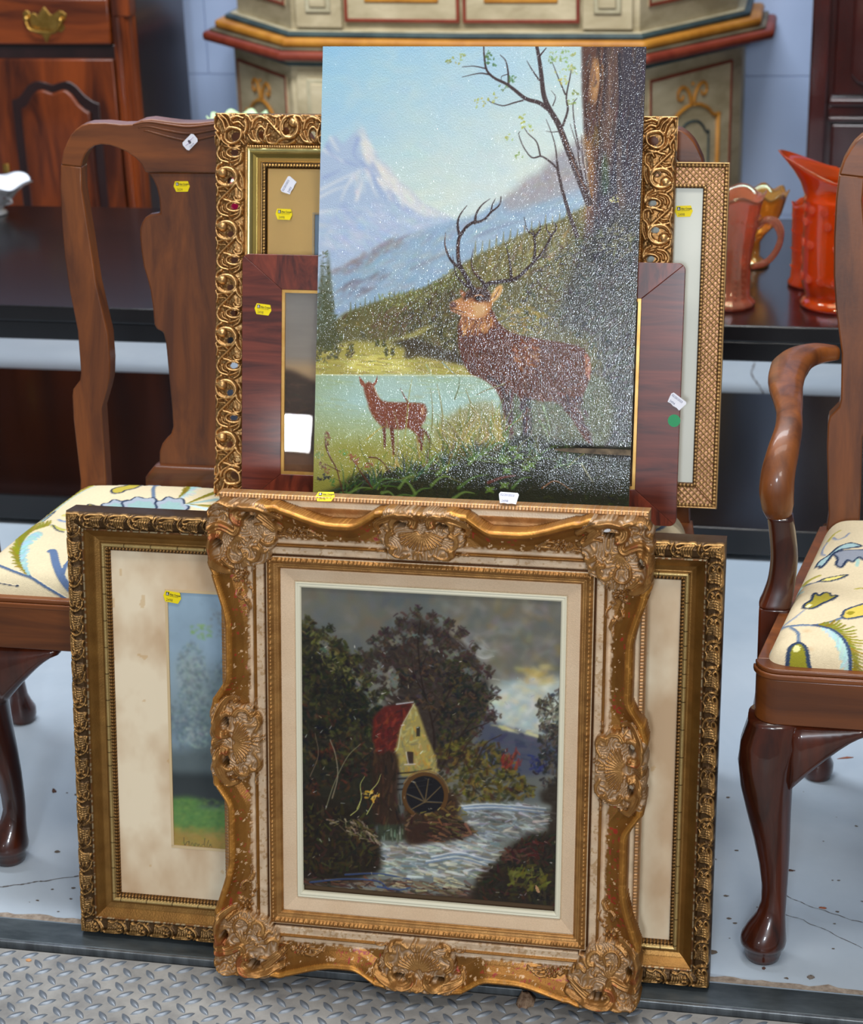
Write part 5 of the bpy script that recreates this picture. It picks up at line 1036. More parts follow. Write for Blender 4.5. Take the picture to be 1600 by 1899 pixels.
for x in range(880, 1090, 13): S([(x, 480-(x-880)*.36+rng.uniform(-6, 6)), (x+2, 452-(x-880)*.36+rng.uniform(-8, 4))], 7, 1.2, (118, 108, 58), .6, 0)
# shore, meadow and lake
cv.poly([(575, 654), (620, 640), (660, 632), (720, 640), (780, 652), (850, 672), (890, 690), (890, 700), (575, 700)], (158, 146, 70), 1, 3, sm=False)
cv.poly([(640, 690), (650, 668), (690, 656), (740, 668), (760, 690)], (214, 202, 106), .9, 6); cv.poly([(670, 640), (740, 626), (790, 606), (800, 604), (770, 626), (720, 640), (700, 652)], (160, 152, 84), .8, 2)
D(120, [(580, 668), (700, 655), (860, 680), (860, 692), (580, 692)], [(180, 166, 80), (134, 120, 54), (200, 188, 96), (110, 100, 46)], (10, 24), (2, 4), -.05, .12, .5)
for x, y, h in ((620, 650, 36), (649, 660, 30), (700, 640, 10), (712, 640, 10), (716, 656, 12), (728, 656, 10)): D(int(18+h), [(x-h*.3, y+2), (x, y-h), (x+h*.3, y+2)], [(62, 60, 30), (80, 74, 36)], (3, 7), (1.5, 3), .4, .9, .8)
cv.poly([(716, 636), (740, 630), (770, 628), (800, 640), (860, 660), (860, 676), (780, 662), (752, 664), (748, 640)], (58, 48, 32), .85, 2)
for x in range(584, 628, 5):
    h = 120+60*math.sin((x-584)*.11)+rng.uniform(-20, 20); D(34, [(x-9, 660), (x-2, 660-h), (x+3, 660-h), (x+10, 660)], [(74, 74, 42), (56, 58, 36), (92, 90, 52)], (3, 8), (2, 4), .3, .9, .75)
for x in (597, 608): cv.poly([(x-14, 640), (x-1, 488 if x < 600 else 478), (x+2, 488 if x < 600 else 478), (x+15, 640)], (70, 72, 42), .7, 2, .3)
m_ = cv.mask([(570, 694), (860, 695), (930, 700), (1000, 760), (1000, 960), (570, 960)], 0); y0, x0, mk = m_
hh = np.linspace(0, 1, mk.shape[0])[:, None, None]; wc = np.array((150, 172, 150))*(1-np.clip(hh*5, 0, 1))+np.array((158, 186, 178))*np.clip(hh*5, 0, 1); wc = wc*(1-np.clip((hh-.22)*3.2, 0, 1))+np.array((148, 148, 72))*np.clip((hh-.22)*3.2, 0, 1)
xx = np.linspace(0, 1, mk.shape[1])[None, :, None]; wc = wc*(1-np.clip(.35-xx*2, 0, .35))+np.array((128, 136, 70))*np.clip(.35-xx*2, 0, .35)
cv.a[y0:y0+mk.shape[0], x0:x0+mk.shape[1]] = cv.a[y0:y0+mk.shape[0], x0:x0+mk.shape[1]]*(1-mk[..., None])+wc/255*mk[..., None]
cv.poly([(690, 702), (760, 700), (820, 706), (790, 730), (720, 735), (690, 720)], (166, 190, 184), .55, 9); S([(575, 695), (700, 696), (860, 697), (890, 700)], 2, 1.5, (206, 206, 160), .9, .6)
D(200, [(585, 705), (900, 705), (900, 860), (585, 880)], [(150, 160, 90), (166, 176, 110), (140, 140, 66), (156, 170, 130)], (12, 30), (3, 6), -.02, .08, .22)
cv.poly([(585, 830), (700, 820), (840, 830), (840, 900), (585, 930)], (142, 136, 58), .7, 10)
# big trees at right
cv.poly([(1080, 80), (1200, 80), (1190, 520), (1110, 520), (1090, 420), (1088, 380), (1092, 330), (1084, 250), (1080, 160)], (58, 52, 60), 1, 1.5, sm=False)
cv.poly([(1079, 80), (1122, 80), (1122, 160), (1116, 240), (1110, 300), (1106, 360), (1100, 420), (1096, 470), (1078, 480), (1090, 380), (1092, 320), (1084, 260), (1080, 170)], (86, 58, 48), 1, 2, sm=False)
cv.poly([(1098, 112), (1112, 108), (1116, 130), (1110, 170), (1104, 190), (1096, 188), (1096, 150)], (186, 138, 88), .9, 4); cv.poly([(1082, 250), (1094, 262), (1100, 320), (1098, 370), (1088, 400), (1080, 410), (1090, 340)], (160, 112, 56), .8, 4)
cv.poly([(1124, 80), (1148, 80), (1146, 180), (1138, 260), (1128, 320), (1120, 330), (1116, 240), (1124, 160)], (98, 72, 60), .85, 4); cv.poly([(1142, 260), (1152, 262), (1150, 320), (1160, 380), (1158, 420), (1146, 420), (1144, 340)], (104, 82, 70), .7, 3)
cv.poly([(1118, 280), (1126, 300), (1128, 350), (1118, 360), (1116, 320)], (48, 84, 48), .6, 3); cv.poly([(1100, 230), (1112, 230), (1112, 268), (1098, 270)], (120, 104, 46), .5, 4)
for p, c, w in (([(1110, 90), (1114, 150), (1106, 210), (1112, 260), (1106, 330)], (44, 30, 30), 5), ([(1122, 90), (1120, 170), (1112, 250)], (50, 36, 36), 5), ([(1092, 130), (1086, 200), (1090, 260)], (60, 38, 34), 5), ([(1148, 100), (1150, 200), (1140, 300), (1146, 400)], (40, 38, 48), 6), ([(1130, 120), (1130, 220)], (120, 92, 78), 4)): S(p, w, w*.6, c, .7, .3)
D(260, [(1084, 95), (1190, 95), (1185, 470), (1090, 470)], [(70, 60, 66), (48, 46, 58), (92, 66, 54), (60, 52, 66)], (10, 26), (2, 5), 1.5, .15, .4); D(18, [(1132, 362), (1146, 362), (1146, 374), (1132, 374)], [(206, 200, 130)], (1, 2), (2, 3), 0, 0, .9)
# undergrowth lower right
cv.poly([(1090, 430), (1195, 420), (1190, 960), (880, 960), (900, 880), (980, 800), (1100, 800), (1110, 640), (1040, 600), (1060, 500)], (50, 50, 50), .9, 8, .2)
D(900, [(1000, 470), (1190, 430), (1180, 800), (1100, 800), (1090, 640), (960, 600)], [(62, 62, 48), (46, 50, 54), (84, 76, 60), (70, 54, 58), (60, 72, 50), (40, 40, 48)], (5, 14), (2, 6), .9, .9, .5, .6)
D(90, [(930, 560), (1010, 580), (1000, 630), (930, 610)], [(146, 122, 44), (120, 104, 40), (160, 136, 60)], (6, 14), (3, 6), -.3, .6, .6, .5); D(50, [(1120, 410), (1180, 420), (1180, 470), (1110, 460)], [(130, 128, 76), (96, 92, 60)], (5, 11), (3, 6), .4, .8, .5, .6)
cv.poly([(935, 715), (1115, 700), (1115, 835), (935, 835)], (84, 88, 62), .95, 4)
D(160, [(940, 730), (1110, 720), (1110, 825), (940, 825)], [(96, 100, 70), (70, 76, 56), (110, 108, 80)], (5, 12), (3, 6), .9, .8, .5)
# young trees
BR = (60, 44, 44)
for p, a, b_ in (([(1092, 375), (1084, 355), (1074.7, 332), (1059, 292), (1048, 263.6), (1035, 230), (1017, 199.5), (1008, 175), (1004, 142), (1000.6, 115), (995, 84)], 15, 6), ([(1015, 201.7), (999.5, 190.6), (975, 183), (953, 166), (937.5, 155), (915.4, 144), (902, 128.7), (897.7, 102), (897, 86)], 8, 2.5),
    ([(908.8, 138.6), (893, 136), (880, 137.5), (857, 143)], 3, 1), ([(902, 127.6), (880, 123), (857, 124)], 2.5, 1), ([(943, 155), (942, 133), (937.5, 113), (927.6, 102)], 4, 1.2), ([(970.7, 186), (953, 190.6), (933, 196), (913, 190.6), (905, 186)], 3, 1), ([(1043.7, 232.7), (1052.6, 204), (1050, 179.6), (1057, 142), (1059, 128.7)], 4.5, 1.3), ([(1048, 175), (1035, 144), (1023.8, 115)], 3, 1),
    ([(1000.6, 104), (1012.7, 89)], 3.5, 1.5), ([(999.5, 148.6), (986, 128.7), (977, 113)], 3, 1), ([(1070, 438), (1057, 401), (1043.7, 356.5), (1035, 319), (1033, 300)], 8, 4), ([(1032.6, 312), (1020, 300), (1003.9, 290), (986, 292), (970.7, 272.5), (961.9, 250), (964, 244)], 4, 1), ([(1001.7, 288), (995, 263.6), (979.5, 248), (970.7, 235)], 3, 1), ([(1033.8, 310), (1030, 274.7), (1023.8, 250), (1012.7, 221.6)], 3, 1),
    ([(1086, 358), (1074, 300), (1070, 272.5), (1057, 230)], 3.5, 1), ([(1074.7, 279), (1065.8, 235), (1062.5, 195), (1070, 182)], 3, 1), ([(1088, 340), (1080, 290), (1078, 250)], 2.5, 1), ([(1040, 243), (1025, 245), (1012, 243)], 2, .8), ([(1025, 196), (1030, 180), (1022, 168)], 2, .8), ([(940, 138), (930, 142), (930, 150)], 1.6, .8)): S(p, a, b_, BR, .95, .4)
S([(1086, 352), (1070, 318), (1054, 276), (1040, 240)], 3, 2, (112, 74, 54), .7, .4)
for cx_, cy_, r, n, c in ((845, 112, 16, 9, (150, 150, 70)), (832, 116, 8, 4, (130, 140, 80)), (856, 104, 8, 5, (150, 156, 80)), (905, 100, 9, 8, (76, 110, 62)), (912, 116, 12, 10, (70, 104, 60)), (948, 146, 10, 10, (80, 110, 66)), (936, 160, 12, 5, (96, 120, 70)), (914, 182, 12, 8, (160, 160, 70)), (888, 189, 14, 9, (166, 166, 84)), (967, 214, 8, 6, (160, 160, 72)), (972, 232, 9, 7, (168, 166, 70)), (984, 238, 9, 5, (160, 166, 80)), (946, 252, 14, 7, (160, 166, 90)), (962, 288, 10, 6, (130, 150, 84)), (1028, 104, 14, 11, (146, 164, 96)), (1022, 112, 8, 5, (90, 120, 66)), (1047, 112, 10, 6, (140, 160, 90)), (1062, 100, 6, 5, (150, 160, 90)), (1050, 135, 22, 14, (176, 180, 110)), (1042, 152, 10, 7, (180, 176, 90)), (1060, 128, 12, 8, (140, 156, 90)), (1066, 172, 8, 7, (120, 134, 70)), (1060, 186, 12, 8, (130, 140, 74)), (1046, 94, 8, 5, (130, 150, 84))):
    D(n, [(cx_-r, cy_), (cx_, cy_-r*.8), (cx_+r, cy_), (cx_, cy_+r*.8)], [c], (2, 3.5), (2.4, 4.2), .5, 1, .85, .7)
# doe
cv.poly([(677, 712), (674, 722), (677, 733), (681, 745), (685, 760), (690, 770), (697, 780), (708, 792), (722, 795), (740, 797), (757, 794), (765, 800), (772, 806), (776, 822), (784, 822), (786, 806), (780, 792), (788, 780), (791, 768), (791, 757), (786, 749), (775, 747), (762, 747), (744, 746), (726, 746), (710, 744), (702, 738), (696, 726), (692, 714), (688, 709), (682, 708)], (116, 58, 32), 1, .8, sm=False, th=.4)
for p, w in (([(711, 790), (713, 808), (713, 828)], 7), ([(726, 793), (728, 815), (729, 842)], 8), ([(779, 796), (781, 816), (781, 834)], 7), ([(784, 798), (792, 806), (798, 822)], 7)): S(p, w, w*.6, (96, 50, 30), 1, .3)
cv.poly([(665, 697), (668, 712), (675, 719), (677, 712), (671, 704)], (132, 74, 50), 1, .5); cv.poly([(700, 693), (696, 706), (689, 713), (693, 716), (699, 708)], (132, 74, 50), 1, .5)
D(90, [(690, 745), (780, 750), (785, 770), (700, 780)], [(142, 78, 46), (120, 60, 34), (100, 48, 28)], (5, 11), (2, 4), -.1, .3, .4); cv.poly([(781, 754), (786, 757), (785, 770), (781, 768)], (196, 150, 110), .8, 1); S([(692, 716), (698, 728), (704, 740)], 2, 1.5, (178, 116, 72), .7); S([(686, 714), (684, 730), (690, 755)], 5, 4, (140, 76, 44), .5)
# stag
cv.poly([(848, 604), (849, 622), (850, 645), (856, 665), (862, 680), (872, 694), (894, 703), (908, 712), (918, 722), (926, 736), (932, 752), (936, 775), (940, 800), (944, 818), (952, 818), (951, 795), (948, 772), (950, 746), (954, 728), (964, 740), (968, 760), (971, 790), (974, 812), (985, 812), (983, 780), (981, 740), (1006, 744), (1026, 745), (1038, 752), (1058, 772), (1074, 800), (1086, 818), (1100, 830), (1094, 806), (1082, 782), (1076, 758), (1080, 736), (1090, 712), (1096, 690), (1094, 668), (1086, 652), (1074, 642), (1054, 637), (1026, 633), (996, 628), (968, 623), (944, 615), (930, 604), (922, 594), (916, 580), (906, 566), (880, 560), (858, 580)], (86, 44, 26), 1, 1, sm=False, th=.5)
D(420, [(852, 600), (920, 600), (960, 625), (1080, 645), (1090, 690), (1060, 740), (960, 735), (900, 700), (860, 670)], [(104, 54, 30), (70, 38, 26), (60, 34, 28), (120, 66, 34), (84, 46, 34)], (6, 15), (2, 5), -1.0, .6, .45, .5)
D(70, [(950, 632), (1000, 636), (990, 690), (960, 680)], [(162, 100, 50), (142, 84, 42)], (6, 12), (3, 6), -.6, .5, .45, .5); D(46, [(1084, 655), (1094, 668), (1094, 700), (1086, 690)], [(190, 130, 96), (150, 84, 60)], (4, 9), (2, 3), 1.4, .3, .7); D(120, [(930, 730), (950, 730), (950, 815), (940, 815)], [(60, 36, 34), (84, 50, 36), (46, 34, 36)], (6, 14), (2, 4), 1.5, .2, .6); S([(906, 700), (925, 712), (940, 740)], 8, 5, (46, 34, 34), .6); D(90, [(964, 740), (984, 742), (984, 810), (972, 810)], [(52, 40, 44), (44, 36, 40)], (6, 14), (2, 4), 1.5, .2, .7); D(140, [(1030, 742), (1080, 740), (1096, 820), (1064, 780)], [(70, 52, 50), (84, 62, 56), (60, 50, 54)], (6, 14), (2, 4), -.9, .3, .6)
D(130, [(852, 590), (912, 584), (916, 606), (880, 620), (856, 612)], [(196, 138, 74), (168, 104, 52), (214, 160, 96), (120, 66, 34)], (8, 18), (1.5, 3), 1.45, .25, .75, .8)
cv.poly([(834, 562), (838, 559), (846, 556), (856, 551), (864, 542), (874, 536), (890, 533), (904, 538), (912, 548), (914, 560), (910, 574), (902, 586), (890, 594), (876, 595), (864, 589), (855, 583), (846, 578), (837, 576), (834, 570)], (178, 118, 66), 1, .8, sm=False, th=.6)
cv.poly([(858, 549), (866, 540), (882, 534), (902, 536), (910, 548), (906, 560), (892, 556), (880, 552), (868, 554), (860, 558)], (50, 32, 30), .92, 1.5); cv.poly([(870, 566), (888, 562), (902, 568), (898, 582), (882, 588), (870, 580)], (206, 162, 108), .8, 2.5); D(40, [(862, 558), (880, 560), (876, 590), (862, 580)], [(206, 150, 94), (178, 112, 60)], (4, 9), (1.5, 3), -.4, .5, .6)
cv.poly([(876, 548), (890, 546), (899, 552), (894, 560), (880, 559)], (58, 34, 28), .8, 1.2); cv.poly([(882, 551), (888, 550), (892, 554), (888, 557), (883, 556)], (14, 12, 18), 1, 0); S([(880, 549), (888, 547), (896, 549)], 2, 1.5, (190, 130, 70), .9); S([(872, 559), (878, 556), (882, 560)], 2, 1.5, (120, 60, 30), .9)
cv.poly([(834, 563), (840, 560), (846, 563), (846, 569), (838, 571), (834, 569)], (74, 44, 38), .95, .8); S([(840, 564), (843, 566)], 3, 2, (160, 120, 110), .8); S([(836, 573), (846, 575), (856, 578), (862, 580)], 2, 1.4, (52, 26, 20), .95); S([(836, 576), (846, 580), (856, 586)], 2.5, 2, (150, 88, 60), .9)
cv.poly([(911, 558), (912, 546), (919, 534), (929, 528), (932, 534), (928, 546), (920, 556), (914, 561)], (208, 160, 98), 1, .6, th=.6); S([(916, 552), (921, 544), (926, 535)], 3, 1.5, (96, 56, 36), .8); cv.poly([(853, 536), (854, 546), (860, 551), (863, 544)], (150, 88, 50), 1, .6); S([(866, 588), (880, 594), (894, 590)], 2.5, 2, (84, 44, 28), .7)
AN = (50, 34, 34)
for p, a, b_ in (([(878, 537), (872, 530), (867, 518.5), (856, 499.5), (850, 482), (849, 460), (851.6, 441), (864, 422), (877, 412.7), (889.5, 411), (900.6, 404.8), (910, 393.7), (922.7, 384), (928, 374.8), (928.7, 365)], 9.5, 2), ([(851.6, 434.8), (848.4, 415.8), (853, 398.5), (865.8, 381)], 6, 1), ([(880.6, 414), (883, 397), (892.7, 381), (908.5, 368.4)], 5.5, 1), ([(910, 394), (913, 379.5), (918.7, 368.4)], 3.5, 1),
    ([(854, 497), (846, 492), (835.8, 482), (828, 466), (824.7, 450.6), (826, 431.6)], 7, 1), ([(868, 532), (858, 524), (850, 516), (843.7, 504), (839, 472.7)], 6, 1), ([(899, 534.7), (896, 525), (888, 515), (878.5, 504), (873.7, 487), (877.7, 461.6)], 8, 1),
    ([(900.6, 531), (908.5, 525), (930.6, 521.7), (955.9, 517), (974.8, 501), (990.6, 485), (1004.8, 469.5), (1015.9, 450.6), (1023.8, 434.8), (1031, 426), (1031, 418), (1026, 414)], 8, 2), ([(990.6, 484), (992, 457), (989, 436), (978, 427), (971.7, 403)], 6, 1), ([(992, 438), (1001.7, 425), (1000, 409.5)], 5, 1), ([(1020.6, 436), (1014, 426), (1012.7, 414)], 4, 1), ([(948, 515), (944.8, 485), (936.9, 450.6)], 6, 1.2), ([(990, 434), (988, 428), (984, 424)], 3, 1)): S(p, a, b_, AN, 1, .8)
for p in ([(850, 478), (849, 460), (852, 441)], [(886, 512), (878, 502), (874, 488)], [(828, 468), (825, 452), (826, 434)], [(971, 420), (974, 426)]): S(p, 1.6, 1, (120, 80, 60), .8, .8)
# foreground bank, reeds and leaves
cv.poly([(575, 960), (575, 925), (620, 905), (660, 880), (700, 872), (745, 862), (790, 858), (830, 838), (872, 822), (930, 815), (985, 806), (1060, 822), (1110, 832), (1195, 840), (1195, 960)], (36, 38, 26), .95, 4, .15)
D(600, [(600, 915), (700, 880), (850, 840), (1000, 815), (1180, 850), (1180, 935), (600, 930)], [(30, 34, 24), (48, 54, 28), (24, 28, 26), (60, 64, 34), (44, 50, 44)], (6, 14), (2, 5), .8, 1, .5, .5)
cv.poly([(1060, 818), (1110, 828), (1160, 840), (1190, 846), (1190, 856), (1120, 846), (1070, 832)], (24, 22, 26), .8, 3)
def blades(cx_, cy_, n, l0, l1, cols, spread=.7, w=(2.2, 4.2), lean=0.0, al=.85):
    for _ in range(n):
        a = rng.normal(math.pi/2+lean, spread); l = rng.uniform(l0, l1); x = cx_+rng.uniform(-14, 14); y = cy_+rng.uniform(-6, 8); c = np.array(cols[rng.randint(len(cols))])+rng.normal(0, 8, 3); bend = rng.uniform(-.35, .35)*l
        S([(x, y), (x+math.cos(a)*l*.55+bend*.2, y-math.sin(a)*l*.55), (x+math.cos(a)*l+bend, y-math.sin(a)*l+abs(bend)*.25)], rng.uniform(*w), .8, np.clip(c, 0, 255), al, .7)
YG = [(150, 134, 60), (122, 116, 54), (170, 152, 80), (104, 94, 40), (96, 108, 54)]; DG = [(60, 84, 40), (76, 96, 44), (44, 62, 34), (96, 110, 56), (54, 76, 60)]
cv.poly([(800, 800), (850, 760), (905, 745), (935, 790), (930, 830), (840, 850)], (128, 108, 44), .6, 6)
for cx_, cy_, n in ((790, 858, 22), (830, 840, 26), (862, 822, 30), (900, 815, 26), (926, 818, 18), (740, 868, 18), (700, 880, 14)): blades(cx_, cy_, n, 30, 82 if cx_ > 780 else 52, YG, .5)
for cx_, cy_, n in ((880, 850, 26), (820, 872, 24), (760, 885, 24), (940, 850, 20), (700, 900, 20), (650, 905, 14), (990, 850, 16), (1040, 860, 12)): blades(cx_, cy_, n, 24, 56, DG, .9)
for p, c in (([(748, 830), (754, 780), (758, 735), (764, 702)], (150, 146, 70)), ([(757, 748), (748, 732), (742, 720)], (110, 60, 44)), ([(800, 800), (802, 760), (798, 722)], (116, 112, 60)), ([(822, 790), (818, 750), (810, 712)], (130, 120, 60)), ([(690, 868), (672, 840), (664, 806)], (104, 110, 50)), ([(726, 860), (724, 820), (716, 780)], (150, 150, 90)), ([(735, 850), (738, 800), (730, 760)], (140, 126, 80)), ([(680, 815), (700, 798), (714, 790)], (170, 150, 60)), ([(640, 812), (660, 796), (676, 804)], (170, 180, 140)), ([(843, 740), (850, 720), (852, 700)], (90, 100, 60)), ([(880, 770), (870, 740), (862, 720)], (120, 112, 56)), ([(935, 712), (905, 722), (880, 734)], (110, 100, 50)), ([(820, 672), (832, 684), (850, 700)], (130, 146, 140)), ([(790, 676), (800, 694), (815, 706)], (150, 160, 110))): S(p, 3.4, 1, c, .85, .8)
for x0_, y0_, x1_, y1_, c in ((740, 905, 770, 880, 1), (760, 925, 800, 905, 0), (800, 900, 835, 884, 1), (690, 905, 730, 888, 0), (640, 920, 690, 905, 1), (720, 930, 770, 920, 0), (810, 880, 850, 862, 1), (850, 905, 905, 880, 0), (790, 870, 822, 838, 1), (870, 860, 905, 842, 1), (905, 835, 940, 822, 0), (620, 925, 650, 915, 0), (770, 915, 745, 892, 1), (840, 925, 880, 915, 1), (708, 914, 735, 925, 1), (950, 905, 985, 885, 0)):
    mx_, my_ = (x0_+x1_)/2, (y0_+y1_)/2-7; S([(x0_, y0_), (mx_, my_), (x1_, y1_)], 7, 1.5, ((66, 96, 42), (92, 118, 54))[c], .8, 1); S([(x0_, y0_), (mx_, my_), (x1_, y1_)], 1.2, .8, (150, 166, 100), .45, 1)
for cx_, cy_ in ((933, 853), (940, 873), (935, 900), (962, 846), (985, 862), (908, 908), (975, 868), (950, 832)):
    for a in (-.6, .8, 2.4, 3.8): S([(cx_, cy_), (cx_+9*math.cos(a), cy_+7*math.sin(a))], 8, 4, (92, 118, 50), .75, .9)
for p, w in (([(604, 828), (612, 848), (624, 870), (632, 900), (640, 925)], 3.5), ([(630, 874), (618, 868), (606, 862)], 2), ([(690, 905), (672, 880), (660, 862), (650, 848)], 3), ([(684, 848), (700, 850), (712, 860), (722, 876)], 3)): S(p, w, 1.5, (84, 44, 34), .9, .8)
for cx_, cy_, c in ((606, 806, (110, 60, 44)), (604, 820, (90, 50, 40)), (598, 862, (96, 60, 44)), (606, 872, (120, 70, 50)), (652, 846, (150, 74, 56)), (662, 854, (140, 70, 60)), (684, 862, (130, 64, 52)), (592, 845, (96, 120, 60)), (636, 838, (90, 140, 70)), (596, 888, (34, 30, 50)), (604, 884, (26, 26, 46)), (618, 894, (70, 110, 60))): D(9, [(cx_-8, cy_), (cx_, cy_-7), (cx_+8, cy_), (cx_, cy_+7)], [c], (2, 4), (2, 4), .5, 1, .85, .8)
S([(800, 836), (830, 852), (866, 868)], 3, 1, (130, 146, 150), .35, .5); S([(1078, 860), (1090, 880), (1100, 895)], 3, 1, (180, 176, 130), .7, .8); S([(1005, 905), (1030, 892), (1060, 910)], 3, 1.5, (150, 96, 50), .7, .8); S([(905, 895), (930, 886), (955, 882)], 6, 3, (110, 50, 36), .7, .8)
S([(1006, 752), (1014, 775), (1020, 800)], 4, 1.5, (150, 176, 120), .8, .9); S([(1000, 780), (1012, 800), (1018, 820)], 4, 1.5, (110, 140, 80), .8, .9)
D(200, [(975, 745), (1040, 750), (1060, 800), (990, 812)], [(92, 100, 76), (76, 84, 66), (110, 104, 80)], (5, 12), (2, 5), 1, .8, .4)
VARN = mat_paint('varnished_oil', rough=0.5, coat=1.0, coat_r=0.03, bump=1.0, bscale=760, stretch=(1.0, 1, .7), bdist=.00036, spec=.12, bdet=.6)
def warp(X, Z): return .0022*np.exp(-((Z-.112)/.004)**2)*(X > .31)*np.clip((X-.31)/.1, 0, 1)+.0006*np.sin(X*9)*np.sin(Z*7)
cv.mesh('painted_canvas', SW, SH, VARN, stag, 0, 0, 0, relief=.00010, fn=warp)
b = MB()
N_ = 60
for i in range(N_):
    pass
b.box(0, SW, .0006, .0055, 0, SH)
b.build('canvas_edge', mat('raw_canvas', L8(120, 104, 84), L8(60, 52, 46), rough=.9, scale=(60, 60, 60)), stag)
for (x0_, x1_, z0_, z1_) in ((0.004, .03, .004, SH-.004), (SW-.03, SW-.004, .004, SH-.004), (.03, SW-.03, .004, .03), (.03, SW-.03, SH-.03, SH-.004)): MB().box(x0_, x1_, .0055, .0085, z0_, z1_).build('stretcher_bar', mat('pine_bar', L8(170, 130, 86), rough=.7), stag)

# ------------------------------------------------------------------ veneered wood frame
WA = math.radians(14); WO = (-0.7805, 2.436, 0.485); WW, WH = .6155, .3565
wf = thing('wood_framed_landscape', 'walnut veneer flat frame with gilt slip around a misty hillside, green dot at right', 'picture', WO, (-WA, 0, 0))
VEN_A = mat('veneer_upright', L8(66, 21, 15), L8(116, 48, 31), rough=.36, coat=.18, scale=(5, 20, 60), detail=8, dist=1.1, c3=L8(88, 34, 26), coat_r=.12)
VEN_B = mat('veneer_crosswise', L8(62, 20, 14), L8(126, 52, 32), rough=.36, coat=.18, scale=(34, 20, 7), detail=8, dist=2.2, c3=L8(84, 30, 20), coat_r=.12)
fw, rc = .0575, .010
def corner(cx_, cz_, sx, sz): return [(cx_+sx*(-rc*math.cos(a)+rc), cz_+sz*(rc-rc*math.sin(a))) for a in np.linspace(0, math.pi/2, 9)]
c00 = corner(0, 0, 1, 1); c10 = corner(WW, 0, -1, 1); c01 = corner(0, WH, 1, -1); c11 = corner(WW, WH, -1, -1)
for nm, P, mm in (('frame_rail', c00[4:]+c10[4:][::-1]+[(WW-fw, .0485), (fw, .0485)], VEN_B), ('frame_rail', c01[4:]+c11[4:][::-1]+[(WW-fw, WH-.0485), (fw, WH-.0485)], VEN_B),
    ('frame_stile', c00[:5]+[(fw, .0485), (fw, WH-.0485)]+c01[:5][::-1], VEN_A), ('frame_stile', c10[:5]+[(WW-fw, .0485), (WW-fw, WH-.0485)]+c11[:5][::-1], VEN_A)):
    MB().prism(P, 0, .0125).build(nm, mm, wf, bevel=.0007)
SLIP = mat('gilt_slip', L8(196, 146, 74), L8(216, 172, 100), rough=.35, metal=.5, scale=(30, 30, 30))
a_, b_ = fw, .0485; k = .0042
for P in ([(a_, b_), (WW-a_, b_), (WW-a_-k, b_+k), (a_+k, b_+k)], [(a_, WH-b_), (WW-a_, WH-b_), (WW-a_-k, WH-b_-k), (a_+k, WH-b_-k)], [(a_, b_), (a_+k, b_+k), (a_+k, WH-b_-k), (a_, WH-b_)], [(WW-a_, b_), (WW-a_-k, b_+k), (WW-a_-k, WH-b_-k), (WW-a_, WH-b_)]):
    MB().prism(P, .0012, .008).build('gilt_slip', SLIP, wf)
qx, qz, qw, qh = a_+k, b_+k, WW-2*(a_+k), WH-2*(b_+k)
cv = Cv(240, 380, corners(WO, -WA, qx, qz, qw, qh, .006)); t_ = np.linspace(0, 1, cv.h); f3 = lambda xs_, ys_: np.interp(t_, xs_, ys_)[:, None]
cv.a = np.stack([f3([0, .35, .42, 1], [158, 164, 198, 150]), f3([0, .35, .42, 1], [152, 152, 164, 110]), f3([0, .35, .42, 1], [146, 140, 122, 70])], -1)/255+np.zeros_like(cv.a); cv.a *= (1+.1*(vnoise(cv.h, cv.w, 60, 8, oct=3)-.5))[..., None]
cv.poly([(510, 680), (545, 688), (580, 706), (700, 740), (900, 720), (1100, 700), (1210, 690), (1210, 860), (900, 900), (510, 860)], (72, 52, 36), 1, 3, .1, sm=False)
cv.dabs(500, [(515, 690), (590, 715), (900, 730), (1200, 700), (1200, 890), (515, 870)], [(84, 62, 42), (60, 44, 32), (104, 78, 52)], (8, 20), (3, 7), -.2, .5, .5); cv.poly([(505, 836), (700, 850), (1210, 870), (1210, 920), (505, 900)], (130, 86, 54), .8, 5); cv.poly([(1150, 560), (1210, 560), (1210, 900), (1150, 900)], (46, 36, 34), .5, 8)
cv.mesh('landscape_print', qw, qh, mat_paint('old_print', rough=.6), wf, qx, qz, .006)
GLASS = mat('picture_glass', (1, 1, 1, 1), rough=.0, trans=1.0, ior=1.45)
def pane(parent, x0, z0, w, h, y, bow=.0, n=14):
    """thin clear pane, a shade domed like old glass: front and back skins"""
    X, Z = np.meshgrid(np.linspace(0, 1, n), np.linspace(0, 1, n)); B = bow*(1-(2*X-1)**2)*(1-(2*Z-1)**2)
    f = np.stack([x0+X*w, y-B, z0+Z*h], -1).reshape(-1, 3); g = f+np.array([0, .0012, 0]); q = grid_q(n, n)
    return np_mesh('glass_pane', np.concatenate([f, g]), np.concatenate([q, q[:, ::-1]+n*n]), GLASS, parent)
pane(wf, qx, qz, qw, qh, .0026)
MB().box(.008, WW-.008, .0085, .0125, .008, WH-.008).build('backing_board', MATS['brown_board'], wf)
sticker(wf, .0175, .2735, -.0003, 'yellow', rz=.10); sticker(wf, .596, .172, -.0003, 'white', rz=.62, num='2494'); sticker(wf, .5995, .1365, -.0003, 'dot', w=.017)

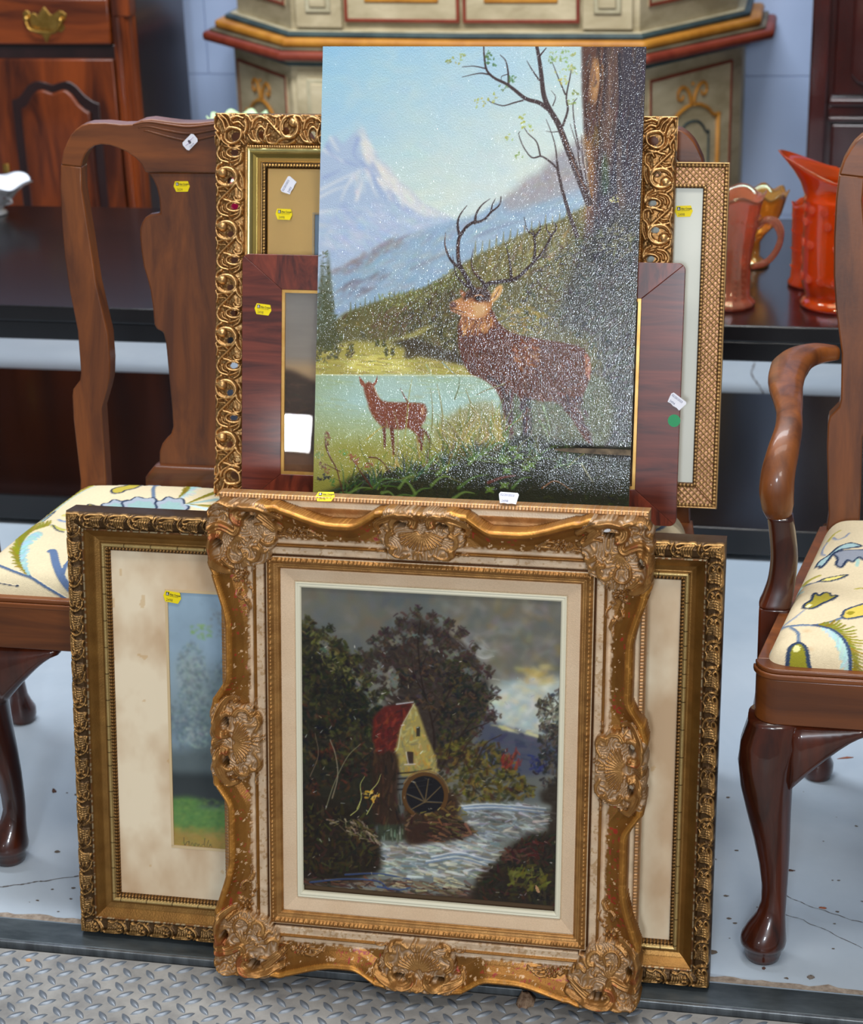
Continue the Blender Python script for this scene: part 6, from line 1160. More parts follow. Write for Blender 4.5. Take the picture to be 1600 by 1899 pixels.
# ------------------------------------------------------------------ pierced ornate gilt frame
OA = math.radians(14); OO = (-0.8285, 2.4700, 0.485); OW, OH = .6445, .5425
of = thing('pierced_gilt_frame', 'large gilt frame pierced with acanthus scrolls, gold mat inside, behind the walnut frame', 'picture', OO, (-OA, 0, 0))
PER, BWD = .0745, .0432
tl = HF(PER, BWD, .0004)
for sh in (-PER, 0, PER):
    F = lambda a, b, sh=sh: (a*PER/710+sh, b*BWD/345)
    G = lambda pts: [(p[1], p[0]) for p in pts]                # drawn as (across, along) in the study, stored as (along, across)
    R_ = lambda pts, r, r1, h: tl.st(G(pts), r, r1, h, fn=F)
    R_([(150+118*math.cos(a), 130+118*math.sin(a)) for a in np.linspace(-2.6, 3.0, 16)], .0030, .0024, .0085)
    R_([(150+95*math.cos(a), 130+92*math.sin(a)) for a in np.linspace(-1.4, 2.6, 12)], .0016, .0012, .0062)
    tl.ball(F(78, 100), .0072, .0105); R_([(60, 60), (100, 30), (160, 20)], .0030, .002, .009)
    R_([(262, 150), (285, 260), (330, 320), (325, 420), (265, 440), (235, 400)], .0024, .0016, .0072); R_([(300, 60), (335, 160), (340, 280)], .0020, .0015, .006)
    R_([(265, 210), (190, 300), (120, 380), (60, 450)], .0022, .0018, .0070); R_([(60, 270), (110, 260), (160, 290), (190, 330)], .0018, .001, .0056); R_([(25, 230), (45, 300), (30, 380)], .0020, .0014, .0056)
    R_([(70, 320), (130, 320), (170, 360), (150, 400)], .0017, .001, .0050); R_([(120, 430), (190, 450), (240, 480), (300, 470)], .0022, .0014, .0064)
    R_([(235+85*math.cos(a), 520+62*math.sin(a)) for a in np.linspace(.2, 5.6, 14)], .0020, .0018, .0064)
    for a in np.linspace(.6, 3.4, 8): tl.ball(F(520+66*math.sin(a), 235+92*math.cos(a)), .0016, .006)
    R_([(60, 470), (40, 540), (80, 620), (170, 650)], .0026, .0018, .0070); R_([(100, 520), (110, 580), (170, 610)], .0018, .0012, .0056); R_([(320, 560), (300, 640), (240, 690)], .0024, .0018, .0070); R_([(90, 660), (40, 700), (25, 760)], .0024, .0018, .0066)
    R_([(200, 640), (260, 620), (300, 590)], .0017, .0012, .0056); R_([(30, 20), (20, 90), (30, 170)], .0016, .0012, .005)
    tl.cut((178, 196), 44, 48, F); tl.cut((520, 237), 44, 46, F)
GN = (165, 122, 70)
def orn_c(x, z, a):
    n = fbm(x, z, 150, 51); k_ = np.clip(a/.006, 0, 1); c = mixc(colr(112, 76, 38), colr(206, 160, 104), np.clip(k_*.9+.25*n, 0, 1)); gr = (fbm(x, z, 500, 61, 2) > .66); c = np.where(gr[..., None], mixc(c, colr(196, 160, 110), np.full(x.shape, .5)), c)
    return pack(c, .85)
def of_h(side, S, T, L): return .0085+seg(T, [(0, -.006), (.002, 0), (.03, .002), (.041, 0), (.0432, -.002)])+tl.at(S, T, PER)*.85+.0008*(fbm(S, T, 420, 71, 2)-.5)
def of_c(side, S, T, L, h):
    x, z = side_xy(side, S, T, OW, OH); return orn_c(x, z, tl.at(S, T, PER))
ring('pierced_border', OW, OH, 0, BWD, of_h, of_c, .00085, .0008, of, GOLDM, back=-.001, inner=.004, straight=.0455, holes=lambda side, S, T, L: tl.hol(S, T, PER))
ct = HF(.046, .046, .0004)
F = lambda X, Y: ((X-8)*.046/345, (Y-55)*.046/345)
for q, r, h in (([(40, 60), (110, 55), (180, 90), (200, 140)], .0032, .009), ([(20, 110), (10, 190), (60, 250)], .003, .009), ([(140, 240), (180, 210), (260, 215), (310, 250), (290, 330), (200, 370), (140, 330), (135, 270)], .0030, .009), ([(60, 90), (110, 150), (130, 220)], .0026, .008), ([(90, 80), (150, 130), (180, 200)], .0022, .008), ([(200, 110), (260, 90), (330, 110)], .0024, .007), ([(220, 160), (280, 150), (340, 200)], .0022, .007), ([(30, 260), (70, 330), (60, 390)], .0024, .007), ([(90, 290), (110, 350), (180, 400)], .0024, .007), ([(300, 330), (340, 380)], .0022, .007), ([(240, 400), (300, 390)], .0022, .006), ([(330, 60), (280, 70), (240, 60)], .002, .006), ([(20, 300), (15, 380)], .002, .006), ([(340, 250), (345, 320)], .002, .006)): ct.st(q, r, r*.7, h, fn=F)
ct.cut((245, 300), 55, 50, F)
for side in range(4):
    s = np.linspace(0, .046, 56); Y, X = np.meshgrid(s, s, indexing='ij'); h = .0088+ct.at(X, Y)+.0008*(fbm(X, Y, 420, 72, 2)-.5); dd = np.minimum(X, Y); h = np.where(dd < .0012, .004, h)
    ho = ct.hol(X, Y); xx = X if side in (0, 3) else OW-X; zz = Y if side in (0, 1) else OH-Y
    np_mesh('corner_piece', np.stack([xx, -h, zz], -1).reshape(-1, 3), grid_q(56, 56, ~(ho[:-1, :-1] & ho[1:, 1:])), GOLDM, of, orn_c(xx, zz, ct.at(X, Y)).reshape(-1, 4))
def in_h(side, S, T, L):
    h = seg(T, [(.0432, .0040), (.0434, .0075), (.0466, .0075), (.0470, .0060), (.0474, .0100), (.0495, .0125), (.0520, .0118), (.0545, .0090), (.0550, .0080), (.0610, .0050), (.0615, .0052), (.0665, .0052), (.0668, .0070), (.0690, .0066), (.0745, .0062), (.0752, .0035), (.0762, .002)])
    return h+.0012*np.abs(np.sin(S*np.pi/.0035))*((T > .0434) & (T < .0468))+.0016*np.sqrt(np.clip(1-((np.mod(S, .0044)-.0022)/.0021)**2-((T-.0715)/.0024)**2, 0, 1))
def in_c(side, S, T, L, h):
    x, z = side_xy(side, S, T, OW, OH); n = fbm(x, z, 40, 81); c = np.zeros(S.shape+(3,))+colr(196, 150, 78); c = np.where(((T > .047) & (T < .055))[..., None], colr(196, 184, 124), c); c = np.where(((T >= .055) & (T < .0613))[..., None], colr(134, 116, 60), c)
    c = np.where((T < .047)[..., None], colr(180, 134, 80), c); c = np.where(((T > .0668) & (T < .0752))[..., None], mixc(colr(66, 44, 22), colr(190, 146, 84), np.clip((h-.0066)/.0012, 0, 1)), c); c = c*(.9+.2*n[..., None]); return pack(c, .8)
ring('inner_moulding', OW, OH, .0432, .0762, in_h, in_c, .0012, .0006, of, GOLDS, back=-.002, inner=.001)
gm = .0755
cv = Cv(200, 240, col=(226, 184, 108)); cv.a *= (1+.12*(vnoise(cv.h, cv.w, 60, oct=4)-.5))[..., None]
cvw, cvh = OW-2*gm, OH-2*gm
X, Z = np.meshgrid(gm+np.linspace(0, cvw, cv.w), gm+np.linspace(cvh, 0, cv.h)); bx0, bx1, bz0, bz1 = .1435, OW-.1435, .1385, .404
ops = (X > bx0-.001) & (X < bx1+.001) & (Z > bz0-.001) & (Z < bz1+.001)
np_mesh('gold_mat', np.stack([X, np.full_like(X, -.0012), Z], -1).reshape(-1, 3), grid_q(cv.h, cv.w, ~(ops[:-1, :-1] & ops[1:, 1:]))[:, ::-1], mat_paint('gold_card', rough=.4, metal=.08, metal_alpha=False), of, np.concatenate([lin(cv.a), np.zeros(X.shape+(1,))], -1).reshape(-1, 4))
for (x0_, x1_, z0_, z1_) in ((bx0-.003, bx0-.0004, bz0, bz1), (bx1+.0004, bx1+.003, bz0, bz1), (bx0-.003, bx1+.003, bz1+.0004, bz1+.003), (bx0-.003, bx1+.003, bz0-.003, bz0-.0004)): MB().box(x0_, x1_, -.0018, .0, z0_, z1_).build('mat_bevel', MATS['bevel_card'], of)
cv = Cv(120, 160, col=(146, 172, 196)); cv.a *= (1+.12*(vnoise(cv.h, cv.w, 30, oct=3)-.5))[..., None]; cv.mesh('watercolour_sheet', bx1-bx0, bz1-bz0, MATS['old_print'], of, bx0, bz0, .0012)
MB().box(.046, OW-.046, .003, .008, .046, OH-.046).build('backing_board', MATS['brown_board'], of)
sticker(of, .0880, .3965, -.0062, 'yellow', rz=.02); sticker(of, .1075, .4290, -.0062, 'white', rz=-1.05, num='2493')
pane(of, gm+.001, gm+.001, cvw-.002, cvh-.002, -.0035, bow=.0012)

# ------------------------------------------------------------------ lattice frame
LA = math.radians(12); LW, LH = .418, .474; LO = (-0.5315, 2.5100, 0.485)
lf = thing('lattice_frame', 'bronze lattice-pattern frame with blank cream sheet, rearmost at the right of the stack', 'frame', LO, (-LA, 0, 0))
lw = .0350; pd = .0088
def la_f(S, T):
    a = np.abs(((S+T*1.0)/pd) % 1-.5); b = np.abs(((S-T*1.0)/pd) % 1-.5); return np.maximum(np.clip(1-a/.13, 0, 1), np.clip(1-b/.13, 0, 1))
def la_bead(S, T): return np.maximum(np.sqrt(np.clip(1-((np.mod(S, .0052)-.0026)/.0022)**2-((T-.0042)/.0022)**2, 0, 1)), np.sqrt(np.clip(1-((np.mod(S, .0052)-.0026)/.0020)**2-((T-.0318)/.0020)**2, 0, 1)))
def la_h(side, S, T, L):
    h = seg(T, [(0, .008), (.0005, .0105), (.0016, .0105), (.0018, .0080), (.0066, .0080), (.0072, .0070), (.029, .0066), (.0294, .0074), (.0342, .0074), (.0345, .006), (.035, .004)])
    return h+.0016*la_f(S, T)*((T > .0070) & (T < .0292))+.0018*la_bead(S, T)
def la_c(side, S, T, L, h):
    x, z = side_xy(side, S, T, LW, LH); n = fbm(x, z, 90, 91); f = la_f(S, T); mid = (T > .007) & (T < .0292)
    c = mixc(colr(150, 104, 72), colr(196, 146, 110), n); g = colr(186, 146, 92); dk = colr(74, 48, 28)
    c = np.where(mid[..., None], np.where((f > .25)[..., None], g, np.where((f > .0)[..., None], dk, c)), c); bd = la_bead(S, T); c = np.where((~mid)[..., None], mixc(np.zeros(S.shape+(3,))+colr(92, 62, 36), g, np.clip(bd*1.6+(T < .0017), 0, 1)), c)
    return pack(c, .6)
ring('frame_rail', LW, LH, 0, lw, la_h, la_c, .0009, .00075, lf, GOLDM, back=.004, inner=.002)
MB().box(.034, LW-.034, -.0022, 0, .034, LH-.034).build('blank_sheet', mat('cream_sheet', L8(214, 216, 204), L8(222, 222, 212), rough=.5, scale=(5, 5, 5), coat=.3, coat_r=.05), lf)
MB().box(.004, LW-.004, .0, .004, .004, LH-.004).build('backing_board', MATS['brown_board'], lf)
sticker(lf, LW-.072, .4000, -.0026, 'yellow', rz=-.05)
# stickers on the left chair
lean_back = -math.atan(.15)
sticker(ch1, -.026, .888, backy(.888)+.0055, 'yellow', rz=-.02, num='2624', lean=lean_back); ticket(ch1, .0005, .9475, backy(.9475)-.0006, -.75, lean_back)

# ------------------------------------------------------------------ cherry hutch at the left back
CH = mat('cherry_wood', L8(58, 20, 5), L8(128, 56, 16), rough=.36, coat=.25, scale=(14, 14, 2.2), detail=7, dist=.8, coat_r=.12)
CHH = mat('cherry_wood_across', L8(62, 22, 6), L8(130, 58, 17), rough=.36, coat=.25, scale=(2.0, 14, 16), detail=7, dist=.8, coat_r=.12)
CHD = mat('dark_cherry_side', L8(26, 12, 12), L8(44, 22, 20), rough=.35, coat=.6, scale=(5, 5, 2), detail=5, coat_r=.18)
BRASS = mat('aged_brass', L8(150, 112, 48), L8(200, 160, 84), rough=.28, metal=.9, scale=(30, 30, 30))
HY = 4.95
hut = thing('sideboard', 'cherry wood sideboard with brass batwing pull behind the black table, left', 'cabinet', (-2.3, HY, 0))
def hl(pts): return [(on_y(x, y, HY)[0]+2.3, on_y(x, y, HY)[2]) for x, y in pts]
XR = -1.842+2.3; XC = -1.792+2.3
MB().box(-.55, XC, .03, .44, 0, 1.02).build('carcass', CHD, hut, bevel=.004)
MB().box(-.55, XC+.02, -.02, .46, 1.02, 1.05).build('top', CHH, hut, bevel=.006)
MB().box(-.55, XR+.004, .0, .03, .90, 1.02).build('face_rail', CHH, hut, bevel=.002); MB().box(-.55, XR+.004, .0, .03, .700, .740).build('face_rail', CHD, hut, bevel=.002)
dr = MB().box(.06, XR-.008, -.012, .02, .742, .862).build('drawer', CHH, hut, bevel=.005)
MB().box(-.55, .045, -.012, .02, .742, .862).build('drawer', CHH, hut, bevel=.005)
# batwing back plate and bail
P = hl([(46, 22), (52, 17), (60, 24), (66, 22), (74, 28), (78, 20), (85, 11), (92, 20), (98, 27), (106, 23), (112, 18), (120, 20), (127, 26), (124, 36), (118, 38), (124, 50), (118, 58), (110, 56), (106, 60), (98, 62), (94, 70), (90, 78), (86, 70), (80, 62), (72, 60), (62, 54), (56, 52), (60, 42), (54, 38), (48, 32)])
hp = MB().prism(P, -.0145, -.0122).build('handle_plate', BRASS, dr, bevel=.0008)
a0, a1 = hl([(54, 33), (117, 36)]); b0, b1 = hl([(64, 52), (106, 56)])
for c in (a0, a1): MB().ball((c[0], -.020, c[1]), .0085, 6).build('bail_post', BRASS, dr, smooth=True)
MB().tube(smooth_pts([(a0[0], -.022, a0[1]), (a0[0]+.002, -.026, a0[1]-.012), (b0[0], -.03, b0[1]), ((b0[0]+b1[0])/2, -.031, b0[1]-.006), (b1[0], -.03, b1[1]), (a1[0]-.002, -.026, a1[1]-.012), (a1[0], -.022, a1[1])], 5), .0034, n=8).build('bail_handle', BRASS, dr, smooth=True)
top = hl([(25, 184), (36, 181), (44, 172), (54, 157), (66, 150), (76, 149), (88, 152), (100, 156), (112, 152), (124, 149), (134, 151), (146, 160), (160, 176), (174, 186), (187, 191)])
xl, xr = top[0][0], top[-1][0]
def door(x0, x1, mirror=False):
    d = MB().box(x0, x1, -.010, .02, .05, .704).build('door', CH, hut, bevel=.004)
    T_ = [(x, z) for x, z in top]; off = x0-.065
    outer = [(x+off, z) for x, z in T_]+[(xr+off, .09), (xl+off, .09)]
    MB().prism(outer, -.0125, -.009).build('arched_panel', CHD, d, bevel=.002)
    cxm = (xl+xr)/2; inner = [((x-cxm)*.80+cxm+off, z-.022) for x, z in T_]+[((xr-cxm)*.80+cxm+off, .12), ((xl-cxm)*.80+cxm+off, .12)]
    MB().prism(inner, -.022, -.010).build('raised_field', CH, d, bevel=.009, seg=3); return d
d1 = door(.065, XR-.008); d2 = door(-.33, .052)
MB().box(.104, .122, -.016, -.009, .345, .42).build('latch_plate', BRASS, d1, bevel=.002)
MB().ball((.113, -.022, .378), .010, 6).build('door_knob', BRASS, d1, smooth=True)
b = MB(); n = 26; pr = []
for k in range(n+1):
    a = -math.pi/2+math.pi/2*k/n; r = .048-(.0035 if k % 5 in (2, 3) else 0); pr.append((XC-.048+r*math.cos(a), .048+r*math.sin(a)))
b.loft([[(x, y-.018, z) for x, y in pr]+[(XC-.048, .03, z)] for z in (.10, .815)]).build('fluted_column', CH, hut, auto=40)
MB().box(XR, XC, -.012, .04, .815, .90).build('corner_block', CH, hut, bevel=.003); MB().box(XR, XC, -.014, .04, 0, .10).build('corner_block', CH, hut, bevel=.003)

# ------------------------------------------------------------------ painted corner cabinet
PC = mat('painted_distress', L8(160, 144, 110), L8(200, 184, 150), rough=.55, scale=(6, 6, 14), detail=8, dist=.5, c3=L8(210, 196, 164), bump=.1, bscale=60)
PCD = mat('painted_shadowed_edge', L8(84, 76, 58), L8(120, 108, 84), rough=.55, scale=(12, 12, 12)); PR = mat('paint_red', L8(112, 40, 24), L8(140, 62, 40), rough=.5, scale=(12, 12, 12), detail=6); PG = mat('paint_ochre', L8(166, 104, 28), L8(196, 134, 48), rough=.5, scale=(12, 12, 12), detail=6)
PB = mat('paint_teal', L8(38, 56, 60), L8(62, 80, 80), rough=.5, scale=(12, 12, 12)); PL = mat('paint_pale_edge', L8(190, 180, 150), L8(160, 148, 116), rough=.5, scale=(16, 16, 16))
zc = .718
cab = thing('painted_cabinet', 'beige painted canted cabinet with red, ochre and teal mouldings against the wall', 'cabinet', (0, 0, 0))
pA, pB, pC, pD, pE = [np.array(on_z(x, y, zc)[:2]) for x, y in ((374, 66), (514, 104), (790, 112), (1203, 111), (1435, 63))]
mid = (pB+pD)/2+np.array((0, -.02)); nrm0 = np.array((0, -1.0))
def offs(pts, d):
    out = []
    for i, p in enumerate(pts):
        a = pts[max(i-1, 0)]; c = pts[min(i+1, len(pts)-1)]; e1 = p-a if i else c-p; e2 = c-p if i < len(pts)-1 else p-a
        n1_ = np.array([e1[1], -e1[0]])/np.linalg.norm(e1); n2__ = np.array([e2[1], -e2[0]])/np.linalg.norm(e2); n = n1_+n2__; n /= np.linalg.norm(n)
        if i == 0: n = n*1.0+np.array((-.8, 0)); n /= 1.0
        if i == len(pts)-1: n = n*1.0+np.array((.8, 0))
        out.append(p+n*d)
    return out
line = [pA, pB, mid, pD, pE]; line = [np.array(p) for p in line]
def layer(nm, d, z0, z1, m, bevel, par=cab):
    P = offs(line, d); back = [np.array((P[-1][0], 5.58)), np.array((P[0][0], 5.58))]; poly = P+back; n = len(poly)
    b = MB(); b.add([(p[0], p[1], z0) for p in poly]+[(p[0], p[1], z1) for p in poly], [tuple(range(n)), tuple(range(2*n-1, n-1, -1))]+[(i, n+i, n+(i+1) % n, (i+1) % n) for i in range(n)])
    return b.build(nm, m, par, bevel=bevel, seg=3)
layer('lower_body', -.052, .10, .690, PC, .002); layer('upper_body', -.062, .776, 1.95, PC, .002); layer('plinth', -.03, 0, .10, PC, .004); layer('cornice', .0, 1.95, 2.02, PC, .01)
layer('moulding', -.038, .6865, .699, PB, .005); layer('moulding', -.028, .699, .704, PL, .002); layer('moulding', 0.0, .704, .7295, PR, .011); layer('moulding', -.014, .7295, .7365, PCD, .002); layer('moulding', -.022, .7365, .7600, PG, .010); layer('moulding', -.040, .7600, .7735, PB, .005); layer('moulding', -.05, .7735, .7775, PL, .002)
def face(P, Q, d):
    """an empty frame on the face from P to Q: x runs along it, z up, -y outwards"""
    P, Q = offs(line, d)[P], offs(line, d)[Q]; v = Q-P; L = np.linalg.norm(v); return P, math.atan2(v[1], v[0]), L
def on_face(b, nm, fr, m, par=cab, **kw):
    o = b.build(nm, m, par, **kw); o.location = (fr[0][0], fr[0][1], 0); o.rotation_euler = (0, 0, fr[1]); return o
for (i, j, d, z0, z1, up) in ((0, 1, -.052, .10, .655, 0), (3, 4, -.052, .10, .655, 0), (0, 1, -.062, .815, 1.85, 1), (3, 4, -.062, .815, 1.85, 1)):
    fr = face(i, j, d); L = fr[2]; x0, x1 = (.03, L-.035) if i == 0 else (.035, L-.05)
    pn = on_face(MB().box(x0, x1, -.004, .001, z0+.02, z1), 'side_panel', fr, PC, bevel=.002)
    w = .008
    for bx in ((x0, x1, z1-w, z1), (x0, x1, z0+.02, z0+.02+w), (x0, x0+w, z0+.02+w, z1-w), (x1-w, x1, z0+.02+w, z1-w)): MB().box(bx[0], bx[1], -.0062, -.003, bx[2], bx[3]).build('red_line', PR, pn, bevel=.0012)
    c = (x0+x1)/2; hw_ = (x1-x0)/2
    if not up:
        zt = z1-.035
        for s in (1, -1):
            g_ = (x1-x0)/.30; sp = [(c+s*g_*(.004), -.006, zt-.052), (c+s*g_*.010, -.006, zt-.03), (c+s*g_*.024, -.006, zt-.010), (c+s*g_*.042, -.006, zt-.006), (c+s*g_*.053, -.006, zt-.020), (c+s*g_*.048, -.006, zt-.036), (c+s*g_*.036, -.006, zt-.036), (c+s*g_*.033, -.006, zt-.026)]
            MB().tube(smooth_pts(sp, 5), [.006*(1-.5*k/35) for k in range(36)], n=8, flat=1.0).build('scroll', PG, pn, smooth=True)
            sp = [(c+s*g_*.002, -.006, zt-.056), (c+s*g_*.03, -.006, zt-.062), (c+s*g_*.06, -.006, zt-.078), (c+s*g_*.080, -.006, zt-.098), (c+s*g_*.104, -.006, zt-.100)]; MB().tube(smooth_pts(sp, 5), .005, n=8).build('scroll', PG, pn, smooth=True)
            MB().tube([(c+s*g_*.097, -.006, zt-.10), (c+s*g_*.097, -.006, z0+.06)], .0065, n=8).build('arch_side', PG, pn, smooth=True)
            MB().tube(smooth_pts([(c, -.005, zt-.100), (c+s*g_*.022, -.005, zt-.104), (c+s*g_*.042, -.005, zt-.120), (c+s*g_*.052, -.005, zt-.136), (c+s*g_*.062, -.005, zt-.142), (c+s*g_*.064, -.005, zt-.165), (c+s*g_*.064, -.005, z0+.08)], 4), .0035, n=6).build('teal_line', PB, pn, smooth=True)
        MB().ball((c, -.007, zt-.002), .005, 5).build('bead', PG, pn, smooth=True)
for z0, z1, dd in ((.12, .655, -.052), (.805, 1.85, -.062)):
    P0, ang, Lh = face(1, 2, dd); P1, ang1, Lh1 = face(2, 3, dd)
    for k, (fr, xa, xb) in enumerate((((P0, ang, Lh), .045, .115), ((P1, ang1, Lh1), Lh1-.115, Lh1-.045))):
        pil = on_face(MB().box(xa-.028, xb+.028, -.012, .002, z0-.02, z1+.02), 'pilaster', fr, PC, bevel=.002)
        MB().box(xa, xb, -.018, -.011, z0+.02-.002, z1).build('raised_panel', PL, pil, bevel=.004, seg=2); MB().box(xa+.012, xb-.012, -.022, -.016, z0+.032, z1-.012).build('raised_field', PC, pil, bevel=.004)
    for fr, xa, xb in (((P0, ang, Lh), .150, Lh-.004), ((P1, ang1, Lh1), .004, Lh1-.150)):
        d = on_face(MB().box(xa, xb, -.010, .002, z0-.005, z1+.015), 'door', fr, PC, bevel=.003); w = .009
        for bx in ((xa, xb, z1+.006, z1+.015), (xa, xb, z0-.005, z0+.004), (xa, xa+w, z0, z1+.01), (xb-w, xb, z0, z1+.01)): MB().box(bx[0], bx[1], -.0125, -.008, bx[2], bx[3]).build('red_line', PR, d, bevel=.0012)
        g = .055
        for bx in ((xa+g, xb-g, z0+g-.01, z0+g+.008), (xa+g, xb-g, z1-g, z1-g+.018), (xa+g, xa+g+.018, z0+g, z1-g), (xb-g-.018, xb-g, z0+g, z1-g)): MB().box(bx[0], bx[1], -.0145, -.008, bx[2], bx[3]).build('ochre_line', PG, d, bevel=.003)

# ------------------------------------------------------------------ dark red cabinet at the right back
DR = mat('dark_mahogany', L8(34, 9, 7), L8(66, 20, 14), rough=.25, coat=.8, scale=(10, 10, 2), detail=6, dist=.5, coat_r=.07)
rc_ = thing('mahogany_cabinet', 'glossy dark red cabinet against the wall at far right', 'cabinet', (-.026, 5.0, 0))
MB().box(.0, 1.0, .02, .5, 0, 1.9).build('carcass', DR, rc_, bevel=.003); MB().box(.0, .046, -.002, .03, 0, 1.9).build('stile', DR, rc_, bevel=.006)
MB().box(.05, .95, -.004, .021, .580, .600).build('rail', DR, rc_, bevel=.007, seg=3); MB().box(.05, .95, .004, .021, .556, .58).build('rail', DR, rc_, bevel=.002); MB().box(.05, .95, -.004, .021, .540, .555).build('rail', DR, rc_, bevel=.006, seg=3)
dd_ = MB().box(.06, .48, .002, .021, .08, .535).build('drawer', DR, rc_, bevel=.006); MB().box(.49, .94, .002, .021, .08, .535).build('drawer', DR, rc_, bevel=.006)
up_ = MB().box(.06, .50, .010, .021, .606, 1.85).build('door', DR, rc_, bevel=.004)
MB().prism([(.10, 1.8), (.10, .66), (.115, .64), (.14, .63), (.45, .63), (.45, 1.8)], -.002, .012).build('raised_panel', DR, up_, bevel=.010, seg=3); MB().box(.51, .94, .010, .021, .606, 1.85).build('door', DR, rc_, bevel=.004)

# ------------------------------------------------------------------ glass and china on the black table
TZ = .472
def glassm(nm, c, rough=.12, tr=.45, coat=.8): return mat(nm, c, rough=rough, trans=tr, coat=coat, ior=1.45, iri=420, spec=.6, coat_r=.04)
ORG = glassm('orange_glass', L8(246, 96, 22), tr=.75); AMB = glassm('amber_glass', L8(244, 180, 84), tr=.85); PNK = glassm('rosy_glass', L8(244, 164, 130), tr=.85); GRG = mat('milky_green_glass', L8(196, 224, 176), rough=.2, coat=.7); RUB = glassm('ruby_glass', L8(170, 20, 70), tr=.3)
WHC = mat('white_porcelain', L8(232, 236, 244), rough=.15, coat=.8)
def turned(nm, prof, m, par, n=64, f=None, cap=True):
    """lathe with wall, optional shaping f(angle, z, r) -> (dx, dy, dz, scale)"""
    rings = []
    for r, z in prof:
        R_ = []
        for k in range(n):
            a = 2*math.pi*k/n; dx, dy, dz, s = f(a, z, r) if f else (0, 0, 0, 1); R_.append((r*s*math.cos(a)+dx, r*s*math.sin(a)+dy, z+dz))
        rings.append(R_)
    return MB().loft(rings, cap).build(nm, m, par, smooth=True)
def wall(prof, t=.003): return prof+[(max(.001, r-t), z+(.0 if i else -.0)) for i, (r, z) in enumerate(prof[::-1])][:-1]+[(.001, prof[0][1]+.012)]
def pitcher(nm, lab, px, py, hgt=1.0, m=ORG, rot=0.0):
    c = on_z(px, py, TZ); T = thing(nm, lab, 'pitcher', (c[0], c[1], TZ), (0, 0, rot))
    pf = [(.056, 0), (.066, .002), (.067, .008), (.061, .016), (.057, .020), (.060, .028), (.0655, .045), (.0670, .07), (.0670, .14), (.0665, .19), (.0675, .203), (.0675, .206), (.0650, .209), (.0640, .228), (.0655, .240), (.068, .250), (.070, .258)]
    def f(a, z, r):
        t = max(0, (z-.200)/.058); lip = max(0, math.cos(a-math.pi))**1.3; oct_ = 1-.022*abs(math.sin(3*a))*(1 if .03 < z < .215 else 0)
        sc = .0014*math.sin(a*44)*(z > .25)*(lip < .2); return (-.048*lip*lip*t*t, 0, (.034*lip*lip*t*t)-.012*t*math.sin(a*1.0)**2*(1-lip)*(t > .6)+sc, oct_)
    pf = [(r, z*hgt) for r, z in pf] if hgt != 1 else pf
    body = turned('body', wall(pf), m, T, f=f, cap=False)
    b = MB(); rg = random.Random(5)
    for k in range(-4, 5):
        a = -math.pi/2+k*.42-.05
        for z in (.06, .085, .125, .165, .19):
            aa = a+(.12 if z in (.085, .165) else 0); R_ = .0672
            if rg.random() < .25: continue
            for q in range(9):
                da, dz = (0, 0) if q == 0 else (.085*math.cos(q*.785), .0058*math.sin(q*.785)); b.ball((R_*math.cos(aa+da*1.2), R_*math.sin(aa+da*1.2), z+dz), .0022, 3)
    b.build('raised_berries', m, T, smooth=True, kind='stuff', label='raised berry clusters on the glass')
    b = MB()
    for k in range(40):
        a = 2*math.pi*k/40
        if math.cos(a-math.pi) > .55: continue
        b.ball((.0695*math.cos(a), .0695*math.sin(a), .258-.012*math.sin(a)**2), .0026, 3)
    b.build('beaded_rim', m, T, smooth=True, kind='stuff')
    MB().tube(smooth_pts([(.064, 0, .225), (.093, 0, .235), (.114, 0, .205), (.112, 0, .15), (.088, 0, .09), (.065, 0, .07)], 6), .0065, n=10).build('handle', m, T, smooth=True); return T
pitcher('glass_pitcher', 'tall orange carnival glass pitcher with spout and berry clusters, nearest on the table', 1549, 566)
c = on_z(1502, 528, TZ); T = thing('glass_tumbler', 'orange glass tumbler half hidden behind the tall pitcher', 'tumbler', (c[0], c[1], TZ))
turned('body', wall([(.034, 0), (.044, .002), (.044, .008), (.039, .016), (.038, .05), (.040, .12), (.041, .155), (.043, .162)]), ORG, T, f=lambda a, z, r: (0, 0, .003*math.cos(6*a)*(z > .15), 1-.02*abs(math.sin(3*a))), cap=False)
b = MB(); [b.ball((.040*math.cos(a), .040*math.sin(a), z), .0018, 3) for a in np.linspace(-3, -.1, 16) for z in (.04, .075, .11, .14)]; b.build('raised_dots', ORG, T, smooth=True, kind='stuff')
c = on_z(1349, 566, TZ); T = thing('glass_mug', 'rosy amber pressed glass creamer with beaded handle beside the lattice frame', 'creamer', (c[0], c[1], TZ))
turned('body', wall([(.042, 0), (.052, .002), (.0535, .008), (.048, .014), (.041, .020), (.0405, .06), (.042, .10), (.046, .125), (.050, .15), (.056, .185), (.062, .205), (.066, .214)]), PNK, T, f=lambda a, z, r: (0, 0, .006*math.cos(5*a)*max(0, (z-.16)/.05), 1-.05*abs(math.sin(7*a))*(z < .13)), cap=False)
MB().tube(smooth_pts([(.050, 0, .150), (.066, 0, .166), (.084, 0, .160), (.094, 0, .138), (.088, 0, .110), (.070, 0, .086), (.044, 0, .076)], 6), .0062, n=10).build('handle', PNK, T, smooth=True)
b = MB()
for p in smooth_pts([(.052, 0, .155), (.066, 0, .166), (.084, 0, .160), (.094, 0, .138), (.088, 0, .110), (.070, 0, .086), (.048, 0, .078)], 7):
    for a in range(6): b.ball((p[0]+.0066*math.cos(a)*.7, .0066*math.sin(a*1.05), p[2]+.0066*math.cos(a*1.05)*.8), .0022, 3)
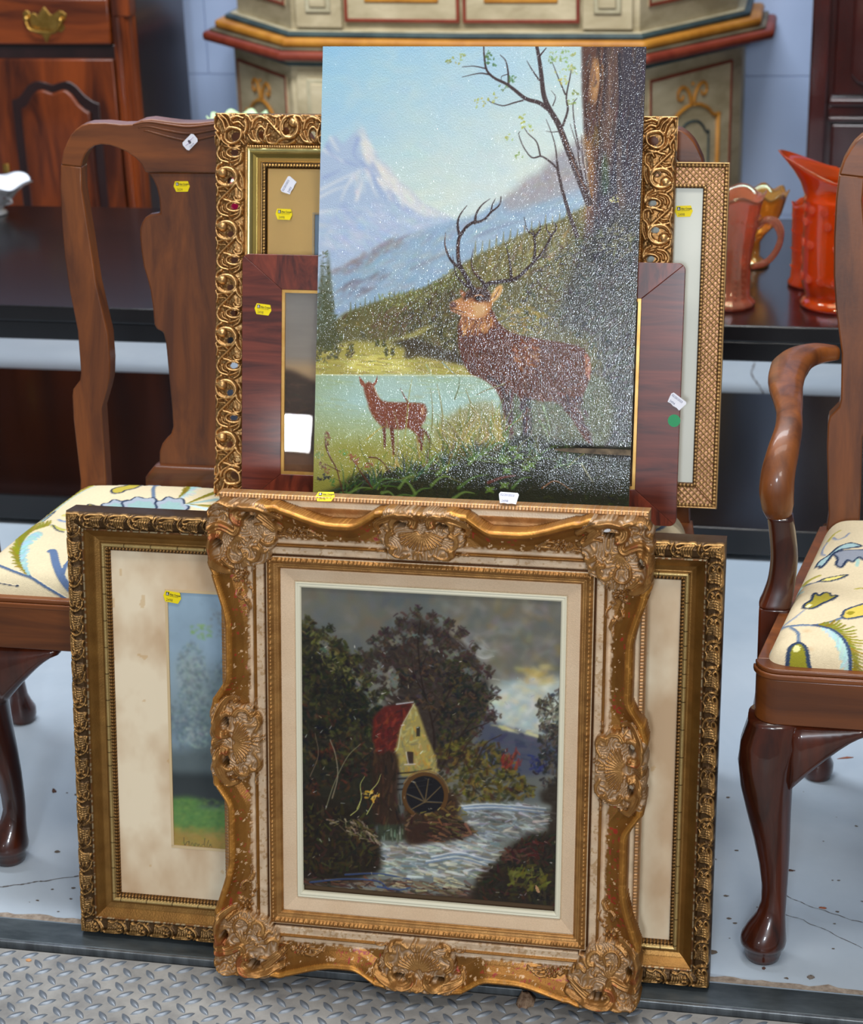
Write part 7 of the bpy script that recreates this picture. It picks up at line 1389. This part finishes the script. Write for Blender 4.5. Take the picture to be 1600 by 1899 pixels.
for k in range(11): b.ball((.0415*math.cos(-1.2), .0415*math.sin(-1.2), .025+.011*k), .0024, 3); b.ball((.0415*math.cos(-.8+.05*(k % 2)), .0415*math.sin(-.8), .025+.011*k), .002, 3)
for k in range(16): a = -2.8+.19*k; b.ball((.0545*math.cos(a), .0545*math.sin(a), .168+.006*math.sin(k)), .003, 3)
b.build('beading', PNK, T, smooth=True, kind='stuff')
c = on_z(1398, 498, TZ); T = thing('glass_bowl', 'amber footed glass bowl with wavy rim behind the creamer', 'bowl', (c[0], c[1]+.02, TZ))
turned('body', wall([(.024, 0), (.030, .003), (.024, .010), (.010, .022), (.010, .05), (.020, .066), (.038, .085), (.050, .11), (.058, .14), (.063, .152)]), AMB, T, f=lambda a, z, r: (0, 0, .005*math.cos(9*a)*max(0, (z-.12)/.03), 1+.03*math.cos(9*a)*(z > .13)), cap=False)
c = on_z(-8, 397, TZ); T = thing('porcelain_dish', 'white ruffled porcelain dish with red flower, left edge of table', 'dish', (c[0], c[1], TZ))
turned('body', wall([(.022, 0), (.030, .002), (.026, .008), (.018, .014), (.030, .024), (.044, .038), (.052, .054), (.066, .070), (.084, .080)]), WHC, T, f=lambda a, z, r: (.012*max(0, math.cos(a))*max(0, (z-.04)/.04), 0, (.007*math.cos(5*a+.6)-.006*math.cos(a))*max(0, (z-.03)/.05), 1+.05*math.cos(7*a)*(z > .03)), cap=False)
GREYE = mat('silvered_edge', L8(96, 96, 104), rough=.3, metal=.7)
MB().tube([((.084+.084*.05*math.cos(7*a))*math.cos(a)+.012*max(0, math.cos(a))*.83, (.084*(1+.05*math.cos(7*a)))*math.sin(a), .0805+(.007*math.cos(5*a+.6)-.006*math.cos(a))*1.0) for a in np.linspace(-3.1, 3.1, 80)], .0014, n=6).build('rim_line', GREYE, T, smooth=True)
fl_o = MB().ball((.036, -.034, .050), .008, 5, (1, .5, .8)).build('painted_flower', mat('flower_red', L8(176, 40, 44), rough=.3), T, smooth=True); MB().ball((.042, -.030, .058), .006, 4, (1.3, .4, .5)).build('painted_leaf', mat('leaf_olive', L8(120, 130, 60), rough=.3), T, smooth=True)
MB().tube(smooth_pts([(.045, -.03, .046), (.056, -.034, .044), (.058, -.034, .036), (.040, -.026, .030)], 4), .003, n=8).build('handle', WHC, T, smooth=True)
c = on_y(441, 216, 4.12); T = thing('green_compote', 'pale green ruffled glass compote peeking above the pierced gilt frame', 'compote', (c[0], 4.12, TZ)); zt = c[2]-TZ
turned('body', wall([(.040, 0), (.046, .003), (.036, .010), (.012, .02), (.010, zt*.45), (.018, zt*.55), (.04, zt*.75), (.058, zt*.93), (.068, zt)]), GRG, T, f=lambda a, z, r: (0, 0, .006*math.cos(9*a)*max(0, (z-zt*.6)/(zt*.4)), 1+.04*math.cos(9*a)*(z > zt*.7)), cap=False)
c = on_z(432, 470, TZ); c = on_y(432, 372, 3.85); T = thing('ruby_vase', 'ruby glass vase seen only through the pierced gilt frame', 'vase', (c[0], 3.85, TZ)); zt = c[2]-TZ+.06
turned('body', wall([(.030, 0), (.034, .003), (.03, .012), (.038, zt*.3), (.050, zt*.6), (.048, zt*.8), (.04, zt)]), RUB, T, cap=False)

# ------------------------------------------------------------------ small debris
LEAFM = mat('dry_leaf', L8(96, 70, 52), L8(150, 124, 100), rough=.85, scale=(120, 120, 120), bump=.6, bscale=400)
def flake(nm, lab, px, py, z, rx, ry, m, cat='debris', h=.0015, curl=0.0, rot=0.0, grp=None):
    c = on_z(px, py, z); n = 14; b = MB(); rg = random.Random(int(px*7+py)); o = []; i_ = []
    for k in range(n):
        a = 2*math.pi*k/n; r = .7+.5*rg.random(); x = rx*r*math.cos(a); y = ry*r*math.sin(a); X_ = x*math.cos(rot)-y*math.sin(rot); Y_ = x*math.sin(rot)+y*math.cos(rot); o.append((X_, Y_, curl*(.3+rg.random()))); i_.append((X_*.4, Y_*.4, h*(1+rg.random())))
    b.add([(x, y, 0) for x, y, _ in o]+o+i_, [tuple(range(n))[::-1]]+[(k, (k+1) % n, n+(k+1) % n, n+k) for k in range(n)]+[(n+k, n+(k+1) % n, 2*n+(k+1) % n, 2*n+k) for k in range(n)]+[tuple(range(2*n, 3*n))])
    ob = b.build(nm, m, None, smooth=False, auto=60); ob.location = (c[0], c[1], z); return tag(ob, lab, cat, grp)
RDW = mat('red_wood_chip', L8(150, 84, 56), rough=.8); DKF = mat('dark_flake', L8(84, 56, 46), rough=.85)
flake('dried_leaf', 'crumpled tan dry leaf on the tread plate under the mill frame', 975, 1858, -.0058, .011, .017, LEAFM, 'leaf', .010, .004)
flake('wood_chip', 'reddish wood splinter on the tread plate right of the frames', 1266, 1770+66, -.0058, .012, .0035, RDW, 'splinter', .002, .001, rot=.25)
flake('leaf_fragment', 'brown leaf scrap on white floor near the left chair leg', 100, 1467, 0.0002, .0035, .007, DKF, 'leaf', .0012, .001, rot=.5)
flake('bark_flake', 'long dark bark flake on white floor right of the armchair leg', 1462, 1614, 0.0002, .009, .0022, DKF, 'flake', .0012, .0008)
flake('bark_flake', 'small brown flake just below the long bark flake, by the armchair leg', 1444, 1652, 0.0002, .004, .003, DKF, 'flake', .001, .0008)
flake('bark_flake', 'reddish flake on white floor, lower and further right than the others', 1526, 1684, 0.0002, .0055, .0025, RDW, 'flake', .001, .0006)
flake('dust_clump', 'grey dust clump near the steel edge at right', 1503, 1813, 0.0002, .005, .004, mat('dust', L8(110, 100, 92), rough=.95), 'dust', .002, .001)
flake('bark_flake', 'tiny brown flake beside the front foot of the armchair', 1416, 1796, 0.0002, .0025, .003, DKF, 'flake', .001, .0006)
flake('splinter', 'thin brown splinter beside the rear armchair foot', 1568, 1406, 0.0002, .012, .0018, RDW, 'splinter', .0012, .001, rot=.35)
flake('paper_scrap', 'orange speck of paper on the tread plate at left', 53, 1781, -.0058, .004, .003, mat('tan_scrap', L8(190, 140, 96), rough=.8), 'paper', .001, .001)
